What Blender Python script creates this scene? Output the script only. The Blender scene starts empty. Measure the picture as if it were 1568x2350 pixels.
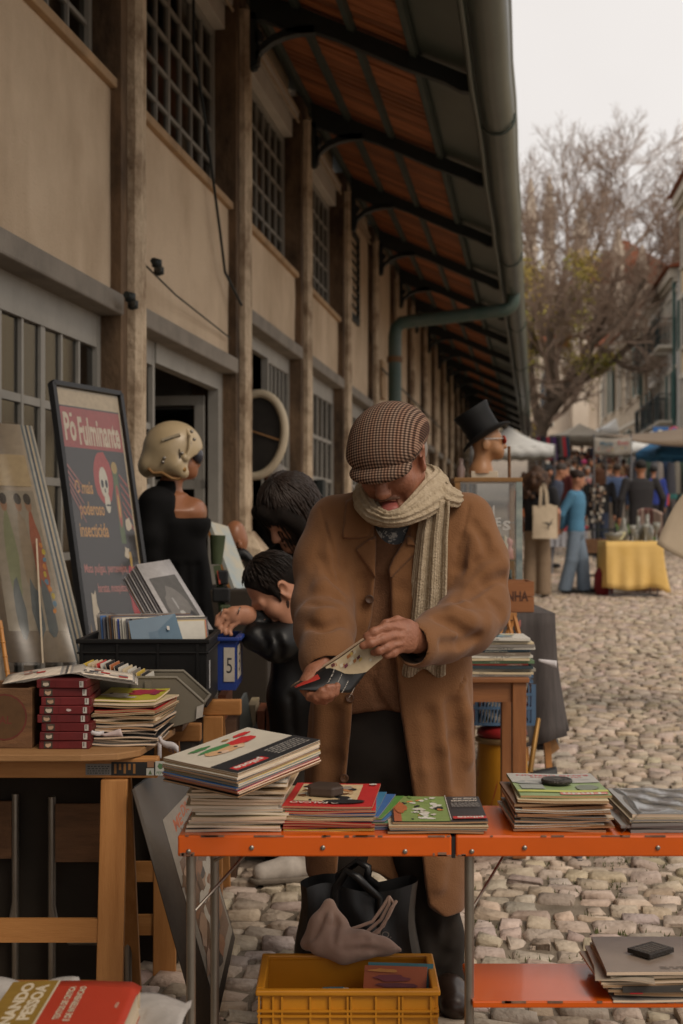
import bpy, math, random
import numpy as np
from mathutils import Vector, Matrix, Euler
rng = random.Random(7); nr = np.random.RandomState(11)
SC = bpy.context.scene; COL = SC.collection
R_ = math.radians
# ---------------------------------------------------------------- camera
F = 3264.0; CX = 784.0; HY = 1205.0; CZ = 1.35      # focal length and principal point measured on a 1568 x 2350 print of the photo
cd = bpy.data.cameras.new('camera'); cam = bpy.data.objects.new('camera', cd); COL.objects.link(cam)
cam.location = (0, 0, CZ); cam.rotation_euler = (R_(90), 0, 0)
cd.sensor_fit = 'VERTICAL'; cd.sensor_height = 36; cd.lens = 50; cd.shift_y = 0.0128
cd.clip_start = .05; cd.clip_end = 2000
cd.dof.use_dof = True; cd.dof.focus_distance = 3.75; cd.dof.aperture_fstop = 4.6
SC.camera = cam
SC.render.resolution_x = 683; SC.render.resolution_y = 1024
# ---------------------------------------------------------------- sky, sun, exposure
W = bpy.data.worlds.new('World'); SC.world = W; W.use_nodes = True
nt = W.node_tree; nt.nodes.clear()
SUN_EL, SUN_AZ = R_(46), R_(142)                     # azimuth clockwise from +Y
wo = nt.nodes.new('ShaderNodeOutputWorld'); bg = nt.nodes.new('ShaderNodeBackground'); bg.inputs[1].default_value = .1
sk = nt.nodes.new('ShaderNodeTexSky'); sk.sky_type = 'NISHITA'; sk.sun_disc = False; sk.sun_elevation = SUN_EL; sk.sun_rotation = SUN_AZ
tc = nt.nodes.new('ShaderNodeTexCoord'); no = nt.nodes.new('ShaderNodeTexNoise'); no.inputs['Scale'].default_value = 2.2; no.inputs['Detail'].default_value = 4
rp = nt.nodes.new('ShaderNodeValToRGB'); rp.color_ramp.elements[0].position = .3; rp.color_ramp.elements[1].position = .7
rp.color_ramp.elements[0].color = (7.9, 7.4, 7.0, 1); rp.color_ramp.elements[1].color = (9.1, 8.65, 8.25, 1)
mx = nt.nodes.new('ShaderNodeMix'); mx.data_type = 'RGBA'; mx.inputs[0].default_value = .94
nt.links.new(tc.outputs['Generated'], no.inputs['Vector']); nt.links.new(no.outputs['Fac'], rp.inputs[0])
nt.links.new(sk.outputs[0], mx.inputs[6]); nt.links.new(rp.outputs[0], mx.inputs[7])
nt.links.new(mx.outputs[2], bg.inputs[0]); nt.links.new(bg.outputs[0], wo.inputs[0])
sl = bpy.data.lights.new('sun', 'SUN'); sl.energy = 1.5; sl.angle = R_(28); sl.color = (1, .86, .70)
so = bpy.data.objects.new('sun', sl); COL.objects.link(so); so.location = (20, -10, 40)
so.rotation_euler = (R_(90) - SUN_EL, 0, -SUN_AZ + math.pi)
SC.view_settings.view_transform = 'Standard'; SC.view_settings.look = 'None'; SC.view_settings.gamma = 1
SC.view_settings.exposure = 0.12; SC.view_settings.use_curve_mapping = False
# ---------------------------------------------------------------- helpers
def P(px, py, Y): return Vector(((px - CX) / F * Y, Y, CZ - (py - HY) / F * Y))
_gy = [-60, 4, 12, 20, 30, 40, 55, 70, 90, 120, 600]; _gz = [0, 0, .16, .42, .86, 1.38, 2.35, 3.7, 5.3, 7.3, 7.3]
def gz(y): return float(np.mean([np.interp(y + d, _gy, _gz) for d in (-2, -1, 0, 1, 2)]))
GZT = np.array([gz(v) for v in np.arange(-60, 200, .5)])
def gza(y): return np.interp(y, np.arange(-60, 200, .5), GZT)

MATS = {}
def N(t, typ, **kw):
    n = t.nodes.new(typ)
    for k, v in kw.items():
        if k in n.inputs.keys() if isinstance(k, str) else False: n.inputs[k].default_value = v
        else: setattr(n, k, v)
    return n
def mat(name, col, rough=.75, var=.18, scale=6, detail=5, bump=0, bscale=60, metal=0, spec=.4, stretch=(1, 1, 1), col2=None, sharp=None, coat=0, sheen=0, rand=0, trans=0, attr=None, streak=0):
    """generic procedural surface: two-tone noise colour, noise bump, optional per-object variation"""
    if name in MATS: return MATS[name]
    m = bpy.data.materials.new(name); m.use_nodes = True; t = m.node_tree; L = t.links.new
    b = t.nodes['Principled BSDF']
    b.inputs['Roughness'].default_value = rough; b.inputs['Metallic'].default_value = metal
    b.inputs['Specular IOR Level'].default_value = spec; b.inputs['Coat Weight'].default_value = coat
    b.inputs['Sheen Weight'].default_value = sheen
    if trans: b.inputs['Transmission Weight'].default_value = trans
    c = Vector(col)
    if var or col2:
        tcn = N(t, 'ShaderNodeTexCoord'); mp = N(t, 'ShaderNodeMapping'); mp.inputs['Scale'].default_value = stretch
        L(tcn.outputs['Object'], mp.inputs[0])
        oi = N(t, 'ShaderNodeObjectInfo'); va = N(t, 'ShaderNodeVectorMath', operation='ADD'); sc = N(t, 'ShaderNodeVectorMath', operation='SCALE'); sc.inputs[3].default_value = 31.7
        cb = N(t, 'ShaderNodeCombineXYZ'); L(oi.outputs['Random'], cb.inputs[0]); L(oi.outputs['Random'], cb.inputs[1]); L(cb.outputs[0], sc.inputs[0])
        L(mp.outputs[0], va.inputs[0]); L(sc.outputs[0], va.inputs[1])
        nz = N(t, 'ShaderNodeTexNoise'); nz.inputs['Scale'].default_value = scale; nz.inputs['Detail'].default_value = detail; nz.inputs['Roughness'].default_value = .62
        L(va.outputs[0], nz.inputs['Vector'])
        rpn = N(t, 'ShaderNodeValToRGB'); e = rpn.color_ramp.elements
        lo, hi = sharp or (.28, .72); e[0].position = lo; e[1].position = hi
        c2 = Vector(col2) if col2 else c * (1 + var)
        c1 = c if col2 else c * (1 - var)
        e[0].color = (*c1, 1); e[1].color = (*[min(x, .95) for x in c2], 1)
        L(nz.outputs['Fac'], rpn.inputs[0]); out = rpn.outputs[0]
        if rand:
            hs = N(t, 'ShaderNodeHueSaturation'); mr = N(t, 'ShaderNodeMapRange'); mr.inputs[3].default_value = 1 - rand; mr.inputs[4].default_value = 1 + rand
            L(oi.outputs['Random'], mr.inputs[0]); L(mr.outputs[0], hs.inputs['Value']); L(out, hs.inputs['Color']); out = hs.outputs[0]
        if streak:
            ms = N(t, 'ShaderNodeMapping'); ms.inputs['Scale'].default_value = (.9, .9, .3); L(va.outputs[0], ms.inputs[0]); n4 = N(t, 'ShaderNodeTexNoise'); n4.inputs['Scale'].default_value = 2.2; n4.inputs['Detail'].default_value = 6; L(ms.outputs[0], n4.inputs['Vector'])
            r4 = N(t, 'ShaderNodeMapRange'); r4.inputs[1].default_value = .5; r4.inputs[2].default_value = .8; r4.inputs[4].default_value = streak; L(n4.outputs['Fac'], r4.inputs[0]); m4 = N(t, 'ShaderNodeMix'); m4.data_type = 'RGBA'; m4.blend_type = 'MULTIPLY'; m4.inputs[7].default_value = (.5, .42, .34, 1); L(r4.outputs[0], m4.inputs[0]); L(out, m4.inputs[6]); out = m4.outputs[2]
        if attr:
            an = N(t, 'ShaderNodeAttribute'); an.attribute_name = attr; mm = N(t, 'ShaderNodeMix'); mm.data_type = 'RGBA'; mm.blend_type = 'MULTIPLY'; mm.inputs[0].default_value = 1
            L(out, mm.inputs[6]); L(an.outputs['Color'], mm.inputs[7]); out = mm.outputs[2]
        L(out, b.inputs['Base Color'])
        if bump:
            n2 = N(t, 'ShaderNodeTexNoise'); n2.inputs['Scale'].default_value = bscale; n2.inputs['Detail'].default_value = 4
            L(va.outputs[0], n2.inputs['Vector']); bp = N(t, 'ShaderNodeBump'); bp.inputs['Strength'].default_value = bump; bp.inputs['Distance'].default_value = .01
            L(n2.outputs['Fac'], bp.inputs['Height']); L(bp.outputs[0], b.inputs['Normal'])
    else: b.inputs['Base Color'].default_value = (*c, 1)
    MATS[name] = m; return m
def ink(c, rough=.55):
    k = 'ink_%02x%02x%02x_%d' % (int(c[0] * 255), int(c[1] * 255), int(c[2] * 255), int(rough * 10))
    return mat(k, c, rough=rough, var=.12, scale=40, detail=3, spec=.35)
def glass(name, tint=(.9, .9, .9), refl=.12, rough=.04, clear=.85):
    if name in MATS: return MATS[name]
    m = bpy.data.materials.new(name); m.use_nodes = True; t = m.node_tree; L = t.links.new
    for n in list(t.nodes):
        if n.type == 'BSDF_PRINCIPLED': t.nodes.remove(n)
    o = t.nodes['Material Output']; tr = N(t, 'ShaderNodeBsdfTransparent'); tr.inputs[0].default_value = (*[x * clear for x in tint], 1)
    gl = N(t, 'ShaderNodeBsdfGlossy'); gl.inputs['Roughness'].default_value = rough; gl.inputs[0].default_value = (.9, .9, .9, 1)
    fr = N(t, 'ShaderNodeLayerWeight'); fr.inputs[0].default_value = .5; pw = N(t, 'ShaderNodeMath', operation='POWER'); pw.inputs[1].default_value = 4; L(fr.outputs['Facing'], pw.inputs[0])
    ma = N(t, 'ShaderNodeMath', operation='MULTIPLY_ADD'); ma.inputs[1].default_value = .3; ma.inputs[2].default_value = refl
    L(pw.outputs[0], ma.inputs[0]); ms = N(t, 'ShaderNodeMixShader'); L(ma.outputs[0], ms.inputs[0]); L(tr.outputs[0], ms.inputs[1]); L(gl.outputs[0], ms.inputs[2])
    L(ms.outputs[0], o.inputs[0]); MATS[name] = m; return m
def wmat(o):
    m = o.matrix_basis.copy(); p = o.parent
    while p: m = p.matrix_basis @ m; p = p.parent
    return m
def thing(name, label, cat, loc=(0, 0, 0), rz=0, group=None, kind=None):
    o = bpy.data.objects.new(name, None); COL.objects.link(o); o.location = loc; o.rotation_euler = (0, 0, rz); o.empty_display_size = .1
    return tag(o, label, cat, group, kind)
def tag(o, label=None, cat=None, group=None, kind=None):
    if label: o['label'] = label
    if cat: o['category'] = cat
    if group: o['group'] = group
    if kind: o['kind'] = kind
    return o
def link(name, me, parent=None):
    o = bpy.data.objects.new(name, me); COL.objects.link(o)
    if parent: o.parent = parent
    return o
def copy_tree(o, parent=None):
    c = o.copy(); COL.objects.link(c); c.parent = parent
    for ch in list(o.children): copy_tree(ch, c)
    return c
class MB:
    """collects shapes in world coordinates (or local ones) and links them as one mesh object"""
    def __init__(s): s.v = []; s.f = []; s.mi = []; s.mats = []; s.uv = None; s.sm = []
    def m(s, mt):
        if mt is None: return 0
        if mt not in s.mats: s.mats.append(mt)
        return s.mats.index(mt)
    def add(s, vs, fs, mt=None, T=None, smooth=False):
        k = len(s.v); mi = s.m(mt)
        s.v += [tuple(T @ Vector(v)) if T else tuple(v) for v in vs]
        s.f += [tuple(i + k for i in f) for f in fs]; s.mi += [mi] * len(fs); s.sm += [smooth] * len(fs); return s
    def box(s, c, d, mt=None, R=None, T=None):
        x, y, z = (q / 2 for q in d); vs = [Vector(p) for p in ((-x, -y, -z), (x, -y, -z), (x, y, -z), (-x, y, -z), (-x, -y, z), (x, -y, z), (x, y, z), (-x, y, z))]
        if R is not None: vs = [R @ v for v in vs]
        c = Vector(c); return s.add([v + c for v in vs], ((0, 3, 2, 1), (4, 5, 6, 7), (0, 1, 5, 4), (1, 2, 6, 5), (2, 3, 7, 6), (3, 0, 4, 7)), mt, T)
    def span(s, a, b, mt=None, T=None):
        return s.box([(p + q) / 2 for p, q in zip(a, b)], [abs(q - p) for p, q in zip(a, b)], mt, None, T)
    def hexa(s, b4, t4, mt=None): return s.add(list(b4) + list(t4), ((0, 3, 2, 1), (4, 5, 6, 7), (0, 1, 5, 4), (1, 2, 6, 5), (2, 3, 7, 6), (3, 0, 4, 7)), mt)
    def slab(s, pts, n, mt=None):
        """polygon given by points, extruded by the vector n"""
        k = len(pts); n = Vector(n); a = [Vector(p) for p in pts]; b = [p + n for p in a]
        fs = [tuple(reversed(range(k))), tuple(range(k, 2 * k))] + [(i, (i + 1) % k, (i + 1) % k + k, i + k) for i in range(k)]
        return s.add(a + b, fs, mt)
    def beam(s, a, b, w, h, mt=None, up=(0, 0, 1)):
        a, b = Vector(a), Vector(b); d = (b - a).normalized(); u = Vector(up); x = d.cross(u)
        if x.length < 1e-4: x = d.cross(Vector((1, 0, 0)))
        x.normalize(); u = x.cross(d); x *= w / 2; u *= h / 2
        return s.hexa([a - x - u, a + x - u, a + x + u, a - x + u], [b - x - u, b + x - u, b + x + u, b - x + u], mt)
    def tube(s, pts, r, n=8, mt=None, cap=True, closed=False):
        pts = [Vector(p) for p in pts]; rs = r if isinstance(r, (list, tuple)) else [r] * len(pts); k = len(pts); vs = []; prev = None
        for i, p in enumerate(pts):
            if closed: d = pts[(i + 1) % k] - pts[i - 1]
            else: d = (pts[min(i + 1, k - 1)] - pts[max(i - 1, 0)])
            d.normalize()
            if prev is None:
                x = d.cross(Vector((0, 0, 1)))
                if x.length < 1e-3: x = d.cross(Vector((0, 1, 0)))
            else: x = prev - d * prev.dot(d)
            x.normalize(); prev = x; y = d.cross(x)
            vs += [p + (x * math.cos(2 * math.pi * j / n) + y * math.sin(2 * math.pi * j / n)) * rs[i] for j in range(n)]
        fs = [(i * n + j, i * n + (j + 1) % n, (i + 1) * n + (j + 1) % n, (i + 1) * n + j) for i in range(k - 1) for j in range(n)]
        if closed: fs += [((k - 1) * n + j, (k - 1) * n + (j + 1) % n, (j + 1) % n, j) for j in range(n)]
        s.add(vs, fs, mt, smooth=True)
        if cap and not closed: s.add(vs[:n], [tuple(reversed(range(n)))], mt); s.add(vs[-n:], [tuple(range(n))], mt)
        return s
    def lathe(s, prof, c=(0, 0, 0), n=20, mt=None, T=None, smooth=True):
        vs = []; c = Vector(c)
        for r, z in prof: vs += [Vector((r * math.cos(2 * math.pi * j / n), r * math.sin(2 * math.pi * j / n), z)) + c for j in range(n)]
        fs = [(i * n + j, i * n + (j + 1) % n, (i + 1) * n + (j + 1) % n, (i + 1) * n + j) for i in range(len(prof) - 1) for j in range(n)]
        s.add(vs, fs, mt, T, smooth)
        if prof[0][0] > 1e-4: s.add(vs[:n], [tuple(reversed(range(n)))], mt, T)
        if prof[-1][0] > 1e-4: s.add(vs[-n:], [tuple(range(n))], mt, T)
        return s
    def grid(s, fn, nu, nv, mt=None, smooth=True):
        """surface fn(u, v), u and v in 0..1"""
        vs = [fn(i / nu, j / nv) for i in range(nu + 1) for j in range(nv + 1)]
        fs = [(i * (nv + 1) + j, (i + 1) * (nv + 1) + j, (i + 1) * (nv + 1) + j + 1, i * (nv + 1) + j + 1) for i in range(nu) for j in range(nv)]
        return s.add(vs, fs, mt, smooth=smooth)
    def build(s, name, mt=None, parent=None, local=False, origin=None, bevel=0, smooth=None, solid=0, sub=0):
        me = bpy.data.meshes.new(name); vs = [Vector(v) for v in s.v]; loc = None
        if parent and not local:
            iv = wmat(parent).inverted(); vs = [iv @ v for v in vs]
        elif not parent and not local:
            if origin is None:
                xs = [v.x for v in vs]; ys = [v.y for v in vs]; origin = ((min(xs) + max(xs)) / 2, (min(ys) + max(ys)) / 2, min(v.z for v in vs))
            loc = Vector(origin); vs = [v - loc for v in vs]
        me.from_pydata([tuple(v) for v in vs], [], s.f)
        mats = s.mats or [mt]
        for q in mats: me.materials.append(q)
        if len(mats) > 1: me.polygons.foreach_set('material_index', s.mi)
        me.polygons.foreach_set('use_smooth', s.sm if smooth is None else [smooth] * len(s.f)); me.update()
        o = link(name, me, parent)
        if loc is not None: o.location = loc
        if bevel:
            b = o.modifiers.new('bevel', 'BEVEL'); b.width = bevel; b.segments = 2; b.limit_method = 'ANGLE'; b.angle_limit = R_(40)
        if solid:
            b = o.modifiers.new('solid', 'SOLIDIFY'); b.thickness = solid; b.offset = 0
        if sub:
            b = o.modifiers.new('sub', 'SUBSURF'); b.levels = b.render_levels = sub
        return o
def np_mesh(name, V, Fq, mt, parent=None, smooth=True, loc=None):
    me = bpy.data.meshes.new(name); V = np.asarray(V, np.float32); Fq = np.asarray(Fq, np.int32); k = Fq.shape[1]
    me.vertices.add(len(V)); me.vertices.foreach_set('co', V.ravel()); me.loops.add(Fq.size); me.loops.foreach_set('vertex_index', Fq.ravel())
    me.polygons.add(len(Fq)); me.polygons.foreach_set('loop_start', np.arange(0, Fq.size, k, dtype=np.int32)); me.polygons.foreach_set('loop_total', np.full(len(Fq), k, np.int32))
    me.polygons.foreach_set('use_smooth', np.full(len(Fq), smooth)); me.update(calc_edges=True); me.validate()
    if mt: me.materials.append(mt)
    o = link(name, me, parent)
    if loc is not None: o.location = loc
    return o
def cname(c):
    k = {'red': (.45, .03, .03), 'white': (.6, .57, .5), 'black': (.015, .015, .016), 'yellow': (.5, .38, .05), 'green': (.1, .24, .08), 'blue': (.05, .12, .3), 'cream': (.58, .47, .3), 'brown': (.16, .07, .03), 'grey': (.22, .2, .18), 'orange': (.45, .14, .04), 'teal': (.06, .2, .25), 'purple': (.2, .05, .12), 'navy': (.03, .04, .08)}
    return min(k, key=lambda n: sum((a - b) ** 2 for a, b in zip(k[n], c)))
_txt = {}
def text2d(s, bold=0, shear=0):
    """glyph outlines of Blender's built-in font, as triangles in the plane, normalised to cap height 1 at the origin"""
    key = (s, bold, shear)
    if key in _txt: return _txt[key]
    cu = bpy.data.curves.new('t', 'FONT'); cu.body = s; cu.size = 1; cu.offset = bold; cu.shear = shear; cu.resolution_u = 3
    o = bpy.data.objects.new('t', cu); COL.objects.link(o)
    dg = bpy.context.evaluated_depsgraph_get(); me = bpy.data.meshes.new_from_object(o.evaluated_get(dg))
    vs = [(v.co.x / .69, v.co.y / .69) for v in me.vertices]; fs = [tuple(p.vertices) for p in me.polygons]
    bpy.data.objects.remove(o); bpy.data.curves.remove(cu); bpy.data.meshes.remove(me)
    w = max([v[0] for v in vs], default=1); _txt[key] = (vs, fs, w); return _txt[key]
class Print:
    """flat print on a sheet: origin O, full extents U and V (vectors); shapes in 0..1; each later shape lies a hair above the one before"""
    def __init__(s, O, U, V, lift=.0012, step=.00006, warp=None, flip=False):
        s.O, s.U, s.V = Vector(O), Vector(U), Vector(V); s.n = s.U.cross(s.V).normalized() * (-1 if flip else 1); s.b = MB(); s.l = lift; s.st = step; s.warp = warp; s.k = 0
        s.asp = s.U.length / s.V.length
    def pt(s, x, y): return s.O + s.U * x + s.V * y + s.n * (s.l + s.k * s.st) + (s.warp(x, y) if s.warp else Vector())
    def poly(s, pts, c):
        s.b.add([s.pt(*p) for p in pts], [tuple(range(len(pts)))], ink(c)); s.k += 1; return s
    def rect(s, x0, y0, x1, y1, c, n=1):
        if s.warp: n = max(n, 6)
        s.b.grid(lambda u, v: s.pt(x0 + (x1 - x0) * u, y0 + (y1 - y0) * v), n, n if s.warp else 1, ink(c), smooth=False)
        s.k += 1; return s
    def ell(s, x, y, rx, ry, c, n=16, wob=0, rot=0):
        pts = []
        for i in range(n):
            a = 2 * math.pi * i / n; q = 1 + (rng.uniform(-wob, wob) if wob else 0)
            ex, ey = rx * q * math.cos(a), ry * q * math.sin(a); pts.append((x + ex * math.cos(rot) - ey * math.sin(rot), y + ex * math.sin(rot) + ey * math.cos(rot)))
        return s.poly(pts, c)
    def text(s, t, x, y, h, c, w=None, rot=0, bold=.015, shear=0):
        """h is the cap height as a fraction of V, w the wanted width as a fraction of U"""
        vs, fs, tw = text2d(t, bold, shear)
        kx = (w / tw) if w else h / s.asp
        pts = []
        for a, b in vs:
            if rot == 0: q = (x + a * kx, y + b * h)
            elif rot == 180: q = (x - a * kx, y - b * h)
            elif rot == 90: q = (x - b * h / s.asp, y + a * (w / tw if w else h))
            else: q = (x + b * h / s.asp, y - a * (w / tw if w else h))
            pts.append(s.pt(*q))
        s.b.add(pts, fs, ink(c)); s.k += 1; return s
    def lines(s, x0, y0, x1, y1, n, c, fill=.45):
        """rows of small illegible print"""
        h = (y1 - y0) / n
        for i in range(n):
            x = x0
            while x < x1:
                w = rng.uniform(.02, .07) * (x1 - x0) * 2
                s.b.add([s.pt(x, y0 + i * h), s.pt(min(x + w, x1), y0 + i * h), s.pt(min(x + w, x1), y0 + (i + fill) * h), s.pt(x, y0 + (i + fill) * h)], [(0, 1, 2, 3)], ink(c)); x += w + .012
        s.k += 1; return s
    def blobs(s, x0, y0, x1, y1, n, cols, r=(.03, .1), wob=.35):
        for i in range(n):
            q = rng.uniform(*r); s.ell(rng.uniform(x0 + q, x1 - q), rng.uniform(y0 + q, y1 - q), q, q * rng.uniform(.5, 1.3), rng.choice(cols), 9, wob, rng.uniform(0, 3))
        return s
    def build(s, name, parent): return s.b.build(name, None, parent)
# ---------------------------------------------------------------- signed-distance modelling, for bodies and cloth
class Vol:
    def __init__(s, lo, hi, h):
        s.h = h; s.lo = np.array(lo, float); n = np.ceil((np.array(hi) - s.lo) / h).astype(int) + 1
        s.ax = [(s.lo[i] + np.arange(n[i]) * h).astype(np.float32) for i in range(3)]; s.V = np.full(n, 1.0, np.float32)
    def _reg(s, lo, hi):
        sl = []
        for i in range(3):
            a = int(np.clip(math.floor((lo[i] - s.lo[i]) / s.h), 0, len(s.ax[i]))); b = int(np.clip(math.ceil((hi[i] - s.lo[i]) / s.h) + 1, 0, len(s.ax[i]))); sl.append(slice(a, b))
        return tuple(sl), s.ax[0][sl[0]][:, None, None], s.ax[1][sl[1]][None, :, None], s.ax[2][sl[2]][None, None, :]
    def _mix(s, sl, d, k, op):
        v = s.V[sl]
        if v.size == 0: return
        if op == 'u':
            if k > 0: h = np.maximum(k - np.abs(v - d), 0) / k; s.V[sl] = np.minimum(v, d) - h * h * k * .25
            else: s.V[sl] = np.minimum(v, d)
        elif op == 's':
            if k > 0: h = np.maximum(k - np.abs(v + d), 0) / k; s.V[sl] = np.maximum(v, -d) + h * h * k * .25
            else: s.V[sl] = np.maximum(v, -d)
        elif op == 'i': s.V[sl] = np.maximum(v, d)
    def cone(s, a, b, ra, rb=None, k=.02, op='u', sq=None):
        rb = ra if rb is None else rb; a = np.array(a, float); b = np.array(b, float); m = max(ra, rb) * (max(sq) if sq else 1) + k + 3 * s.h
        sl, x, y, z = s._reg(np.minimum(a, b) - m, np.maximum(a, b) + m)
        ba = b - a; L = max(float(ba @ ba), 1e-9); t = ((x - a[0]) * ba[0] + (y - a[1]) * ba[1] + (z - a[2]) * ba[2]) / L; t = np.clip(t, 0, 1)
        dx, dy, dz = x - a[0] - ba[0] * t, y - a[1] - ba[1] * t, z - a[2] - ba[2] * t
        if sq: dx, dy, dz = dx / sq[0], dy / sq[1], dz / sq[2]
        d = np.sqrt(dx * dx + dy * dy + dz * dz) - (ra + (rb - ra) * t)
        s._mix(sl, d, k, op); return s
    def chain(s, pts, k=.02, op='u', sq=None):
        """pts: (point, radius)"""
        for (a, ra), (b, rb) in zip(pts[:-1], pts[1:]): s.cone(a, b, ra, rb, k, op, sq)
        return s
    def ell(s, c, r, R=None, k=.02, op='u'):
        c = np.array(c, float); m = max(r) + k + 3 * s.h; sl, x, y, z = s._reg(c - m, c + m); x, y, z = x - c[0], y - c[1], z - c[2]
        if R is not None:
            R = np.array(R, float); x, y, z = R[0, 0] * x + R[1, 0] * y + R[2, 0] * z, R[0, 1] * x + R[1, 1] * y + R[2, 1] * z, R[0, 2] * x + R[1, 2] * y + R[2, 2] * z
        q = np.sqrt((x / r[0]) ** 2 + (y / r[1]) ** 2 + (z / r[2]) ** 2); q2 = np.sqrt((x / r[0] ** 2) ** 2 + (y / r[1] ** 2) ** 2 + (z / r[2] ** 2) ** 2)
        s._mix(sl, q * (q - 1) / np.maximum(q2, 1e-6), k, op); return s
    def loft(s, secs, p=2.0, k=.02, op='u', y0=None, y1=None):
        """secs: (z, cx, cy, rx, ry) bottom to top"""
        A = np.array(secs, float); z0, z1 = A[0, 0], A[-1, 0]; m = k + 3 * s.h
        lo = (np.min(A[:, 1] - A[:, 3]) - m, np.min(A[:, 2] - A[:, 4]) - m, z0 - m); hi = (np.max(A[:, 1] + A[:, 3]) + m, np.max(A[:, 2] + A[:, 4]) + m, z1 + m)
        sl, x, y, z = s._reg(lo, hi); f = lambda i: np.interp(z, A[:, 0], A[:, i])
        cx, cy, rx, ry = f(1), f(2), f(3), f(4)
        q = (np.abs((x - cx) / rx) ** p + np.abs((y - cy) / ry) ** p) ** (1 / p)
        d = (q - 1) * np.minimum(rx, ry); d = np.maximum(d, np.maximum(z0 - z, z - z1)); s._mix(sl, d.astype(np.float32), k, op); return s
    def box(s, c, half, R=None, rd=.01, k=0, op='u'):
        c = np.array(c, float); m = float(np.linalg.norm(half)) + k + 3 * s.h; sl, x, y, z = s._reg(c - m, c + m); x, y, z = x - c[0], y - c[1], z - c[2]
        if R is not None:
            R = np.array(R, float); x, y, z = R[0, 0] * x + R[1, 0] * y + R[2, 0] * z, R[0, 1] * x + R[1, 1] * y + R[2, 1] * z, R[0, 2] * x + R[1, 2] * y + R[2, 2] * z
        qx, qy, qz = np.abs(x) - half[0] + rd, np.abs(y) - half[1] + rd, np.abs(z) - half[2] + rd
        d = np.sqrt(np.maximum(qx, 0) ** 2 + np.maximum(qy, 0) ** 2 + np.maximum(qz, 0) ** 2) + np.minimum(np.maximum(qx, np.maximum(qy, qz)), 0) - rd
        s._mix(sl, d, k, op); return s
    def raw(s, fn, lo, hi, k=0, op='u'):
        sl, x, y, z = s._reg(lo, hi); s._mix(sl, np.broadcast_to(fn(x, y, z), s.V[sl].shape).astype(np.float32), k, op); return s
    def front(s, px, py, Y=3.8):
        """depth of the first surface met on the column seen at (px, py)"""
        for _ in range(4):
            p = P(px, py, Y); i = int(round((p.x - s.lo[0]) / s.h)); j = int(round((p.z - s.lo[2]) / s.h))
            if not (0 <= i < s.V.shape[0] and 0 <= j < s.V.shape[2]): return Y
            w = np.where(s.V[i, :, j] < 0)[0]
            if len(w) == 0: return Y
            Y = float(s.ax[1][w[0]])
        return Y
    def fold(s, pts, r=.012, k=.025, op='u', out=0.0, Y=3.8, taper=True):
        q = []
        n = len(pts)
        for i, (px, py) in enumerate(pts):
            f = math.sin(math.pi * (i + .3) / (n - .4)) if taper else 1; y = s.front(px, py, Y); y = y - out - (1 - f) * (r - out) if op == 's' else y - out + (1 - f) * (r + out); q.append((P(px, py, y), r))
        return s.chain(q, k, op)
    def mesh(s):
        V = s.V; S = V < 0; nx, ny, nz = V.shape
        cs = [(i, j, k) for i in (0, 1) for j in (0, 1) for k in (0, 1)]; cnt = np.zeros((nx - 1, ny - 1, nz - 1), np.int8)
        for i, j, k in cs: cnt += S[i:nx - 1 + i, j:ny - 1 + j, k:nz - 1 + k]
        act = np.argwhere((cnt > 0) & (cnt < 8)); idx = np.full(cnt.shape, -1, np.int32); idx[act[:, 0], act[:, 1], act[:, 2]] = np.arange(len(act))
        cv = np.stack([V[act[:, 0] + i, act[:, 1] + j, act[:, 2] + k] for i, j, k in cs], 1); acc = np.zeros((len(act), 3)); n = np.zeros(len(act))
        for a in range(8):
            for b in range(a + 1, 8):
                A, B = np.array(cs[a]), np.array(cs[b])
                if np.abs(A - B).sum() != 1: continue
                va, vb = cv[:, a], cv[:, b]; m = (va < 0) != (vb < 0); t = va[m] / (va[m] - vb[m]); acc[m] += A + (B - A) * t[:, None]; n[m] += 1
        pts = s.lo + (act + acc / n[:, None]) * s.h
        Q = []
        for ax in range(3):
            a = [slice(None)] * 3; b = [slice(None)] * 3; a[ax] = slice(0, -1); b[ax] = slice(1, None); s0, s1 = S[tuple(a)], S[tuple(b)]
            e = np.argwhere(s0 != s1); o1, o2 = (ax + 1) % 3, (ax + 2) % 3
            e = e[(e[:, o1] > 0) & (e[:, o2] > 0) & (e[:, o1] < V.shape[o1] - 1) & (e[:, o2] < V.shape[o2] - 1)]
            if not len(e): continue
            def c(d1, d2): q = e.copy(); q[:, o1] += d1; q[:, o2] += d2; return idx[q[:, 0], q[:, 1], q[:, 2]]
            q = np.stack([c(-1, -1), c(0, -1), c(0, 0), c(-1, 0)], 1); ins = s0[e[:, 0], e[:, 1], e[:, 2]]; q[~ins] = q[~ins][:, ::-1]; Q.append(q)
        return pts, np.concatenate(Q) if Q else np.zeros((0, 4), int)
def lap(pts, Q, it=2, f=.5):
    """a little Laplacian smoothing"""
    pts = pts.copy(); E = np.concatenate([Q[:, [0, 1]], Q[:, [1, 2]], Q[:, [2, 3]], Q[:, [3, 0]]])
    for _ in range(it):
        a = np.zeros_like(pts); n = np.zeros(len(pts)); np.add.at(a, E[:, 0], pts[E[:, 1]]); np.add.at(a, E[:, 1], pts[E[:, 0]]); np.add.at(n, E[:, 0], 1); np.add.at(n, E[:, 1], 1)
        pts += (a / np.maximum(n, 1)[:, None] - pts) * f
    return pts
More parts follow.
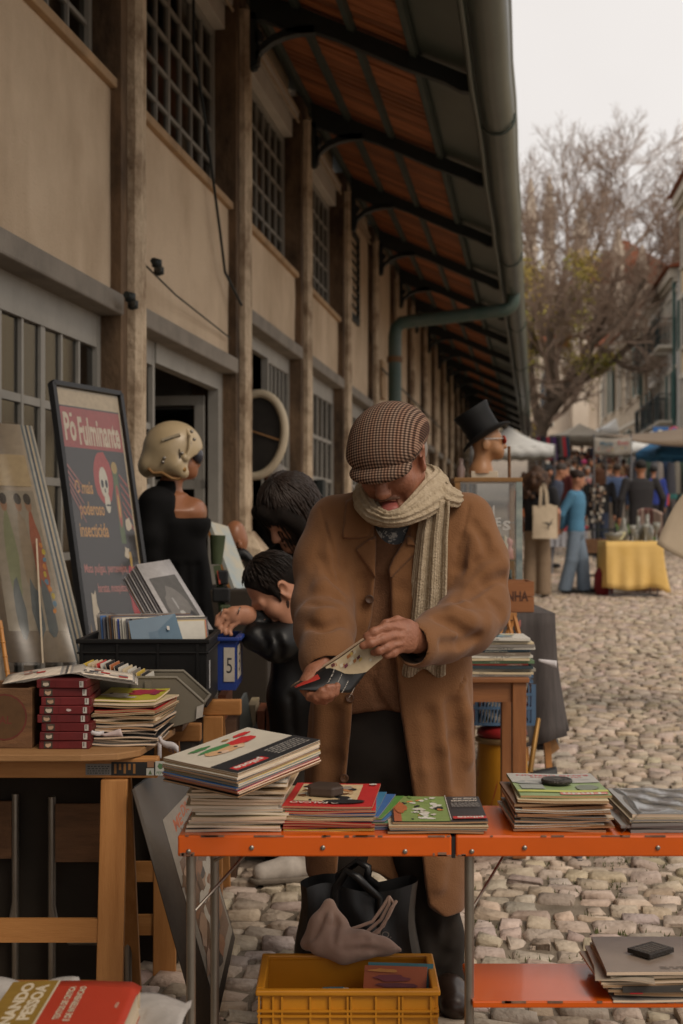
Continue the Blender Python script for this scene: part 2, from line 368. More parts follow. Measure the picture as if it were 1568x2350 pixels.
def vol_obj(name, vols, mt, parent, smooth_it=2):
    """one object from one or several volumes"""
    PV, PQ, k = [], [], 0
    for v in (vols if isinstance(vols, (list, tuple)) else [vols]):
        p, q = v.mesh()
        if len(q) == 0: continue
        p = lap(p, q, smooth_it); PV.append(p); PQ.append(q + k); k += len(p)
    p = np.concatenate(PV); q = np.concatenate(PQ); iv = np.array(wmat(parent).inverted()) if parent else np.eye(4)
    p = p @ iv[:3, :3].T + iv[:3, 3]
    return np_mesh(name, p, q, mt, parent)
# ================================================================ THE SETTING
HA = math.atan(446 / F); HU = Vector((math.sin(HA), math.cos(HA), 0)); HN = Vector((math.cos(HA), -math.sin(HA), 0))   # along the hall, out of the hall
H0 = Vector((-1.52, 5.0, 0)); BAY = 3.028
# ---- ground sheet
dirt = mat('joint_earth', (.10, .075, .05), rough=.95, col2=(.19, .145, .1), scale=9, bump=.6, bscale=90)
gmb = MB(); ys = [-60, -20, -5] + list(np.arange(0, 130, 1.5)) + [160, 220, 400, 900]; xs = [-300, -60, -12, -6, 0, 4, 8, 12, 20, 60, 300]
gv = [(x, y, gz(min(y, 190)) - .012) for y in ys for x in xs]; nx_ = len(xs)
gf = [(j * nx_ + i, j * nx_ + i + 1, (j + 1) * nx_ + i + 1, (j + 1) * nx_ + i) for j in range(len(ys) - 1) for i in range(nx_ - 1)]
gmb.add(gv, gf)
def street_mat():
    m = bpy.data.materials.new('street_surface'); m.use_nodes = True; t = m.node_tree; L = t.links.new; b = t.nodes['Principled BSDF']; b.inputs['Roughness'].default_value = .9
    g = N(t, 'ShaderNodeTexCoord'); mp = N(t, 'ShaderNodeMapping'); mp.inputs['Rotation'].default_value = (0, 0, HA); L(g.outputs['Object'], mp.inputs[0])
    br = N(t, 'ShaderNodeTexBrick'); br.inputs['Scale'].default_value = 4; br.inputs['Mortar Size'].default_value = .02; br.inputs['Brick Width'].default_value = .5; br.inputs['Row Height'].default_value = .42
    br.inputs['Color1'].default_value = (.33, .275, .22, 1); br.inputs['Color2'].default_value = (.22, .18, .14, 1); br.inputs['Mortar'].default_value = (.1, .08, .055, 1)
    nz = N(t, 'ShaderNodeTexNoise'); nz.inputs['Scale'].default_value = 9
    mm = N(t, 'ShaderNodeMix'); mm.data_type = 'VECTOR'; mm.inputs[0].default_value = .03; L(mp.outputs[0], mm.inputs[4]); L(nz.outputs['Color'], mm.inputs[5]); L(mm.outputs[1], br.inputs['Vector'])
    # beyond the built stones the joints are finer than a pixel: the surface takes over there; nearer it is bare earth
    sp = N(t, 'ShaderNodeSeparateXYZ'); L(g.outputs['Object'], sp.inputs[0]); mr = N(t, 'ShaderNodeMapRange'); mr.inputs[1].default_value = 29.6; mr.inputs[2].default_value = 30.2; L(sp.outputs['Y'], mr.inputs[0])
    n2 = N(t, 'ShaderNodeTexNoise'); n2.inputs['Scale'].default_value = 7; n2.inputs['Detail'].default_value = 8; L(g.outputs['Object'], n2.inputs['Vector'])
    rp2 = N(t, 'ShaderNodeValToRGB'); rp2.color_ramp.elements[0].color = (.13, .1, .068, 1); rp2.color_ramp.elements[1].color = (.25, .2, .145, 1); rp2.color_ramp.elements[0].position = .35; rp2.color_ramp.elements[1].position = .7; L(n2.outputs['Fac'], rp2.inputs[0])
    ms = N(t, 'ShaderNodeMix'); ms.data_type = 'RGBA'; L(mr.outputs[0], ms.inputs[0]); L(rp2.outputs[0], ms.inputs[6]); L(br.outputs['Color'], ms.inputs[7]); L(ms.outputs[2], b.inputs['Base Color'])
    n3 = N(t, 'ShaderNodeTexNoise'); n3.inputs['Scale'].default_value = 120; L(g.outputs['Object'], n3.inputs['Vector']); bp = N(t, 'ShaderNodeBump'); bp.inputs['Strength'].default_value = .5; bp.inputs['Distance'].default_value = .01; L(n3.outputs['Fac'], bp.inputs['Height']); L(bp.outputs[0], b.inputs['Normal'])
    return m
street = gmb.build('street', street_mat(), origin=(0, 0, 0)); tag(street, 'worn limestone cobbled street climbing away beside the market hall', 'street', kind='structure')
# ---- cobbles
stone_m = mat('limestone_cobble', (.35, .27, .2), rough=.75, col2=(.61, .495, .39), scale=10, detail=9, bump=1.0, bscale=38, spec=.3, attr='stone_tint')
def cobble_data():
    T = []; g4 = [-1, -.8, .8, 1]
    for j in range(4):
        for i in range(4): T.append((g4[i], g4[j]))
    ring = [0, 1, 2, 3, 7, 11, 15, 14, 13, 12, 8, 4]
    fq = [(j * 4 + i, j * 4 + i + 1, (j + 1) * 4 + i + 1, (j + 1) * 4 + i) for j in range(3) for i in range(3)]
    fq += [(ring[k], 16 + k, 16 + (k + 1) % 12, ring[(k + 1) % 12]) for k in range(12)]
    st = []
    b = 0.0; v = -8.0
    v = 0.0
    a0 = H0.dot(HU)
    y = 2.9
    rows = []
    while y < 31: d = rng.uniform(.078, .12) * (1 + .006 * max(0, y - 10)); rows.append((y, d)); y += d
    for (yy, d) in rows:
        xl = -1.75 + (yy - 5) * .1366 - .2; xr = .245 * yy + 1.6; x = xl + rng.uniform(0, .1)
        while x < xr:
            w = rng.uniform(.075, .15) * (1 + .006 * max(0, yy - 10))
            st.append((x + w / 2, yy + d / 2 + (x + w / 2) * -math.tan(HA) * 1.0 + .012 * math.sin(x * 7 + yy * 3), w, d)); x += w
    S = np.array(st); n = len(S); T = np.array(T)
    V = np.zeros((n, 28, 3)); gap = nr.uniform(.003, .011, (n, 1))
    hx = S[:, 2:3] / 2 - gap; hy = S[:, 3:4] / 2 - gap * 1.1
    rad = np.maximum(np.abs(T[:, 0]), np.abs(T[:, 1])); cor = (np.abs(T[:, 0]) > .9) & (np.abs(T[:, 1]) > .9)
    sx = np.where(cor, .9, 1.0); tx = T[:, 0] * sx; ty = T[:, 1] * sx
    V[:, :16, 0] = tx * hx + nr.normal(0, .0045, (n, 16)); V[:, :16, 1] = ty * hy + nr.normal(0, .004, (n, 16))
    top = nr.uniform(-.006, .010, (n, 1)); V[:, :16, 2] = top + np.where(rad > .9, -.008, .0) + nr.normal(0, .0026, (n, 16)) + tx * nr.normal(0, .004, (n, 1)) + ty * nr.normal(0, .004, (n, 1))
    V[:, 16:, :2] = V[:, ring, :2] * 1.05; V[:, 16:, 2] = -.055
    rot = nr.normal(0, .06, (n, 1)) - HA; c, s_ = np.cos(rot), np.sin(rot); X = V[:, :, 0] * c - V[:, :, 1] * s_; Y = V[:, :, 0] * s_ + V[:, :, 1] * c
    V[:, :, 0] = X + S[:, 0:1]; V[:, :, 1] = Y + S[:, 1:2]; V[:, :, 2] += gza(V[:, :, 1])
    tint = nr.uniform(.7, 1.12, (n, 1)) * np.array([[1, 1, 1]]) * (1 + nr.normal(0, .045, (n, 3)) * np.array([[.6, .4, 1.2]]))
    keep = nr.rand(n) > .012
    return S[keep], V[keep], tint[keep], np.array(fq)
CS, CV, CT, CFQ = cobble_data()
def cob_mesh(name, V, tint, parent):
    n = len(V); Fq = (CFQ[None] + (np.arange(n) * 28)[:, None, None]).reshape(-1, 4); o = np_mesh(name, V.reshape(-1, 3), Fq, stone_m, parent, smooth=True)
    a = o.data.color_attributes.new('stone_tint', 'FLOAT_COLOR', 'POINT'); c = np.ones((n * 28, 4), np.float32); c[:, :3] = np.repeat(tint, 28, 0); a.data.foreach_set('color', c.ravel()); return o
_ppx = CX + CS[:, 0] / CS[:, 1] * F; _ppy = HY + (CZ - gza(CS[:, 1])) / CS[:, 1] * F
_vis = (_ppx > -10) & (_ppx < 1578) & (_ppy < 2370) & ((_ppx > 1090) | ((_ppx > 515) & (_ppx < 700)))
_near = np.argsort(np.where(_vis, CS[:, 1], 1e6))[:300]
for i in _near:
    c = Vector((CS[i, 0], CS[i, 1], float(gza(CS[i, 1])))); o = cob_mesh('cobblestone', CV[i:i + 1] - np.array(c), CT[i:i + 1], street); o.location = c
rest = np.ones(len(CS), bool); rest[_near] = False
tag(cob_mesh('cobblestones', CV[rest], CT[rest], street), kind='stuff')
# moss and weeds in the joints
wm = mat('moss', (.05, .06, .02), rough=.95, col2=(.1, .105, .035), scale=20)
mv, mf = [], []
for _ in range(1500):
    y = rng.uniform(4.2, 22); x = rng.uniform(.13, .25) * y + rng.uniform(-.4, .2); z = gz(y) - .016
    if rng.random() < .55 and math.sin(x * 2.1 + y * .9) < .1: continue
    for q in range(5):
        a = rng.uniform(0, 6.28); l = rng.uniform(.008, .03); k = len(mv); cx, cy = x + rng.gauss(0, .025), y + rng.gauss(0, .01)
        mv += [(cx - .004, cy, z), (cx + .004, cy, z), (cx + l * math.cos(a) * .5, cy + l * math.sin(a) * .5, z + rng.uniform(.015, .03))]; mf.append((k, k + 1, k + 2))
tag(np_mesh('moss', mv, mf, wm, None), 'sparse green moss growing in the joints between the cobbles', 'moss', kind='stuff')

# ================================================================ MARKET HALL
plaster = mat('plaster', (.50, .375, .255), rough=.92, col2=(.66, .515, .365), scale=1.1, detail=12, bump=.8, bscale=75, spec=.2, sharp=(.3, .6), streak=.55)
conc = mat('column_concrete', (.27, .185, .115), rough=.9, col2=(.60, .47, .33), scale=4, detail=11, bump=1.6, bscale=26, stretch=(1.3, 1.3, 1), sharp=(.36, .56), streak=.5)
pil_m = mat('stained_pilaster', (.045, .027, .015), rough=.9, col2=(.20, .125, .07), scale=2.0, detail=9, bump=1, bscale=24, stretch=(1.6, 1.6, .8), sharp=(.38, .68))
lint_m = mat('lintel_cement', (.23, .2, .165), rough=.85, var=.22, scale=3, bump=.3)
steel = mat('grey_steel', (.29, .27, .235), rough=.55, var=.12, scale=5, bump=.1)
sillm = mat('sill_stone', (.38, .25, .14), rough=.85, var=.25, scale=5)
white_trim = mat('white_trim', (.5, .45, .39), rough=.7, var=.12, scale=3)
pane_m = glass('window_glass', (.78, .78, .72), refl=.15, rough=.12, clear=.5)
iron = mat('painted_iron', (.014, .018, .017), rough=.55, var=.2)
batt = mat('green_batten', (.045, .06, .05), rough=.6, var=.2)
zinc = mat('painted_zinc', (.062, .078, .064), rough=.36, var=.16, scale=2.5, metal=.2, spec=.5)
boardm = mat('canopy_board', (.15, .045, .014), rough=.75, col2=(.40, .14, .05), scale=3, detail=8, bump=.5, bscale=50, stretch=(1, 9, 9), rand=.35)
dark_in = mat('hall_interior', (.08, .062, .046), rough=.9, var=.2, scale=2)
hall = thing('market_hall', 'long plaster market hall with steel windows and timber canopy on iron brackets', 'market hall', H0, -HA)
PK = list(range(-4, 17))
def hb(name, mt, fn, parent=hall, bevel=0, smooth=None):
    b = MB(); fn(b); return b.build(name, mt, parent, local=True, bevel=bevel, smooth=smooth)
def local_child(name, me_src, parent, loc): o = link(name, me_src, parent); o.location = loc; return o
# pilaster, column, plinth: one mesh each, shared
pl0 = hb('pilaster', pil_m, lambda b: b.span((-.42, -.2, -.4), (-.075, .2, 5.52)))
def colprof(b):
    pr = [(-.09, -.075), (-.03, -.08), (0, -.045), (0, -.012), (-.012, 0), (0, .012), (0, .045), (-.03, .08), (-.09, .075)]; zs = np.arange(-.4, 5.41, .22); n = len(pr); vs = []
    for z in zs: vs += [(x + rng.gauss(0, .0022), y + rng.gauss(0, .002), z) for x, y in pr]
    b.add(vs, [(i * n + j, i * n + j + 1, (i + 1) * n + j + 1, (i + 1) * n + j) for i in range(len(zs) - 1) for j in range(n - 1)])
co0 = hb('column', conc, colprof)
pb0 = hb('plinth', conc, lambda b: b.add([(-.1, -.2, -.4), (.13, -.2, -.4), (.13, .2, -.4), (-.1, .2, -.4), (-.1, -.17, 1.22), (.11, -.17, 1.16), (.11, .17, 1.16), (-.1, .17, 1.22), (-.1, -.1, 1.3), (.012, -.09, 1.3), (.012, .09, 1.3), (-.1, .1, 1.3)],
     [(0, 1, 5, 4), (1, 2, 6, 5), (2, 3, 7, 6), (4, 5, 9, 8), (5, 6, 10, 9), (6, 7, 11, 10), (8, 9, 10, 11)]), bevel=.008)
def bracket(b):
    zt = lambda x: 5.5 - .45 * x; T = .09
    top = [(x, zt(x)) for x in np.linspace(0, 1.68, 9)]
    low = [(1.68, 4.62), (1.62, 4.63), (1.5, 4.70), (1.2, 4.82), (.9, 4.96), (.66, 5.07), (.5, 5.13), (.4, 5.12), (.3, 5.14), (.2, 5.2), (.1, 5.24), (0, 5.25)]
    def ex(poly): b.slab([(x, -T / 2, z) for x, z in poly], (0, T, 0))
    ex(list(reversed(top)) + [(0, 5.25)] + list(reversed(low))[1:])
    arc = [(.03 + .5 * math.sin(t), 4.93 + .2 * (1 - math.cos(t)) + .02 * math.sin(t)) for t in np.linspace(0, 1.45, 8)]
    arc = [(.04, 4.93), (.09, 5.0), (.17, 5.06), (.27, 5.10), (.38, 5.12), (.5, 5.12)]
    ex([(x, z) for x, z in arc] + [(x + .0, z + .06) for x, z in reversed(arc)])
    ex([(-.02, 4.86), (.06, 4.9), (.07, 4.98), (.045, 5.3), (-.02, 5.3)]); ex([(.04, 5.06), (.085, 5.09), (.1, 5.14), (.07, 5.17), (.04, 5.16)])
    b.lathe([(.0, -.03), (.035, -.015), (.04, .01), (.02, .03), (0, .035)], (.02, 0, 4.88), 8)
br0 = hb('bracket', iron, bracket)
for k in PK:
    y = BAY * k
    if k == PK[0]:
        for o in (pl0, co0, pb0, br0): o.location = (0, y, 0)
        continue
    for o in (pl0, co0, pb0, br0): local_child(o.name.split('.')[0], o.data, hall, (0, y, 0)).modifiers
# interior shell
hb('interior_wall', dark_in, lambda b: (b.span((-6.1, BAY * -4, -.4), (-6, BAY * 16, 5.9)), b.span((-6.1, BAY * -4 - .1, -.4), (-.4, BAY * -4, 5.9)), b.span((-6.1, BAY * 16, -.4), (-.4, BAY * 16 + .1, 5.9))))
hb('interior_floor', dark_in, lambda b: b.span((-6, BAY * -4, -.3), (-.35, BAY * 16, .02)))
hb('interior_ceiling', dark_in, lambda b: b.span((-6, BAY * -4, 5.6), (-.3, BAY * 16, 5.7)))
def glazing(name, y0, y1, z0, z1, nc, nr_, x, fw=.05, mw=.018, thick_every=0, skip=(), rail=0, parent=hall):
    """steel window: frame with bars, each pane an object of its own"""
    b = MB(); b.span((x - .03, y0, z0), (x + .03, y0 + fw, z1)); b.span((x - .03, y1 - fw, z0), (x + .03, y1, z1)); b.span((x - .028, y0 + fw, z1 - fw - rail), (x + .028, y1 - fw, z1)); b.span((x - .028, y0 + fw, z0), (x + .028, y1 - fw, z0 + fw))
    ya, yb, za, zb = y0 + fw, y1 - fw, z0 + fw, z1 - fw - rail; dy, dz = (yb - ya) / nc, (zb - za) / nr_
    for i in range(1, nc):
        w = mw * (2.2 if thick_every and i % thick_every == 0 else 1); b.span((x - .02, ya + i * dy - w / 2, za), (x + .02, ya + i * dy + w / 2, zb))
    for j in range(1, nr_): b.span((x - .017, ya, za + j * dz - mw * .7), (x + .017, yb, za + j * dz + mw * .7))
    o = b.build(name, steel, parent, local=True); pm = MB(); pm.span((-.003, -dy / 2, -dz / 2), (.003, dy / 2, dz / 2), pane_m)
    me = None
    for i in range(nc):
        for j in range(nr_):
            if (i, j) in skip: continue
            if me is None: q = pm.build('pane', None, o, local=True); me = q.data
            else: q = link('pane', me, o)
            q.location = (x, ya + (i + .5) * dy, za + (j + .5) * dz); q.rotation_euler = (0, rng.gauss(0, .004), rng.gauss(0, .008))
    return o
for k in range(-4, 16):
    ya, yb = BAY * k + .2, BAY * (k + 1) - .2; low = k < 2; zl = 2.5 if low else 2.96
    hb('lintel', lint_m, lambda b: b.span((-.36, ya, zl), (-.055, yb, zl + .115)), bevel=.012)
    if k < 4:
        def panel(b):
            b.grid(lambda u, v: (-.135 + .004 * math.sin(9 * u + k) * math.sin(7 * v), ya + (yb - ya) * u, zl + .115 + (3.75 - zl - .115) * v), 6, 6); b.span((-.33, ya, zl + .115), (-.15, yb, 3.75))
        hb('wall_panel', plaster, panel)
        hb('sill', sillm, lambda b: b.span((-.36, ya - .02, 3.75), (-.095, yb + .02, 3.805)), bevel=.008)
        hb('fascia_box', white_trim, lambda b: (b.span((-.34, ya, 5.12), (-.16, yb, 5.42)), b.span((-.16, ya, 5.3), (-.1, yb, 5.36))), bevel=.006)
        hb('cornice', plaster, lambda b: b.span((-.36, ya, 5.42), (-.2, yb, 5.75)))
        glazing('window', ya, yb, 3.805, 5.12, 8, 5, -.27, thick_every=4 if k % 2 else 0)
    else:
        def panel2(b):
            b.span((-.33, ya, zl + .115), (-.135, yb, 5.62))
        hb('wall_panel', plaster, panel2)
    if k == 4:
        lv = hb('louvre', iron, lambda b: (b.span((-.134, ya + .1, 3.95), (-.10, ya + .17, 5.1)), b.span((-.134, ya + 1.35, 3.95), (-.10, ya + 1.42, 5.1)), b.span((-.134, ya + .17, 3.95), (-.10, ya + 1.35, 4.02)), b.span((-.134, ya + .17, 5.03), (-.10, ya + 1.35, 5.1))))
        for j in range(9): hb('slat', iron, lambda b: b.add([(-.133, ya + .17, 4.05 + j * .11), (-.133, ya + 1.35, 4.05 + j * .11), (-.085, ya + 1.35, 4.0 + j * .11), (-.085, ya + .17, 4.0 + j * .11), (-.133, ya + .17, 4.07 + j * .11), (-.133, ya + 1.35, 4.07 + j * .11), (-.085, ya + 1.35, 4.02 + j * .11), (-.085, ya + .17, 4.02 + j * .11)], [(0, 3, 2, 1), (4, 5, 6, 7), (0, 1, 5, 4), (1, 2, 6, 5), (2, 3, 7, 6), (3, 0, 4, 7)]), parent=lv)
    # lower part: doors
    if k in (-4, -3, -2, -1, 0): glazing('door', ya, yb, 0, zl, 9, 6, -.22, fw=.06, mw=.028, thick_every=3, rail=.12)
    elif k == 1:
        glazing('door', ya, ya + .72, 0, zl, 2, 6, -.22, fw=.05, mw=.028, rail=.1)
        hb('door_frame', steel, lambda b: (b.span((-.26, yb - .14, 0), (-.18, yb, zl)), b.span((-.26, ya + .72, zl - .13), (-.18, yb - .14, zl))))
        lf = hb('door_leaf', steel, lambda b: [b.span((-.26 - .03 - (i + 1) * .62, yb - .2, .05), (-.26 - .03 - i * .62 - .55, yb - .16, zl - .18)) for i in range(2)] + [b.span((-1.5, yb - .2, z), (-.28, yb - .16, z + .07)) for z in (.05, .62, 1.12, 1.62, 2.25)] + [b.span((-.35, yb - .2, .05), (-.28, yb - .16, zl - .18))])
        for j, z in enumerate((.7, 1.2, 1.7)): hb('pane', pane_m, lambda b: b.span((-.84, yb - .185, z), (-.36, yb - .175, z + .42 + (.1 if j == 2 else 0))), parent=lf)
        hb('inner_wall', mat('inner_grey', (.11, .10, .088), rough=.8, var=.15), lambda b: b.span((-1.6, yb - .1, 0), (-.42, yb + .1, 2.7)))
    elif k == 2:
        glazing('door', ya + 1.5, yb, 0, zl, 5, 6, -.22, fw=.05, mw=.026, rail=.1)
        hb('door_frame', steel, lambda b: (b.span((-.25, ya, zl - .12), (-.19, ya + 1.5, zl)), b.span((-.25, ya, 0), (-.19, ya + .06, zl - .12))))
    elif k < 6: glazing('door', ya, yb, 0, zl, 7, 6, -.22, fw=.05, mw=.028, rail=.14)
    else: hb('door', steel, lambda b: [b.span((-.25, ya, 0), (-.2, yb, zl))] + [b.span((-.2, ya + (yb - ya) * i / 5 - .03, 0), (-.17, ya + (yb - ya) * i / 5 + .03, zl)) for i in range(1, 5)])
# canopy
zt = lambda x: 5.5 - .45 * x; ang = math.atan(.45)
yA, yB = BAY * -4, BAY * 16
def bd(b): b.box((0, 0, 0), (1.42, .138, .018))
bd0 = hb('canopy_board', boardm, bd); nb = int((yB - yA) / .152); kk = 0
me2 = MB()
for i in range(nb):
    y = yA + (i + .5) * .152; loc = (.57, y, zt(.57) + .035 + rng.gauss(0, .003)); rot = (rng.gauss(0, .03), ang, rng.gauss(0, .003))
    if i == 0: o = bd0
    elif kk < 300: o = link('canopy_board', bd0.data, hall); kk += 1
    else:
        me2.box(loc, (1.42, .148, .018), R=Euler(rot).to_matrix()); continue
    o.location = loc; o.rotation_euler = rot
if me2.v: tag(me2.build('canopy_boards', boardm, hall, local=True), kind='stuff')
for xx in (-.03, .36, .79, 1.27): hb('purlin', batt, lambda b: b.box((xx, (yA + yB) / 2, zt(xx) - .005), (.055, yB - yA, .05), R=Euler((0, ang, 0)).to_matrix()))
hb('roof_sheet', zinc, lambda b: b.box((.8, (yA + yB) / 2, zt(.8) + .12), (2.45, yB - yA, .03), R=Euler((0, ang, 0)).to_matrix()))
hb('eave_strip', zinc, lambda b: b.box((1.5, (yA + yB) / 2, zt(1.5) + .04), (.46, yB - yA, .012), R=Euler((0, ang, 0)).to_matrix()))
def gut(b):
    pr = [(1.69, 4.92), (1.69, 4.6), (1.72, 4.575), (1.735, 4.6), (1.735, 4.72), (1.75, 4.66), (1.78, 4.6), (1.83, 4.555), (1.89, 4.555), (1.95, 4.59), (1.99, 4.65), (2.0, 4.72), (2.0, 4.79), (2.02, 4.81), (2.015, 4.83), (1.99, 4.82), (1.985, 4.73), (1.9, 4.6), (1.8, 4.62), (1.75, 4.95)]
    ysg = np.arange(yA, yB + .1, 1.0); n = len(pr); vs = []
    for y in ysg: d = rng.gauss(0, .004); vs += [(x + d, y, z + d) for x, z in pr]
    b.add(vs, [(i * n + j, (i + 1) * n + j, (i + 1) * n + j + 1, i * n + j + 1) for i in range(len(ysg) - 1) for j in range(n - 1)], smooth=True)
hb('gutter', zinc, gut)
for y in np.arange(yA + 1.1, yB, 6.0): hb('gutter_joint', zinc, lambda b: b.tube([(1.87 + .145 * math.cos(t), y, 4.70 + .15 * math.sin(t)) for t in np.linspace(math.pi * 1.05, math.pi * 2.05, 9)], .011, 6))
pipe_m = mat('green_downpipe', (.035, .075, .062), rough=.5, col2=(.085, .105, .085), scale=3)
yp = 15.35
hb('downpipe', pipe_m, lambda b: b.tube([(1.87, yp, 4.62), (1.87, yp, 4.5), (1.84, yp, 4.42), (1.76, yp, 4.37), (1.6, yp, 4.35), (.45, yp, 4.24), (.3, yp, 4.22), (.22, yp, 4.15), (.2, yp, 4.02), (.2, yp, 3.6), (.2, yp, 0)], .095, 12))
hb('pipe_collar', mat('rusty_collar', (.16, .085, .04), rough=.8, var=.3), lambda b: b.tube([(.2, yp, 3.66), (.2, yp, 3.74)], .112, 12)); hb('pipe_collar', MATS['rusty_collar'], lambda b: b.tube([(.2, yp, 2.9), (.2, yp, 2.94)], .108, 12))
hb('pipe_clip', iron, lambda b: [b.tube([(x, yp, 4.6 - .115 * (1.87 - x) * .9), (x, yp, 4.1 + .08 * x)], .006, 5) for x in (.7, 1.3)])
hb('junction_box', sillm, lambda b: b.span((-.13, BAY * 5 + .6, 3.2), (-.02, BAY * 5 + 1.1, 3.75)), bevel=.01)
hb('conduit', iron, lambda b: (b.tube([(.04, BAY * 5, 3.55), (.04, BAY * 9, 3.55)], .015, 5), b.tube([(.04, BAY * 6, 3.2), (.04, BAY * 8, 3.2)], .015, 5)))
hb('conduit', mat('cable_duct', (.3, .22, .15), rough=.8), lambda b: (b.tube([(-.11, yA, 5.36), (-.11, BAY * 5, 5.36)], .025, 6), b.tube([(-.1, yA, 5.25), (-.1, BAY * 5, 5.27)], .014, 6)))
wire = [(-.06, BAY * 1 + .1, 2.75), (-.06, BAY * 1.5, 2.68), (-.06, BAY * 2, 2.62)]
hb('hanging_cable', iron, lambda b: b.tube([(-.12, BAY * 1.55, 5.3), (-.1, BAY * 1.52, 4.6), (-.07, BAY * 1.6, 4.1), (-.06, BAY * 1.72, 3.5), (-.07, BAY * 1.8, 3.2), (-.03, BAY * 1.93, 3.02)], .011, 5))
hb('wall_wire', iron, lambda b: b.tube([(-.02, BAY * 1 + .1, 2.83), (-.05, BAY * 1.3, 2.79), (-.1, BAY * 1.9, 2.76)], .006, 5))
def insul(b, y, z):
    b.tube([(.02, y - .1, z + .02), (.03, y - .02, z), (.0, y + .08, z - .02)], .02, 6); b.lathe([(.0, -.03), (.03, -.02), (.03, .02), (0, .03)], (.03, y - .06, z + .01), 8); b.lathe([(.0, -.03), (.03, -.02), (.03, .02), (0, .03)], (.01, y + .06, z - .01), 8)
hb('insulator', iron, lambda b: insul(b, BAY * 1 - .32, 2.56)); hb('insulator', iron, lambda b: insul(b, BAY * 1 + .22, 2.84))
hb('padlock_box', iron, lambda b: b.span((-.2, BAY * 3 + 1.55, 1.6), (-.12, BAY * 3 + 1.75, 1.85)), bevel=.01)

# ================================================================ FAR END OF THE STREET
def window_unit(par, T, w, h, depth, fm, gm, shutter=None):
    """window on a facade: T maps (across, out, up) to the building's frame"""
    f = MB(); t = .08
    for a, b_ in (((-w / 2 - t, 0, -h / 2 - t), (-w / 2, depth, h / 2 + t)), ((w / 2, 0, -h / 2 - t), (w / 2 + t, depth, h / 2 + t)), ((-w / 2, 0, h / 2), (w / 2, depth, h / 2 + t)), ((-w / 2, 0, -h / 2 - t), (w / 2, depth * 1.4, -h / 2)), ((-.03, .012, -h / 2), (.03, depth * .7, h / 2)), ((-w / 2, .012, h * .12), (-.03, depth * .6, h * .12 + .05)), ((.03, .012, h * .12), (w / 2, depth * .6, h * .12 + .05))): f.span(a, b_, None, T)
    o = f.build('window', fm, par, local=True); g = MB(); g.span((-w / 2, .002, -h / 2), (w / 2, .01, h / 2), None, T); g.build('pane', gm, o, local=True)
    if shutter:
        for s in (-1, 1):
            q = MB(); q.span((s * (w / 2 + .12), depth, -h / 2), (s * (w / 2 + .12 + w * .42), depth + .05, h / 2), None, T); q.build('shutter', shutter, o, local=True)
    return o
gl_dark = mat('far_pane', (.03, .032, .035), rough=.15, var=.2, spec=.6)
trim = mat('pale_stone_trim', (.55, .5, .42), rough=.85, var=.12)
tile_m = mat('roof_tile', (.28, .085, .04), rough=.85, var=.3, scale=3, bump=.5, bscale=8)
gshut = mat('green_shutter', (.025, .075, .065), rough=.6, var=.15)
ironb = mat('balcony_iron', (.02, .028, .026), rough=.6, var=.2)
def house(name, label, X, Y, w, dpt, h, wallm, floors, cols, rz, balc=True, roof=1.6):
    z0 = gz(Y) - .5; t = thing(name, label, 'house', (X, Y, z0), rz)
    b = MB(); b.span((0, 0, 0), (dpt, w, h)); b.build('wall', wallm, t, local=True)
    r = MB(); r.slab([(-.45, -.3, h), (dpt + .45, -.3, h), (dpt / 2, -.3, h + roof)], (0, w + .6, 0)); r.build('roof', tile_m, t, local=True)
    c = MB(); c.span((-.28, -.05, h - .35), (0, w + .05, h - .02)); c.span((-.14, -.02, h - .5), (-.002, w + .02, h - .35)); c.build('cornice', trim, t, local=True)
    fh = (h - .8) / floors
    for f in range(floors):
        c = MB(); c.span((-.07, 0, f * fh + fh - .08), (-.003, w, f * fh + fh + .06)); c.build('string_course', trim, t, local=True)
        for i in range(cols):
            y = w * (i + .5) / cols; z = f * fh + fh * .52 + .3
            T = Matrix(((0, -1, 0, -.004), (1, 0, 0, y), (0, 0, 1, z), (0, 0, 0, 1))); window_unit(t, T, .95, fh * .62, .12, trim, gl_dark, gshut if (i + f) % 3 == 1 else None)
            if balc and f > 0:
                q = MB(); zb = z - fh * .33; q.span((-.62, y - .8, zb - .1), (-.01, y + .8, zb), None); q.build('balcony_slab', trim, t, local=True)
                q = MB(); q.beam((-.6, y - .78, zb + .95), (-.6, y + .78, zb + .95), .05, .05); q.beam((-.6, y - .78, zb + .08), (-.6, y + .78, zb + .08), .03, .03)
                for s in (-1, 1): q.beam((-.6, y + s * .78, zb + .95), (0, y + s * .78, zb + .95), .04, .04)
                for v in np.linspace(-.78, .78, 15): q.beam((-.6, y + v, zb), (-.6, y + v, zb + .95), .018, .018)
                for s in (-1, 1):
                    for v in np.linspace(-.5, 0, 5): q.beam((v, y + s * .78, zb), (v, y + s * .78, zb + .95), .018, .018)
                q.build('balcony_railing', ironb, t, local=True)
    d = MB(); d.tube([(-.1, .18, 0), (-.1, .18, h - .4)], .06, 8); d.build('drainpipe', gshut, t, local=True)
    return t
cream = mat('cream_render', (.52, .43, .29), rough=.9, var=.14, scale=1.2); whitew = mat('white_render', (.62, .6, .56), rough=.9, var=.1, scale=1.2); beige = mat('beige_render', (.42, .34, .25), rough=.9, var=.15, scale=1)
house('row_house', 'tall cream house with shutters beyond the blue parasol', 11.15, 42.0, 8.6, 9, 12.0, cream, 4, 3, -R_(6), balc=False)
house('row_house', 'white house with green shutters and drainpipe next to the cream house', 12.05, 51.0, 9.5, 9, 9.0, whitew, 3, 4, -R_(6))
house('row_house', 'beige end house below the church behind the bare tree', 13.2, 62.0, 16, 9, 8.0, beige, 2, 5, -R_(4), balc=False)
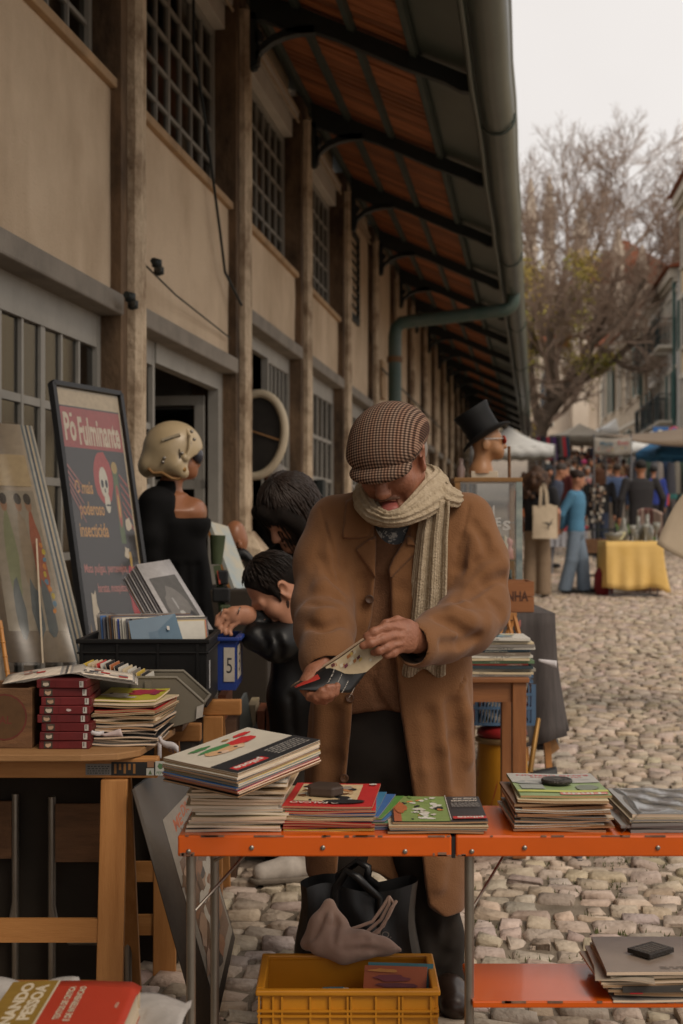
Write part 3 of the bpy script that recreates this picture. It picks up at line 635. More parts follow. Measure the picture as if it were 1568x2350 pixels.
# church
chs = mat('church_stone', (.42, .35, .28), rough=.95, col2=(.58, .5, .41), scale=.35, detail=8, bump=.5, bscale=3)
ch = thing('gothic_church', 'pale stone gothic church with tall pinnacles rising behind the bare tree', 'church', (20, 112, gz(112) - 1))
def chb(name, mt, fn): b = MB(); fn(b); return b.build(name, mt, ch, local=True)
chb('nave_wall', chs, lambda b: b.span((-9, 0, 0), (11, 20, 14.6)))
chb('lower_wall', chs, lambda b: b.span((-7, -5, 0), (2.4, 0, 9)))
chb('roof', tile_m, lambda b: b.slab([(-2.4, .5, 14.6), (8.5, .5, 14.6), (2.4, .5, 18.2)], (0, 18, 0)))
chb('lower_roof', tile_m, lambda b: b.slab([(-7.3, -5.3, 9), (2.7, -5.3, 9), (2.7, 0, 10.4), (-7.3, 0, 10.4)], (0, 0, .25)))
def buttress(x, y, h, w, ph):
    chb('buttress', chs, lambda b: (b.span((x - w / 2, y - 1.2, 0), (x + w / 2, y, h * .62)), b.span((x - w * .4, y - .9, h * .62), (x + w * .4, y, h))))
    def pin(b):
        b.lathe([(w * .62, h), (w * .62, h + .4), (w * .42, h + .5), (w * .42, h + ph * .38), (w * .62, h + ph * .42), (w * .5, h + ph * .5), (w * .2, h + ph * .78), (w * .3, h + ph * .8), (w * .08, h + ph)], (x, y - .45, 0), 8, smooth=False)
        for i in range(4):
            for s in range(4): a = s * 1.57; q = .5 - .1 * i; b.lathe([(0, 0), (.11, .08), (0, .25)], (x + w * q * math.cos(a), y - .45 + w * q * math.sin(a), h + ph * (.5 + .11 * i)), 5)
    chb('pinnacle', chs, pin)
for x, y, h, w, ph in ((-5.15, 0, 17.0, 1.1, 5.8), (-3.7, 0, 17.2, 1.1, 5.8), (-1.2, 0, 16.0, 1.3, 5.2), (1.7, 0, 14.8, 1.1, 4.2), (3.6, 0, 14.0, 1.0, 3.6), (6.3, 0, 14.2, 1.0, 3.4), (7.2, 0, 14.2, 1.0, 3.4), (-6.9, -5, 9, 1.2, 2), (-2.2, -5, 9, 1.2, 2), (2.2, -5, 9, 1.2, 2)): buttress(x, y, h, w, ph)
def lancet(x, y, z, w, h):
    pts = [(x - w / 2, y, z), (x + w / 2, y, z), (x + w / 2, y, z + h * .7), (x + w * .3, y, z + h * .88), (x, y, z + h), (x - w * .3, y, z + h * .88), (x - w / 2, y, z + h * .7)]
    o = chb('lancet_window', trim, lambda b: [b.slab([pts[i], pts[(i + 1) % 7], Vector(pts[(i + 1) % 7]) * 1 + Vector((-(pts[(i + 1) % 7][0] - x) * .2, 0, 0)), Vector(pts[i]) + Vector((-(pts[i][0] - x) * .2, 0, 0))], (0, -.2, 0)) for i in range(7) if i != 0])
    b = MB(); b.slab([Vector(p) + Vector((0, -.01, 0)) for p in pts], (0, -.05, 0)); b.build('pane', gl_dark, o, local=True)
for x in (-2.5, .3, 2.7, 5): lancet(x, 0, 9.5, 1.1, 4)
for x in (-4.6, 0): lancet(x, -5, 3, 1.2, 4.5)
# hill behind
hb_ = MB(); hb_.grid(lambda u, v: (-200 + 400 * u, 150 + 120 * v, 6 + 9 * math.sin(v * 1.5) + 2 * math.sin(9 * u + 3 * v)), 24, 6); tag(hb_.build('hill', mat('hill_scrub', (.06, .065, .035), rough=1, var=.4, scale=.1), origin=(0, 200, 0)), 'low scrubby hillside beyond the church', 'hill', kind='structure')
# bare tree
bark = mat('grey_bark', (.12, .088, .064), rough=.95, var=.3, scale=3)
twig = mat('twigs', (.33, .24, .18), rough=.95, var=.25, scale=2)
tr_ = random.Random(3)
def tree(name, label, base, limbs, seed, lev=4, leafn=900, leafbox=None, spread=.55):
    t = thing(name, label, 'tree', base, group=None); rr = random.Random(seed); seg = []; tips = []
    def grow(p, d, L, r, lv):
        n = 4 if lv > 1 else 3; q = p
        for i in range(n):
            d = (d + Vector((rr.gauss(0, .13), rr.gauss(0, .13), rr.gauss(.03, .1)))).normalized(); e = q + d * L / n
            seg.append((q, e, r * (1 - .5 * i / n), r * (1 - .5 * (i + 1) / n), lv)); q = e
            if lv > 0 and i > 0:
                for _ in range(2):
                    a = Vector((rr.gauss(0, 1), rr.gauss(0, 1), rr.gauss(.15, .8))); a = (a - d * a.dot(d)).normalized(); nd = (d * rr.uniform(.5, .9) + a * rr.uniform(.4, .9) * spread * 1.6).normalized()
                    grow(q, nd, L * rr.uniform(.45, .68), r * .42, lv - 1)
        if lv > 0: grow(q, d, L * .62, r * .5, lv - 1)
        else: tips.append(q)
    B = Vector(base); tk = MB()
    for pts, rs, L in limbs:
        pts = [Vector(p) for p in pts]; tk.tube(pts, rs, 9)
        d = (pts[-1] - pts[-2]).normalized(); grow(pts[-1], d, L, rs[-1], lev - 1)
        for k in range(2, len(pts)):
            for _ in range(3): a = Vector((rr.gauss(0, 1), rr.gauss(0, 1), rr.gauss(.4, .6))).normalized(); grow(pts[k], (a + (pts[k] - pts[k - 1]).normalized() * .4).normalized(), L * rr.uniform(.5, .9), rs[k] * .5, lev - 2)
    tk.build('trunk', bark, t)
    V, Fq = [], []
    for a, b, ra, rb, lv in seg:
        d = (b - a).normalized(); x = d.cross(Vector((.3, .9, .2))).normalized(); y = d.cross(x); k = len(V); ra = max(ra, .009); rb = max(rb, .006)
        for p, r in ((a, ra), (b, rb)):
            for j in range(3): V.append(p + (x * math.cos(2.094 * j) + y * math.sin(2.094 * j)) * r - B)
        Fq += [(k + j, k + (j + 1) % 3, k + 3 + (j + 1) % 3, k + 3 + j) for j in range(3)]
    np_mesh('crown', V, Fq, twig, t, smooth=False)
    lm = mat('autumn_leaf', (.24, .24, .04), rough=.8, col2=(.46, .33, .07), scale=.9, sharp=(.4, .62)); LV, LF = [], []
    cand = [b for a, b, ra, rb, lv in seg if lv <= 1 and (leafbox is None or leafbox(b))] or [b for a, b, ra, rb, lv in seg]
    for _ in range(leafn):
        if not cand: break
        c = rr.choice(cand) + Vector((rr.gauss(0, .12), rr.gauss(0, .12), rr.gauss(-.05, .12))) - B; u = Vector((rr.gauss(0, 1), rr.gauss(0, 1), rr.gauss(0, 1))).normalized() * rr.uniform(.05, .1); w = u.cross(Vector((rr.gauss(0, 1), rr.gauss(0, 1), 1))).normalized() * .04; k = len(LV)
        LV += [c - u, c + w, c + u, c - w]; LF.append((k, k + 1, k + 2, k + 3))
    if LV: tag(np_mesh('leaves', LV, LF, lm, t, smooth=False), kind='stuff')
    print(name, len(seg), 'branches'); return t
TY = 56.0
tp = lambda x, y, d=0: P(x, y, TY + d)
tree('bare_tree', 'large leafless tree with a few yellow green leaves at the end of the hall', (tp(1236, 1140).x, TY, gz(TY) - .1),
     [([tp(1236, 1150), tp(1232, 1040), tp(1240, 980), tp(1268, 920, .5)], [.42, .36, .32, .26], 3.0),
      ([tp(1240, 990), tp(1275, 930), tp(1330, 870, -.4), tp(1385, 800, -.6)], [.26, .22, .18, .14], 3.2),
      ([tp(1268, 920, .5), tp(1262, 850, .4), tp(1264, 760), tp(1290, 660)], [.24, .19, .15, .11], 2.9),
      ([tp(1268, 920), tp(1330, 840, .8), tp(1380, 740, 1), tp(1410, 650, 1)], [.24, .19, .15, .12], 3.0),
      ([tp(1300, 890), tp(1380, 850, .4), tp(1450, 790, -.5), tp(1520, 750, -.5)], [.18, .14, .12, .1], 2.9),
      ([tp(1240, 980), tp(1222, 900), tp(1215, 800, 1), tp(1228, 680, 1)], [.2, .17, .13, .1], 2.6),
      ([tp(1264, 760), tp(1310, 690, 1), tp(1350, 610, 1.5), tp(1375, 560, 1.5)], [.14, .11, .09, .07], 2.4), ([tp(1330, 870, -.4), tp(1360, 790, -1), tp(1430, 730, -1.5), tp(1480, 640, -1.5)], [.15, .12, .09, .07], 2.4), ([tp(1385, 800), tp(1430, 840, -1), tp(1480, 850, -1.5), tp(1520, 840, -2)], [.12, .1, .08, .06], 2.2)],
     5, 5, 11000, lambda p: p.z < 11.5 and (p.x < 9.4 or p.z < 8 and p.x < 10.6) and (math.sin(p.x * 2.1) + math.sin(p.z * 1.7) + math.sin(p.y)) > -.5)
# patch of lawn by the houses
gp = MB(); gp.grid(lambda u, v: (P(1480, 0, 33).x + 4.5 * u, 32.5 + 7 * v, gz(32.5 + 7 * v) + .02 + .03 * math.sin(9 * u) * math.sin(7 * v)), 8, 8); tag(gp.build('lawn', mat('lawn_green', (.07, .12, .02), rough=1, var=.4, scale=5, bump=1, bscale=40)), 'small strip of green grass behind the stalls', 'grass', kind='stuff')
# ================================================================ FOREGROUND STALL
orange = mat('orange_lacquer', (.64, .105, .006), rough=.24, var=.10, scale=3, spec=.5, coat=.25)
worn = mat('worn_edge', (.20, .11, .07), rough=.6, var=.6, scale=25)
chrome = mat('dull_steel', (.32, .29, .25), rough=.35, metal=.85, var=.15, scale=10)
blackm = mat('black_fitting', (.012, .012, .012), rough=.5, var=.2)
pineo = mat('orange_pine', (.33, .135, .035), rough=.55, col2=(.46, .215, .068), scale=3, detail=7, stretch=(1.2, 12, 12), bump=.12, bscale=30)
pinev = mat('orange_pine_upright', (.33, .135, .035), rough=.55, col2=(.46, .215, .068), scale=3, detail=7, stretch=(12, 12, 1.2), bump=.12, bscale=30)
oldw = mat('old_wood', (.09, .042, .018), rough=.7, col2=(.2, .095, .04), scale=4, detail=8, stretch=(2, 12, 12), bump=.25)
ply = mat('plywood', (.27, .135, .05), rough=.6, col2=(.38, .205, .085), scale=3, detail=7, stretch=(1, 8, 8), bump=.15)
PG = [mat('pages_cream', (.50, .37, .25), rough=.9, col2=(.80, .63, .48), scale=2.2, stretch=(1.5, 1.5, 260), detail=2, rand=.12), mat('pages_tan', (.22, .125, .06), rough=.9, col2=(.40, .245, .135), scale=2.2, stretch=(1.5, 1.5, 260), detail=2, rand=.2), mat('pages_pale', (.52, .43, .33), rough=.9, col2=(.80, .70, .58), scale=2.2, stretch=(1.5, 1.5, 260), detail=2, rand=.1), mat('pages_brown', (.15, .075, .032), rough=.9, col2=(.32, .17, .08), scale=2.2, stretch=(1.5, 1.5, 260), detail=2, rand=.25)]
def sheetm(c): return mat('cover_%02x%02x%02x' % tuple(int(x * 255) for x in c), c, rough=.42, var=.1, scale=15, spec=.4)
RED, WHT, BLK, YEL, GRN, BLU, CRM, BRN, GRY = (.5, .03, .03), (.6, .57, .5), (.015, .015, .016), (.58, .40, .05), (.10, .24, .05), (.05, .13, .32), (.58, .47, .30), (.17, .075, .03), (.22, .2, .18)
PAL = [RED, WHT, BLK, YEL, GRN, BLU, CRM, BRN, GRY, (.45, .13, .04), (.1, .25, .3), (.3, .06, .1)]
def mag(O, U, V, t, cover, pages, label, group=None, name='magazine', cat='magazine', wave=.0025, seed=0, spine=None, cover2=None):
    O, U, V = Vector(O), Vector(U), Vector(V); n = U.cross(V).normalized(); b = MB(); r = random.Random(seed); p1, p2, p3 = r.uniform(0, 6), r.uniform(0, 6), r.uniform(-1, 1)
    w = lambda u, v: n * (wave * (math.sin(u * 5 + p1) * .6 + math.sin(v * 4 + p2) * .5 + p3 * (u - .5) * (v - .5) * 2))
    nu, nv = 7, 3; cm = sheetm(cover); c2 = sheetm(cover2) if cover2 else cm
    top = lambda u, v: O + U * u + V * v + n * t + w(u, v); bot = lambda u, v: O + U * u + V * v + w(u, v)
    b.grid(top, nu, nv, cm); b.grid(lambda u, v: bot(1 - u, v), nu, nv, c2)
    ci = .0009; N_ = n * ci
    def side(fa, m): # pages set between two thin covers
        vs = []; k = len(fa)
        for a, c in fa: vs += [a, a + N_, c - N_, c]
        b.add(vs, [(4 * i + 1, 4 * i + 5, 4 * i + 6, 4 * i + 2) for i in range(k - 1)], m); b.add(vs, [(4 * i, 4 * i + 4, 4 * i + 5, 4 * i + 1) for i in range(k - 1)], c2); b.add(vs, [(4 * i + 2, 4 * i + 6, 4 * i + 7, 4 * i + 3) for i in range(k - 1)], cm)
    sp = cm if spine is None else (sheetm(spine) if not hasattr(spine, 'name') else spine)
    side([(bot(i / nu, 0), top(i / nu, 0)) for i in range(nu + 1)], pages); side([(bot(1 - i / nu, 1), top(1 - i / nu, 1)) for i in range(nu + 1)], pages)
    side([(bot(1, i / nv), top(1, i / nv)) for i in range(nv + 1)], pages); side([(bot(0, 1 - i / nv), top(0, 1 - i / nv)) for i in range(nv + 1)], sp)
    o = b.build(name); tag(o, label, cat, group); o['frame'] = 0; del o['frame']
    o_top = (O + n * t, U, V, lambda u, v: w(u, v)); return o, o_top
ORD = ['lowest', 'second lowest', 'third lowest', 'fourth', 'fifth', 'sixth', 'seventh', 'eighth', 'ninth', 'tenth', 'eleventh', 'twelfth', 'thirteenth', 'fourteenth', 'fifteenth', 'sixteenth', 'seventeenth', 'eighteenth', 'nineteenth', 'twentieth'] + ['%dth' % k for k in range(21, 60)]
def nth(label, i): return label + ', ' + ORD[i] + (' from the bottom' if i > 2 else ' of it')
def stack(n, O, w, d, rz, tr, label, group, pages, covers=PAL, jit=(.006, .006, .04), z=None, fan=0, toplabel=None, topcover=CRM, topt=None, wave=.0018, seed=1, fanx=0):
    r = random.Random(seed); z = O[2]; last = None
    for i in range(n):
        t = r.uniform(*tr); a = rz + r.gauss(0, jit[2]) + fan * i / n; c, s = math.cos(a), math.sin(a); U = Vector((c, s, 0)) * w * r.uniform(.97, 1.02); V = Vector((-s, c, 0)) * d * r.uniform(.97, 1.02)
        o = Vector((O[0] + r.gauss(0, jit[0]) + fanx * i / n, O[1] + r.gauss(0, jit[1]), z)); tp_ = i == n - 1
        last = mag(o, U, V, (topt or t) if tp_ else t, topcover if tp_ else r.choice(covers), r.choice(pages), toplabel if tp_ and toplabel else nth(label, i), group, seed=r.random(), wave=wave if not tp_ else wave * .6, spine=r.choice(pages) if r.random() < .5 else None); z += t + .0006 + wave * .25
    return last, z
def pr(top, **k): return Print(top[0], top[1], top[2], lift=.0016, warp=top[3], **k)

def flatten(a, b, c, d): n = (b - a).cross(c - a).normalized(); return d - n * (d - a).dot(n)
# ---- folding table
ZT = .673
ft = thing('folding_table', 'orange folding market table with steel tube legs and a lower shelf', 'table', (.25, 3.27, 0))
for a, b_ in ((-.357, .240), (.249, 1.25)):
    m = MB(); m.span((a, 3.10, ZT - .046), (b_, 3.436, ZT)); m.build('table_top', orange, ft, bevel=.004)
    m = MB()
    for i in range(15):
        x = a + (b_ - a) * rng.random(); w = rng.uniform(.004, .05); m.span((x, 3.0985, ZT - .0015 - rng.random() * .002), (min(x + w, b_ - .003), 3.1015, ZT + .0006))
    for i in range(8): x = rng.choice((a + rng.random() * .03, b_ - rng.random() * .05)); m.span((x, 3.0988, ZT - .044), (x + rng.uniform(.003, .02), 3.1, ZT - .044 + rng.uniform(.002, .008)))
    m.build('worn_edge', worn, ft)
    for i, fx in enumerate((.04, .27, .53, .83) if a < 0 else (.035, .15, .44, .78)):
        m = MB(); m.lathe([(.0035, 0), (.0055, .0015), (.005, .003), (.002, .0038)], (0, 0, 0), 10, T=Matrix.Translation((a + (b_ - a) * fx, 3.0995, ZT - (.026 if i % 3 else .034))) @ Matrix.Rotation(R_(90), 4, 'X')); m.build('rivet', chrome, ft)
m = MB(); m.span((.2405, 3.105, ZT - .05), (.2485, 3.43, ZT - .004)); m.build('hinge', blackm, ft)
def leg(x, y, x2=None): m = MB(); m.tube([(x, y, ZT - .047), (x2 if x2 is not None else x, y, .0)], .0105, 10); m.build('leg', chrome, ft)
leg(-.331, 3.128); leg(-.303, 3.40); leg(.281, 3.128); leg(.305, 3.40); leg(1.2, 3.128); leg(1.2, 3.4)
for a, b_ in (((-.331, 3.14, .49), (-.19, 3.3, ZT - .05)), ((-.303, 3.39, .55), (-.2, 3.28, ZT - .05)), ((.281, 3.14, .49), (.40, 3.3, ZT - .05)), ((.305, 3.39, .57), (.42, 3.28, ZT - .05)), ((1.2, 3.2, .45), (.74, 3.3, ZT - .05))):
    m = MB(); m.tube([a, b_], .0035, 6); m.build('brace', chrome, ft)
m = MB(); m.tube([(-.331, 3.128, .12), (-.303, 3.4, .12)], .006, 8); m.build('brace', chrome, ft)
m = MB(); m.span((.286, 3.10, .297), (1.25, 3.37, .312)); m.build('lower_shelf', orange, ft, bevel=.003)
m = MB()
for i in range(16): x = .29 + rng.random() * .9; m.span((x, 3.0985, .308), (x + rng.uniform(.005, .05), 3.1012, .3126))
m.build('worn_edge', worn, ft)
# ---- tall cream stack with the tilted pile on it
G1 = 'tall cream stack on the orange table'
(_, t1), z1 = stack(19, (-.335, 3.135, ZT + .001), .207, .27, 0, (.005, .0075), 'cream paged comic in the tall stack on the orange table', G1, [PG[0], PG[0], PG[2]], covers=[CRM, WHT, (.5, .35, .2), GRY], jit=(.005, .004, .02), seed=5, topcover=(.58, .46, .27), toplabel='cream covered comic on top of the tall stack, under the tilted pile')
p = pr(t1); p.blobs(.1, .1, .9, .6, 6, [(.5, .38, .2), (.42, .2, .1), (.55, .44, .28)], (.04, .09)); p.lines(.5, .03, .95, .2, 3, (.25, .1, .05)); p.build('cover_print', _)
no_ = P(545, 1776, 2.985); U_ = P(735, 1700, 3.22) - no_; V_ = P(388, 1742, 3.10) - no_
U_ *= .29 / U_.length; n_ = U_.cross(V_).normalized(); V_ = (n_.cross(U_)).normalized() * .212
# pile: spine side towards the near left, fore edge fans to the right
pile_t = .0046; base = no_ - n_ * .052; G2 = 'tilted pile of comics on the tall stack'
for i in range(10):
    sh = U_ * (.012 * math.sin(i * 1.7)) + V_ * (.004 * math.cos(i * 2.3)); top = i == 9
    o, tp_ = mag(base + n_ * (i * .0053) + sh, U_, V_, pile_t, (.55, .5, .41) if top else PAL[(i * 5 + 2) % len(PAL)], PG[0] if i % 3 else PG[1], 'cream and black covered comic topmost of the tilted pile' if top else nth('comic magazine in the tilted pile on the tall cream stack', i), G2, seed=i, wave=.0012, spine=PG[1])
p = pr(tp_); p.rect(.0, .0, 1, .36, (.02, .02, .022)); p.rect(.05, .06, .42, .17, RED); p.text('pilote', .40, .155, .075, WHT, w=.32, rot=180, bold=.03); p.lines(.55, .08, .95, .3, 5, (.3, .28, .25))
p.ell(.42, .66, .22, .1, (.56, .34, .18), wob=.1); p.ell(.40, .74, .2, .05, (.06, .2, .07), wob=.2); p.ell(.68, .72, .16, .08, RED, wob=.15); p.ell(.80, .86, .1, .04, RED, wob=.2); p.ell(.36, .6, .05, .04, (.6, .42, .3)); p.ell(.55, .6, .05, .05, (.6, .44, .3)); p.ell(.3, .86, .12, .03, (.06, .18, .06), wob=.3); p.ell(.33, .62, .02, .02, BLK); p.ell(.52, .62, .02, .02, BLK); p.ell(.6, .86, .05, .02, (.3, .16, .05), wob=.3); p.build('cover_print', o)
# ---- red framed comic stack
G3 = 'fanned stack with the red comic on top'
(_o, _t), z3 = stack(9, (-.128, 3.145, ZT + .001), .2, .275, -.03, (.0038, .0052), 'brown edged comic in the stack under the red bordered comic', G3, [PG[1], PG[1], PG[3]], covers=[RED, YEL, BLU, GRN, CRM], jit=(.002, .003, .02), seed=8, wave=.0022)
for i in range(9):
    a = .04 + .028 * i; c, s = math.cos(-a), math.sin(-a); mag((-.122 + .006 * (8 - i) , 3.155, ZT + .0012 + i * .0047), (c * .196, s * .196 * .2, 0), (.02 + .014 * (8 - i), .262, 0), .0032, [BLU, (.05, .19, .33), (.3, .05, .05), (.07, .2, .12), (.05, .15, .33), GRN][i % 6], PG[1], nth('blue edged comic fanning out below the red bordered comic', i), G3, seed=i + 40, wave=.001)
o, tp_ = mag((-.132, 3.142, max(z3, ZT + .048)), (.2, -.006, 0), (.026, .276, 0), .0045, RED, PG[1], 'red bordered comic with a black weight lying on it', G3, seed=3, wave=.0014)
p = pr(tp_); p.rect(.09, .2, .8, .93, (.56, .42, .24)); p.blobs(.1, .2, .79, .92, 30, [BRN, (.45, .2, .08), YEL, BLK, WHT, (.3, .25, .2), (.5, .33, .18)], (.03, .08)); p.ell(.66, .17, .24, .09, BLK, 24); p.ell(.69, .18, .1, .05, (.5, .47, .42), wob=.2); p.text('O FALCAO', .62, .14, .07, (.6, .5, .42), w=.55, rot=180, bold=.03); p.ell(.92, .9, .05, .03, WHT); p.build('cover_print', o)
zt3 = max(z3, ZT + .048) + .0075
m = MB(); m.slab([(-.073, 3.24, zt3), (-.02, 3.225, zt3), (.005, 3.25, zt3), (-.005, 3.30, zt3), (-.055, 3.315, zt3), (-.078, 3.28, zt3)], (0, 0, .021), ); tag(m.build('paperweight', mat('dark_slate', (.055, .036, .026), rough=.5, var=.25, scale=12), bevel=.004), 'dark brown stone block weighing down the red bordered comic', 'paperweight')
# ---- low stack with the green and black cover
G4 = 'low stack beside the table hinge'
(_o, _t), z4 = stack(3, (.105, 3.115, ZT + .001), .215, .28, .0, (.004, .006), 'thin comic in the low stack beside the table hinge', G4, [PG[1]], covers=[(.2, .26, .28), BRN, GRY], jit=(.003, .002, .015), seed=12)
o, tp_ = mag((.112, 3.125, z4 + .001), (.211, .002, 0), (.006, .29, 0), .005, (.035, .034, .036), PG[1], 'green comic with a dark band topmost of the low stack by the hinge', G4, seed=9, wave=.001)
p = pr(tp_); p.rect(.02, .0, .61, .99, (.2, .27, .08)); p.rect(.02, .0, .1, .99, (.36, .1, .04)); p.blobs(.1, .02, .6, .98, 26, [WHT, WHT, (.13, .22, .05), (.5, .2, .06), (.26, .33, .1), BLK], (.025, .06)); p.ell(.1, .5, .06, .2, (.4, .12, .04), wob=.2)
p.blobs(.2, .1, .5, .5, 10, [WHT, (.55, .5, .42)], (.03, .05)); p.rect(.64, .05, .99, .14, RED); p.text('pilote', .965, .13, .06, WHT, w=.28, rot=180, bold=.03); p.text('PLAGE AUX', .96, .88, .055, (.55, .48, .4), w=.27, rot=180, bold=.03); p.text('ANDROIDES', .96, .79, .055, (.55, .48, .4), w=.29, rot=180, bold=.03); p.lines(.66, .52, .97, .7, 5, (.3, .27, .24)); p.rect(.61, .0, .618, .99, (.55, .5, .44)); p.build('cover_print', o)
# ---- tall brown edged stack
G5 = 'brown edged stack with the round weight'
(_o, _t), z5 = stack(11, (.387, 3.135, ZT + .001), .205, .275, 0, (.0042, .0066), 'brown edged magazine in the stack under the round weight', G5, [PG[1], PG[3], PG[3]], covers=[(.5, .4, .28), BRN, WHT, GRY, (.4, .2, .1)], jit=(.006, .004, .03), seed=21, wave=.003)
o, tp_ = mag((.396, 3.145, z5), (.203, .004, 0), (.001, .278, 0), .006, (.25, .33, .14), PG[1], 'pale green magazine topmost of the brown edged stack', G5, seed=4, wave=.002)
p = pr(tp_); p.rect(0, .55, 1, 1, (.42, .4, .36)); p.ell(.35, .58, .35, .1, (.3, .3, .28), wob=.2); p.ell(.6, .7, .3, .07, (.38, .36, .33), wob=.2); p.rect(.0, .12, 1, .2, (.5, .5, .12)); p.rect(.45, .02, .97, .11, (.55, .2, .16)); p.text('Tintin', .94, .1, .07, WHT, w=.46, rot=180, bold=.03); p.rect(.06, .25, .32, .45, (.3, .31, .27)); p.ell(.8, .32, .13, .12, (.2, .22, .17), wob=.1); p.text('BANG DEMAIN', .95, .93, .06, (.5, .1, .1), w=.85, rot=180); p.text('UN TERRORISTE', .85, .84, .05, (.5, .1, .1), w=.6, rot=180); p.build('cover_print', o)
m = MB(); m.lathe([(.0345, 0), (.036, .002), (.036, .007), (.0335, .009), (.030, .008), (.0, .008)], (.497, 3.285, z5 + .0105), 28); o = tag(m.build('medal_weight', mat('dark_bronze', (.05, .042, .034), rough=.4, metal=.5, var=.3, scale=60, bump=.6, bscale=160)), 'round dark bronze medal weighing down the pale green magazine', 'paperweight')
q = Print((.465, 3.253, z5 + .0185), (.064, 0, 0), (0, .064, 0), lift=.0006); q.ell(.5, .5, .07, .36, (.09, .08, .065), 10, .2, .5); q.ell(.42, .45, .3, .06, (.09, .08, .065), 10, .2, .3); q.ell(.6, .6, .22, .05, (.1, .085, .07), 10, .2, -.5); q.build('relief', o)
# ---- grey papers in plastic
G6 = 'grey papers in plastic sleeves'
(_o, _t), z6 = stack(4, (.632, 3.125, ZT + .001), .30, .29, -.02, (.006, .009), 'grey paper in a clear plastic sleeve at the table edge', G6, [mat('pages_grey', (.1, .095, .09), rough=.6, col2=(.3, .28, .26), scale=3, stretch=(2, 2, 200))], covers=[GRY, BLK, (.15, .15, .15)], jit=(.006, .003, .03), seed=31)
o, tp_ = mag((.640, 3.13, z6), (.31, 0, 0), (.0, .295, 0), .009, (.3, .29, .275), PG[0], 'silver grey paper topmost of the plastic sleeved pile', G6, seed=14, wave=.003)
p = pr(tp_); p.ell(.45, .5, .32, .22, (.22, .21, .2), 24, .06); p.ell(.45, .52, .26, .16, (.32, .31, .29), 24, .06); p.ell(.45, .53, .19, .1, (.2, .19, .185), 24, .06); p.ell(.45, .54, .12, .05, (.34, .33, .31), 24, .06); p.rect(.3, .08, .8, .2, (.4, .38, .35)); p.lines(.32, .1, .78, .19, 2, (.15, .14, .13)); p.build('cover_print', o)
film = glass('clear_film', (1, 1, 1), refl=.16, rough=.12, clear=.93)
m = MB(); m.grid(lambda u, v: (.612 + .36 * u, 3.118 + .30 * v, z6 + .0145 + .003 * math.sin(u * 23 + 3 * v) * math.sin(v * 11) - (.05 * max(0, .12 - u) / .12)), 26, 14); tag(m.build('plastic_sleeve', film, solid=.0006), 'crinkled clear plastic sleeve around the grey papers', 'plastic sleeve')
# ---- stack on the lower shelf
G7 = 'old papers on the lower shelf'
(_o, _t), z7 = stack(7, (.585, 3.10, .3135), .36, .25, .0, (.005, .0085), 'yellowed old magazine in the pile on the lower shelf', G7, [PG[0], PG[1]], covers=[(.36, .28, .2), GRY, (.4, .3, .2)], jit=(.012, .006, .03), seed=41, wave=.004)
m, tq = mag((.612, 3.094, .3335), (.33, 0, 0), (0, .2, 0), .013, (.06, .055, .05), sheetm((.055, .05, .046)), 'dark bound volume with grey lettering in the lower shelf pile', G7, name='book', cat='book', wave=.0008)
p = Print((.622, 3.0935, .335), (.32, 0, 0), (0, 0, .0105), lift=.0004, flip=False); p.text('ILUSTRACAO', .98, .8, .62, (.45, .4, .34), w=.62, rot=180, bold=0); p.build('spine_print', m)
m = MB(); m.slab([(.628, 3.092, .3305), (.655, 3.092, .3305), (.66, 3.15, .3305), (.632, 3.15, .3305)], (0, 0, .002)); tag(m.build('paper_slip', ink((.55, .02, .03))), 'small red slip sticking out of the lower shelf pile', 'paper slip')
o, tp_ = mag((.578, 3.098, z7 + .003), (.4, -.004, 0), (.012, .262, 0), .008, (.27, .222, .18), PG[0], 'faded brown magazine topmost of the lower shelf pile', G7, seed=2, wave=.0012)
p = pr(tp_); p.lines(.3, .06, .9, .14, 2, (.2, .165, .135)); p.build('cover_print', o)
mag((.555, 3.11, z7 - .012), (.12, -.05, .004), (.03, .2, .0), .004, (.4, .34, .26), PG[0], 'loose yellowed pages slipping out of the lower shelf pile', G7, seed=77, wave=.004)
m = MB(); R45 = Euler((0, 0, R_(38))).to_matrix(); m.box((.70, 3.22, z7 + .021), (.085, .065, .011), R=R45); o = tag(m.build('plaque_weight', mat('black_plaque', (.03, .026, .023), rough=.35, metal=.3, var=.3, scale=50, bump=.5, bscale=200), bevel=.0015), 'black rectangular metal plaque weighing down the faded magazine', 'paperweight')
c0 = Vector((.70, 3.22, z7 + .0265)); q = Print(c0 - R45 @ Vector((.04, .03, 0)), R45 @ Vector((.08, 0, 0)), R45 @ Vector((0, .06, 0)), lift=.0006); q.lines(.08, .15, .92, .9, 5, (.22, .2, .17), .3); q.build('relief', o)

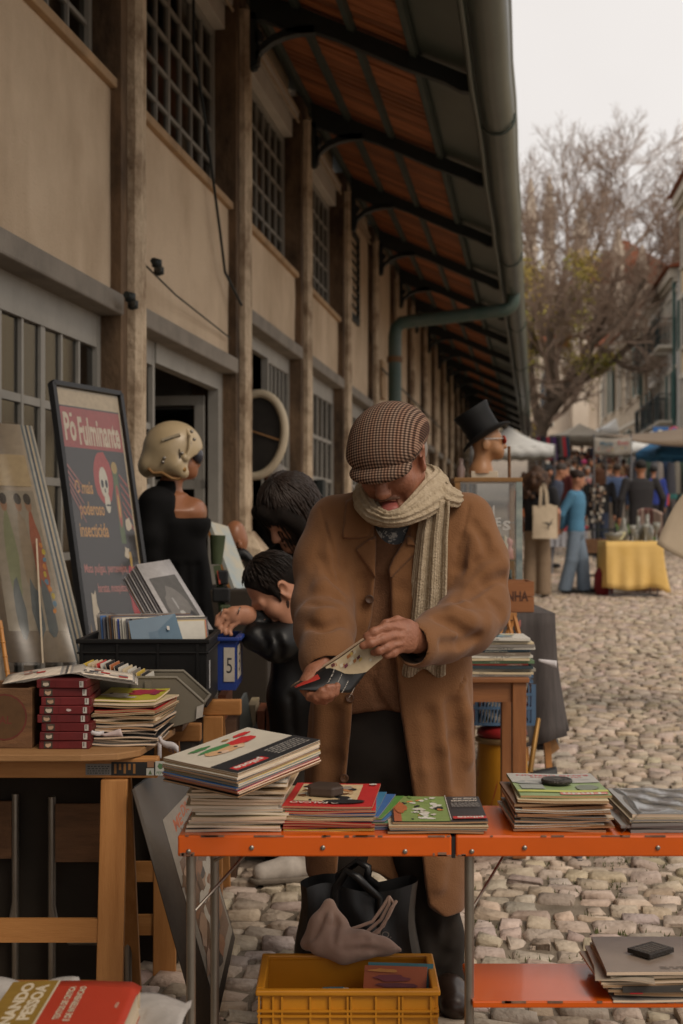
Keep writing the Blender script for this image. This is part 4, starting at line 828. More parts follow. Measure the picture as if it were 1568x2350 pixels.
# ---- yellow crate under the table
yel = mat('yellow_plastic', (.50, .205, .008), rough=.42, var=.12, scale=5, spec=.45)
yc = thing('plastic_crate', 'yellow ribbed plastic crate under the orange table', 'crate', (.015, 3.44, 0))
x0, x1, y0, y1, zc = -.2, .23, 3.30, 3.59, .268; th = .006
def wallp(name, a, b_): m = MB(); m.span(a, b_); return m.build(name, yel, yc, bevel=.0015)
wallp('side_panel', (x0 + .015, y0 + .012, .01), (x1 - .015, y0 + .018, zc)); wallp('side_panel', (x0 + .015, y1 - .018, .01), (x1 - .015, y1 - .012, zc)); wallp('side_panel', (x0 + .012, y0 + .018, .01), (x0 + .018, y1 - .018, zc)); wallp('side_panel', (x1 - .018, y0 + .018, .01), (x1 - .012, y1 - .018, zc)); wallp('base', (x0 + .02, y0 + .02, .0), (x1 - .02, y1 - .02, .012))
m = MB(); m.span((x0, y0, zc - .012), (x1, y0 + .0195, zc + .002)); m.span((x0, y1 - .0195, zc - .012), (x1, y1, zc + .002)); m.span((x0, y0 + .0195, zc - .012), (x0 + .0195, y1 - .0195, zc + .002)); m.span((x1 - .0195, y0 + .0195, zc - .012), (x1, y1 - .0195, zc + .002)); m.build('rim', yel, yc, bevel=.004)
for z in (zc - .05, zc - .062, zc - .1): m = MB(); m.span((x0 + .004, y0 + .003, z), (x1 - .004, y0 + .0115, z + .005)); m.span((x1 - .0115, y0 + .012, z), (x1 - .003, y1 - .004, z + .005)); m.build('rib', yel, yc)
for fx in (.0, .08, .13, .29, .4, .5, .52, .66, .79, .81, .97): m = MB(); m.span((x0 + .006 + (x1 - x0 - .018) * fx, y0 + .004, .02), (x0 + .0105 + (x1 - x0 - .018) * fx, y0 + .0118, zc - .013)); m.build('rib', yel, yc)
for fy in (.1, .35, .6, .85): m = MB(); m.span((x1 - .0118, y0 + (y1 - y0) * fy, .02), (x1 - .004, y0 + (y1 - y0) * fy + .005, zc - .013)); m.build('rib', yel, yc)
def leaf(O, U, V, t, c, label, name='booklet', cat='booklet', group=None, pages=PG[2]): return mag(O, U, V, t, c, pages, label, group, name=name, cat=cat, wave=.0006)
O = P(828, 2320, 3.40); leaf(P(830, 2325, 3.42), P(975, 2330, 3.40) - P(830, 2325, 3.42), P(838, 2215, 3.46) - P(830, 2325, 3.42), .004, (.33, .08, .025), 'red and ochre booklet standing in the yellow crate')
o, tp_ = leaf(P(834, 2325, 3.45), P(985, 2330, 3.43) - P(834, 2325, 3.45), P(846, 2208, 3.49) - P(834, 2325, 3.45), .004, (.06, .2, .24), 'teal booklet behind the red booklet in the yellow crate')
pq = Print(P(830, 2325, 3.413), P(975, 2330, 3.393) - P(830, 2325, 3.413), P(838, 2215, 3.453) - P(830, 2325, 3.413), lift=.003)
pq.ell(.4, .75, .3, .08, (.16, .04, .05), 14, .3); pq.ell(.6, .6, .35, .06, (.12, .035, .045), 14, .3); pq.ell(.5, .4, .4, .06, (.42, .17, .03), 14, .3); pq.ell(.3, .9, .25, .04, (.45, .2, .05), 14, .3); pq.build('cover_print', bpy.data.objects['booklet'])
for i, (c, dx) in enumerate((((.07, .2, .3), 0), (WHT, 9), ((.3, .05, .05), 16), (BLK, 23))):
    leaf(P(705 + dx, 2330, 3.45), P(752 + dx, 2330, 3.42) - P(705 + dx, 2330, 3.45), P(718 + dx * 1.2 + 25, 2266 + i * 2, 3.47) - P(705 + dx, 2330, 3.45), .003, c, 'small booklet leaning among others in the yellow crate corner', group='small booklets in the yellow crate')
# ---- black shopping bag behind the crate
bagm = mat('black_bag', (.008, .008, .0085), rough=.38, var=.3, scale=8, spec=.45)
bag = thing('shopping_bag', 'black glossy shopping bag standing behind the yellow crate', 'bag', (P(815, 0, 3.78).x, 3.78, 0))
def bagf(u, v, s):
    bx0, bx1 = P(700, 0, 3.7).x, P(945, 0, 3.7).x; z = .4 * v; bul = .05 * math.sin(math.pi * u) * (1 - .6 * v); return Vector((bx0 + (bx1 - bx0) * u + .008 * math.sin(9 * v + u * 4), 3.78 + s * (.075 * (1 - .35 * v) + bul * .5) + .006 * math.sin(u * 14 + v * 8) * s, z + (.012 * math.sin(u * 7) if v > .9 else 0)))
m = MB(); m.grid(lambda u, v: bagf(u, v, -1), 18, 12); m.grid(lambda u, v: bagf(1 - u, v, 1), 18, 12); m.grid(lambda u, v: bagf(0, v, 1).lerp(bagf(0, v, -1), u) + Vector((-.03 * math.sin(math.pi * u) * (1 - .4 * v), 0, 0)), 6, 12); m.grid(lambda u, v: bagf(1, v, -1).lerp(bagf(1, v, 1), u) + Vector((.03 * math.sin(math.pi * u) * (1 - .4 * v), 0, 0)), 6, 12); m.build('bag_body', bagm, bag)
for s, dx in ((-1, 0), (1, .03)):
    a, c = bagf(.3, .97, s), bagf(.72, .97, s); m = MB(); m.tube([a + Vector((0, s * .008, -.1)), a + Vector((0, s * .01, 0)), a + Vector((.03 + dx, s * .0 - .02, .05)), a.lerp(c, .5) + Vector((dx, -.04, .05)), c + Vector((-.03, -.03, .03)), c + Vector((0, s * .01, 0)), c + Vector((0, s * .008, -.1))], .011, 8); m.build('handle', bagm, bag)
pp = Print(P(820, 2152, 3.665), P(912, 2152, 3.665) - P(820, 2152, 3.665), P(820, 2132, 3.66) - P(820, 2152, 3.665), lift=.004); pp.text('INCIO.', .1, .1, .7, (.3, .28, .25), w=.75, bold=0); pp.lines(.2, -.9, .9, -.3, 2, (.16, .15, .14), .4); pp.build('bag_print', bag)
# ---- pale cotton bag slumped on the crate rim
cotm = mat('pale_cotton', (.33, .22, .165), rough=.95, var=.12, scale=5, bump=.5, bscale=14, sheen=.2)
cb_ = thing('cotton_bag', 'slumped pale pink cotton bag with cords draped over the yellow crate', 'bag', (P(800, 2190, 3.57).x, 3.57, .27))
vb = Vol((-.16, 3.44, .2), (.2, 3.76, .5), .005)
Pz = lambda x, y, Y: tuple(P(x, y, Y))
vb.chain([(Pz(705, 2165, 3.6), .018), (Pz(735, 2120, 3.6), .022), (Pz(755, 2075, 3.62), .010)], k=.03); vb.chain([(Pz(745, 2165, 3.59), .026), (Pz(775, 2125, 3.6), .022), (Pz(757, 2078, 3.62), .008)], k=.03); vb.chain([(Pz(780, 2172, 3.56), .03), (Pz(830, 2165, 3.57), .026), (Pz(880, 2172, 3.57), .016), (Pz(918, 2180, 3.57), .006)], k=.035); vb.chain([(Pz(775, 2170, 3.56), .022), (Pz(790, 2192, 3.55), .014), (Pz(840, 2184, 3.55), .012)], k=.03)
vb.chain([(Pz(730, 2172, 3.56), .02), (Pz(770, 2168, 3.57), .022)], k=.03)
for q in ([(720, 2150), (745, 2105), (757, 2082)], [(765, 2160), (770, 2120), (762, 2090)], [(790, 2160), (840, 2155), (890, 2170)], [(785, 2180), (830, 2175), (880, 2178)]): vb.fold(q, .006, .012, 's', 0, 3.55)
for q in ([(735, 2160), (755, 2110), (760, 2085)], [(800, 2168), (850, 2163), (900, 2177)]): vb.fold(q, .006, .012, 'u', 0, 3.55)
vol_obj('cloth', vb, cotm, cb_, 1)
for i, pts in enumerate(([(780, 2140, 3.575), (820, 2128, 3.59), (855, 2115, 3.6), (880, 2080, 3.62), (893, 2058, 3.63)], [(790, 2148, 3.575), (840, 2140, 3.59), (875, 2110, 3.6), (893, 2075, 3.62), (893, 2056, 3.63)], [(800, 2150, 3.57), (850, 2148, 3.58), (880, 2125, 3.59), (898, 2085, 3.6), (910, 2068, 3.62)], [(830, 2155, 3.57), (868, 2140, 3.58), (893, 2100, 3.6), (905, 2075, 3.62), (893, 2058, 3.63)])):
    m = MB(); m.tube([P(*q) for q in pts], .0045, 7); m.build('cord', cotm, cb_, smooth=True)
pp = Print(P(728, 2150, 3.568), P(752, 2140, 3.568) - P(728, 2150, 3.568), P(738, 2125, 3.572) - P(728, 2150, 3.568), lift=.004); pp.text('A', .1, .1, .8, (.03, .03, .03), w=.7); pp.build('bag_print', cb_)

# ---- fat paperback on the low table, bottom left
lt = thing('low_table', 'plain wooden low table carrying the fat red paperback', 'table', (-.65, 2.35, 0))
m = MB(); m.span((-1.2, 1.95, .425), (-.30, 2.66, .452)); m.build('table_top', oldw, lt, bevel=.004)
for x in (-1.15, -.36):
    for y in (2.0, 2.6): m = MB(); m.span((x - .025, y - .025, 0), (x + .025, y + .025, .425)); m.build('leg', oldw, lt)
bk = thing('book', 'fat red and gold paperback lying beside a white plastic bag', 'book', (-.48, 2.43, .456))
zb = .512
def bcov(u, v): x = -.60 + .235 * u; y = 2.25 + .35 * v; return Vector((x, y, zb + .0035 * math.sin(u * 3.1) - .008 * max(0, u - .93) / .07 * (v > .8) + .003 * (v - .5)))
m = MB(); m.grid(bcov, 14, 10); m.build('front_cover', mat('red_card', (.40, .035, .014), rough=.38, var=.08, scale=6, spec=.45), bk, solid=.0012)
m = MB(); m.grid(lambda u, v: bcov(u * .99, v) - Vector((0, 0, .0016)), 14, 10); m.grid(lambda u, v: Vector((-.60 + .233 * (1 - u), 2.25 + .35 * v, .4585)), 2, 2)
m.grid(lambda u, v: Vector((bcov(.99, u).x - .005 * math.sin(v * 3.14), bcov(.99, u).y, .4585 + (bcov(.99, u).z - .4605) * v)), 10, 4); m.grid(lambda u, v: Vector((bcov(1 - u, 1).x - (.0025 if u < .01 else 0), 2.598 - .004 * math.sin(v * 3.14), .4585 + (bcov(1 - u, 1).z - .4605) * v)), 14, 4); m.grid(lambda u, v: Vector((bcov(u, 0).x - .002 * u, 2.2505, .4585 + (bcov(u, 0).z - .4605) * v)), 14, 4); m.grid(lambda u, v: Vector((-.5995, 2.6 - .35 * u, .4585 + (bcov(0, 1 - u).z - .4605) * v)), 10, 2)
m.build('pages', mat('book_block', (.38, .30, .2), rough=.9, col2=(.55, .45, .33), scale=2, stretch=(1.5, 1.5, 260), detail=2), bk)
m = MB(); m.span((-.601, 2.249, .4565), (-.366, 2.601, .4582)); m.build('back_cover', MATS['red_card'], bk)
wp = lambda u, v: Vector((0, 0, bcov(u, v).z - zb))
p = Print((-.60, 2.25, zb + .0006), (.235, 0, 0), (0, .35, 0), lift=.0007, warp=wp)
p.rect(.0, .0, .36, 1, (.24, .14, .022), 8); p.rect(.355, 0, .372, 1, (.5, .42, .3)); CR = (.55, .46, .33)
p.text('FERNANDO', .185, .10, .055, CR, w=.87, rot=90, bold=.05); p.text('PESSOA', .30, .42, .055, CR, w=.52, rot=90, bold=.05)
p.text('TEXTOS DE CRITICA', .52, .42, .03, CR, w=.48, rot=90, bold=.03); p.text('E DE INTERVENCAO', .60, .40, .03, CR, w=.5, rot=90, bold=.03); p.text('ATICA', .90, .60, .014, CR, w=.08, rot=90, bold=.02); p.build('cover_print', bk)
plas = mat('white_plastic', (.38, .35, .32), rough=.5, var=.15, scale=9, bump=.7, bscale=16, spec=.4)
m = MB(); m.grid(lambda u, v: (-.78 + .5 * u, 2.24 + .425 * v, .4545 + .02 * abs(math.sin(u * 11 + v * 5)) * (1 if (u < .36 or u > .83 or v > .83) else .02) + (.03 * max(0, v - .84) if u < .6 else 0) / .16), 40, 30); tag(m.build('plastic_bag', plas, solid=.0008), 'crumpled white plastic bag under the fat paperback', 'bag')

# ================================================================ LEFT STALL
def trestle(label, xa, xb, Y, ztop, legx, slant, dY=.32, grp=None):
    t = thing('trestle', label, 'trestle', ((xa + xb) / 2, Y + dY / 2, 0), group=grp)
    m = MB(); m.span((xa, Y - .02, ztop - .052), (xb, Y + .0, ztop)); m.build('rail', pineo, t, bevel=.004); m = MB(); m.span((xa, Y + .004, ztop - .052), (xb, Y + .024, ztop)); m.build('rail', pineo, t, bevel=.004)
    for s, lx in enumerate(legx):
        for q, dy in ((0, -.05), (1, dY)):
            m = MB(); m.hexa([(lx - .034 - slant, Y + dy - .012, 0), (lx + .034 - slant, Y + dy - .012, 0), (lx + .034 - slant, Y + dy + .012, 0), (lx - .034 - slant, Y + dy + .012, 0)], [(lx - .034, Y - .035 + q * .062, ztop - .054), (lx + .034, Y - .035 + q * .062, ztop - .054), (lx + .034, Y - .012 + q * .062, ztop - .054), (lx - .034, Y - .012 + q * .062, ztop - .054)]); m.build('leg', pinev, t, bevel=.003)
    for z in (.28, .12):
        m = MB(); m.span((min(legx) - .03 - slant, Y - .045, z), (max(legx) - slant, Y - .03, z + .06)); m.build('crossbar', pineo, t)
    return t
t1_ = trestle('varnished pine trestle with a certification sticker under the front board', -1.35, -.474, 3.69, .749, (-.585, -1.2), .012)
pp = Print((-.66, 3.669, .70), (.245, 0, 0), (0, 0, .046), lift=.0012)
pp.rect(.0, .12, .27, .75, (.18, .17, .155)); pp.lines(.02, .2, .25, .7, 4, (.05, .05, .05), .4); pp.rect(.27, .1, .78, .85, (.016, .015, .014))
for i in range(5): pp.rect(.30 + i * .05, .2 + (i % 2) * .2, .325 + i * .05, .75, (.22, .1, .03))
pp.rect(.64, .1, .72, .5, (.4, .4, .36)); pp.rect(.65, .55, .72, .9, (.24, .12, .06)); pp.rect(.735, .1, .84, .9, (.44, .44, .4)); pp.ell(.787, .62, .03, .16, (.08, .16, .07), 12, .2); pp.text('PEFC', .745, .16, .16, (.06, .14, .06), w=.085); pp.poly([(.66, .15), (.68, .42), (.7, .15)], (.08, .12, .05)); pp.poly([(.86, .1), (.98, .12), (.99, .26), (.9, .22), (.87, .3)], (.5, .46, .4)); pp.build('sticker', t1_)
m = MB(); m.slab([(-1.5, 3.60, .751), (-.66, 3.60, .751), (-.57, 3.62, .751), (-.52, 3.68, .751), (-.475, 4.07, .751), (-1.5, 4.07, .751)], (0, 0, .018)); tag(m.build('board', ply, bevel=.003), 'warped plywood board with a cut corner on the front trestle', 'board')
trestle('varnished pine trestle standing under the grey storage bin', -1.35, -.425, 4.31, .749, (-.53, -1.2), .0)
trestle('varnished pine trestle standing under the black record crate', -1.35, -.345, 4.90, .749, (-.44, -1.2), .0)
m = MB(); m.span((-1.5, 4.12, .751), (-.46, 5.35, .768)); tag(m.build('board', oldw, bevel=.003), 'dark board under the black record crate', 'board')
# red volumes
redb = mat('red_cloth', (.12, .010, .011), rough=.5, var=.2, scale=20, rand=.15)
for i in range(8):
    dx = [0, .003, .006, -.004, .002, .006, .0, -.006][i]; O = Vector((P(90, 0, 3.69).x + dx, 3.685 + rng.uniform(-.004, .004), .7695 + i * .0226)); rz = [0, .03, -.02, .04, .02, .05, .03, -.05][i]
    b = MB(); b.span((0, 0, 0), (.131, .19, .0218)); o = b.build('book', redb, origin=(0, 0, 0), bevel=.002); o.location = O; o.rotation_euler = (0, 0, rz); tag(o, nth('dark red volume in the pile with portraits on the spines', i), 'book', 'pile of dark red volumes')
    q = Print(O + Vector((0, 0, 0)), Vector((math.cos(rz), math.sin(rz), 0)) * .131, Vector((0, 0, .0218)), lift=.0008)
    q.rect(.10, .1, .27, .92, (.05, .04, .03)); q.ell(.185, .5, .06, .3, [(.45, .3, .2), (.5, .42, .33), (.4, .25, .16)][i % 3], 12, .15); q.ell(.18, .75, .06, .14, (.1, .07, .05), 10, .2); q.rect(.86, .12, .94, .85, (.45, .42, .38)); q.rect(.88, .3, .9, .8, (.1, .09, .08)); q.rect(.38, .1, .39, .9, (.1, .01, .01))
    if i == 4: q.ell(.58, .5, .05, .2, (.5, .4, .38), 8, .3)
    bpy.context.view_layer.update(); q.build('spine_print', o)
# left wooden box
wb = thing('wooden_box', 'old dark wooden box with a faded red stamp beside the red volumes', 'box', (-.93, 3.78, .7695))
m = MB(); m.span((-1.06, 3.70, .7695), (-.805, 3.715, .925)); m.span((-1.06, 3.885, .7695), (-.805, 3.90, .925)); m.span((-.82, 3.7155, .7695), (-.805, 3.8845, .925)); m.span((-1.06, 3.7155, .7695), (-1.045, 3.8845, .925)); m.span((-1.045, 3.7155, .7695), (-.82, 3.8845, .78)); m.build('box_body', oldw, wb, bevel=.002)
q = Print((-1.05, 3.70, .775), (.24, 0, 0), (0, 0, .145), lift=.0008); q.ell(.72, .52, .25, .42, (.13, .03, .02), 20); q.ell(.72, .52, .23, .39, (.10, .05, .02), 20); q.text('BAL', .6, .4, .14, (.13, .03, .02), w=.2); q.build('stamp', wb)
# stack of comics next to the red volumes
G8 = 'comic stack beside the red volumes'
(_o, _t), z8 = stack(15, (P(214, 0, 3.75).x, 3.74, .7695), .165, .25, .0, (.0045, .0075), 'worn comic in the crooked stack beside the red volumes', G8, [PG[0], PG[1], PG[0]], covers=[BLK, RED, BRN, GRY, BLK, CRM], jit=(.006, .004, .05), seed=51, wave=.004, fan=-.1)
o, tp_ = mag((P(214, 0, 3.75).x, 3.745, z8 + .002), (.165, .004, 0), (.008, .25, 0), .006, (.45, .40, .03), PG[0], 'yellow comic cover topmost of the stack beside the red volumes', G8, seed=3, wave=.003)
p = pr(tp_); p.ell(.7, .75, .24, .17, (.33, .02, .05), 14, .3); p.ell(.55, .55, .16, .1, (.35, .03, .04), 12, .3); p.ell(.25, .42, .2, .15, WHT, 14, .3); p.ell(.4, .25, .25, .08, (.55, .5, .46), 12, .3); p.ell(.85, .6, .08, .2, (.25, .02, .06), 12, .3); p.ell(.15, .5, .03, .05, BLK); p.build('cover_print', o)
slip = ink((.55, .52, .53))
def paper(label, fn, nu=8, nv=2, m_=slip): b = MB(); b.grid(fn, nu, nv); return tag(b.build('paper_slip', m_, solid=.0006), label, 'paper slip')
paper('white paper slip curling out of the comic stack by the red volumes', lambda u, v: P(197 + 42 * u, 1668 + 8 * u + 10 * v + 6 * math.sin(u * 3), 3.70 - .01 * math.sin(3 * u)))
paper('pinkish paper slip tucked in the comic stack', lambda u, v: P(232 + 45 * u + 6 * v, 1690 - 14 * u * (1 - v) - 4 + 4 * v, 3.69), m_=ink((.5, .4, .38)))
o = paper('white price slip hanging off the corner of the plywood board', lambda u, v: P(364 + 46 * u, 1688 + 26 * u + 4 * math.sin(u * 6) + (14 + 4 * u) * v, 3.72 - .02 * u))
q = Print(P(385, 1726, 3.708), P(412, 1736, 3.695) - P(385, 1726, 3.708), P(385, 1712, 3.708) - P(385, 1726, 3.708), lift=.003); q.text('L5', .1, .3, .6, (.04, .04, .07), w=.5, bold=0); q.build('handwriting', o)
paper('white price slip hanging straight down from the plywood board', lambda u, v: P(362 + 9 * v, 1690 + 50 * u, 3.74))
# opened magazine lying on the red volumes
om = thing('magazine', 'opened magazine sprawled across the top of the red volumes', 'magazine', (P(150, 1565, 3.75).x, 3.75, .97), group=None)
for i in range(7):
    m = MB(); m.grid(lambda u, v: P(5 + 8 * i + (300 - 6 * i) * u + 14 * v * (1 - u), 1570 - 26 * math.sin(min(u * 2.4, 1.57)) + 17 * max(0, u - .55) / .45 + i * 1.8 * (1 if u > .5 else -.3) - 22 * v * (1 - .3 * u), 3.72 + .28 * v), 14, 3); m.build('page', [PG[2], ink((.3, .28, .26)), ink((.45, .4, .34)), ink((.08, .075, .07))][i % 4 if i else 0], om, solid=.0005)
m = MB()
for i in range(16): u = rng.uniform(.08, .9); v = rng.uniform(.1, .8); m.add([P(5 + 300 * uu + 14 * vv * (1 - uu), 1568.6 - 26 * math.sin(min(uu * 2.4, 1.57)) + 17 * max(0, uu - .55) / .45 - 22 * vv * (1 - .3 * uu), 3.72 + .28 * vv) for uu, vv in ((u, v), (u + .07, v), (u + .07, v + .15), (u, v + .15))], [(0, 1, 2, 3)], ink(rng.choice([RED, GRY, (.12, .12, .13), (.4, .2, .15), (.5, .45, .4)])))
m.build('page_print', None, om)
# grey storage bin with comics
gbin = mat('grey_plastic', (.155, .135, .10), rough=.45, var=.12, scale=6)
gb = thing('storage_bin', 'grey plastic open fronted storage bin behind the comic stack', 'bin', (P(350, 0, 4.1).x, 4.12, .7695))
prof = [(215, 1555), (405, 1555), (468, 1612), (448, 1655), (400, 1668), (225, 1668)]
for Yb in (4.02, 4.20):
    m = MB(); m.slab([P(x, 1205 + (y - 1205) * 4.02 / Yb if False else y, 4.02) + Vector((0, Yb - 4.02, 0)) for x, y in prof], (0, .005, 0)); m.build('side_panel', gbin, gb, bevel=.0015)
a = [P(x, y, 4.02) for x, y in prof]
for i, j in ((2, 3), (3, 4), (4, 5), (5, 0)):
    m = MB(); m.slab([a[i] + Vector((0, .006, 0)), a[j] + Vector((0, .006, 0)), a[j] + Vector((0, .179, 0)), a[i] + Vector((0, .179, 0))], ((a[j] - a[i]).cross(Vector((0, 1, 0))).normalized() * -.004)); m.build('panel', gbin, gb)
m = MB()
for Yb in (0, .18): m.tube([a[0] + Vector((0, Yb + .002, 0)), a[1] + Vector((0, Yb + .002, 0)), a[2] + Vector((0, Yb + .002, 0))], .005, 6)
m.tube([a[2] + Vector((0, .0, 0)), a[2] + Vector((0, .185, 0))], .005, 6); m.build('rim', gbin, gb)
for fx in (.45, .62): m = MB(); q = a[0].lerp(a[1], fx); m.span((q.x, 4.013, .785), (q.x + .02, 4.0195, q.z - .01)); m.build('rib', gbin, gb)
m = MB(); m.slab([P(452, 1622, 4.012), P(468, 1616, 4.012), P(465, 1645, 4.012), P(450, 1650, 4.012)], (0, .002, 0)); m.build('label', ink((.4, .37, .33)), gb)
for i in range(15):
    c = PAL[(i * 7 + 3) % len(PAL)] if i % 3 == 0 else rng.choice([WHT, CRM, GRY, WHT, BLK]); O = P(222 + i * 9.0, 1655, 4.05); U = Vector((.006, .13, 0)); V = P(192 + i * 10.2, 1523 + max(0, i - 5) * 3.0, 4.05) - O
    mag(O, V, U, .0035, c, PG[0], cname(c) + ' backed thin comic filed upright in the grey storage bin', 'comics filed in the grey bin', seed=i, wave=.001, name='comic', cat='comic')
# black crate of records
blk_pl = mat('black_plastic', (.008, .0076, .0072), rough=.5, var=.2, scale=8, spec=.25)
bc = thing('record_crate', 'black plastic crate full of records', 'crate', (-.63, 4.75, .7695))
bx0, bx1, by0, by1, bz0, bz1 = -.845, -.420, 4.52, 4.95, .7695, .985
for a_, b_ in (((bx0 + .01, by0 + .01, bz0), (bx1 - .01, by0 + .016, bz1)), ((bx0 + .01, by1 - .016, bz0), (bx1 - .01, by1 - .01, bz1)), ((bx0 + .01, by0 + .0165, bz0), (bx0 + .016, by1 - .0165, bz1)), ((bx1 - .016, by0 + .0165, bz0), (bx1 - .01, by1 - .0165, bz1))): m = MB(); m.span(a_, b_); m.build('side_panel', blk_pl, bc)
m = MB(); m.span((bx0 + .017, by0 + .017, bz0), (bx1 - .017, by1 - .017, bz0 + .006)); m.build('base', blk_pl, bc)
m = MB(); m.span((bx0, by0, bz1 - .012), (bx1, by0 + .018, bz1 + .002)); m.span((bx0, by1 - .018, bz1 - .012), (bx1, by1, bz1 + .002)); m.span((bx0, by0 + .018, bz1 - .012), (bx0 + .018, by1 - .018, bz1 + .002)); m.span((bx1 - .018, by0 + .018, bz1 - .012), (bx1, by1 - .018, bz1 + .002)); m.span((bx0 + .002, by0 + .004, bz1 - .045), (bx1 - .002, by0 + .0095, bz1 - .038)); m.span((bx1 - .0095, by0 + .01, bz1 - .045), (bx1 - .002, by1, bz1 - .038)); m.build('rim', blk_pl, bc, bevel=.003)
for fx in (.02, .3, .62, .93): m = MB(); m.span((bx0 + .006 + (bx1 - bx0 - .02) * fx, by0 + .003, bz0), (bx0 + .014 + (bx1 - bx0 - .02) * fx, by0 + .0095, bz1 - .013)); m.build('rib', blk_pl, bc)
m = MB(); m.span((bx1 - .0098, by0 + .1, bz0 + .05), (bx1 - .009, by0 + .13, bz0 + .14)); m.build('label', ink((.45, .43, .42)), bc)
dirr = Vector((math.cos(R_(22)), math.sin(R_(22)), 0))
for i in range(26):
    f = i / 25; O = Vector((bx0 + .026 + .0082 * i + rng.gauss(0, .001), by1 - .12 - .0075 * i, .86)); h_ = .185 - .012 * f + rng.uniform(-.005, .005); U = dirr * min(.285, (bx1 - .022 - O.x) / dirr.x)
    c = rng.choice([WHT, CRM, BLK, BLK, BLU, GRY, BRN, (.4, .3, .2), (.5, .45, .38), (.1, .1, .12)]) if i != 20 else RED
    if i == 10: c = (.04, .07, .28)
    if i == 22: c = (.45, .33, .1)
    mag(O, U, Vector((-.10, .14, 1)).normalized() * h_, .003 if i % 4 else .005, c, PG[2] if i % 2 else PG[0], nth('record sleeve filed in the black crate', i).replace('from the bottom', 'from the back').replace('lowest of it', 'from the back').replace('lowest', 'rearmost') , 'records in the black crate', seed=i, wave=.0006, name='record_sleeve', cat='record')
O = P(305, 1500, 4.62); U = P(428, 1500, 4.66) - O; V = P(298, 1428, 4.66) - O; V = Vector((V.x - .01, V.y + .02, V.z)); U2 = P(400, 1408, 4.72) - P(298, 1428, 4.66)
bs = MB(); bs.hexa([P(308, 1500, 4.56), P(430, 1500, 4.59), P(430, 1500, 4.594), P(308, 1500, 4.564)], [P(295, 1425, 4.61), P(402, 1408, 4.66), P(402, 1408, 4.664), P(295, 1425, 4.614)]); o = tag(bs.build('record_sleeve', mat('blue_sleeve', (.035, .085, .14), rough=.4, col2=(.07, .15, .22), scale=3)), 'blue record sleeve facing out at the front of the black crate', 'record')
q = Print(P(303, 1470, 4.58), P(420, 1470, 4.61) - P(303, 1470, 4.58), P(295, 1425, 4.61) - P(303, 1470, 4.58), lift=.004); q.rect(.73, .52, .78, .72, (.5, .48, .45)); q.build('price_tag', o)
paper('crumpled clear sleeve poking out above the records', lambda u, v: P(225 + 45 * u, 1412 - 8 * math.sin(u * 3) - 6 * v * math.sin(5 * u + 1), 4.75 + .05 * v), 10, 3, film)
paper('second crumpled clear sleeve poking out above the records', lambda u, v: P(320 + 55 * u, 1414 - 9 * math.sin(u * 3) - 5 * v * math.sin(6 * u), 4.78 + .05 * v), 10, 3, film)
# blue crate
blu_pl = mat('blue_plastic', (.012, .035, .19), rough=.45, var=.12, scale=6)
bl = thing('plastic_crate', 'blue plastic crate with a taped paper number on its end', 'crate', (-.5, 5.17, .7695))
for a_, b_ in (((-.70, 5.0, .7695), (-.372, 5.006, .952)), ((-.70, 5.34, .7695), (-.372, 5.346, .952)), ((-.378, 5.0065, .7695), (-.372, 5.3395, .952)), ((-.70, 5.0065, .7695), (-.694, 5.3395, .952)), ((-.69, 5.01, .7695), (-.38, 5.335, .775))): m = MB(); m.span(a_, b_); m.build('panel', blu_pl, bl)
m = MB(); m.span((-.71, 4.985, .943), (-.36, 4.9995, .956)); m.span((-.371, 5.0, .943), (-.352, 5.35, .956)); m.build('rim', blu_pl, bl, bevel=.003)
q = Print((-.372, 5.05, .80), (0, .2, 0), (0, 0, .12), lift=.002); q.rect(.05, .0, .95, 1, (.42, .38, .32)); q.text('5', .3, .2, .55, (.02, .02, .025), w=.4, bold=0); q.build('number_sheet', bl)
q = Print((-.418, 4.998, .80), (.045, 0, 0), (0, 0, .12), lift=.002); q.rect(.1, .0, .95, 1, (.42, .38, .32)); q.text('5', .25, .25, .45, (.02, .02, .025), w=.5, bold=0); q.build('number_sheet', bl)
# stack of wrapped prints
wr = thing('wrapped_prints', 'tall stack of art prints in clear plastic leaning at the stall edge', 'prints', (P(90, 1520, 4.9).x, 4.9, .79))
def wq(i, u, v, off=0):
    tl, tr2, bl_, br_ = P(-60, 968, 5.42), P(46, 975, 5.42), P(15, 1520, 4.98), P(175, 1520, 4.98)
    a = tl.lerp(tr2, u); b_ = bl_.lerp(br_, u); p_ = b_.lerp(a, v); return p_ + Vector((.0055 * i, .011 * i, 0)) * 1 + Vector((0, -off, 0))
for i in range(7): m = MB(); m.grid(lambda u, v: wq(i, u, v), 1, 1); m.build('print_board', [ink((.34, .28, .2)), ink((.12, .13, .13)), ink((.3, .27, .22)), ink((.07, .08, .09))][i % 4] if i else ink((.30, .25, .19)), wr, solid=.004)
q = Print(wq(0, 0, 0), wq(0, 1, 0) - wq(0, 0, 0), wq(0, 0, 1) - wq(0, 0, 0), lift=.003)
q.warp = lambda u, v: (wq(0, u, v) - (wq(0, 0, 0) + (wq(0, 1, 0) - wq(0, 0, 0)) * u + (wq(0, 0, 1) - wq(0, 0, 0)) * v))
q.rect(.05, .72, .95, .86, (.42, .33, .2)); q.rect(.1, .12, .95, .7, (.27, .24, .19))
for x, c in ((.35, (.2, .22, .13)), (.62, (.25, .2, .14)), (.8, (.3, .1, .06))): q.ell(x, .42, .1, .2, c, 14, .15); q.ell(x, .64, .06, .03, (.28, .16, .1), 10); q.ell(x, .665, .07, .025, (.05, .045, .04), 10); q.ell(x - .02, .2, .08, .12, (.1, .12, .13), 10, .2)
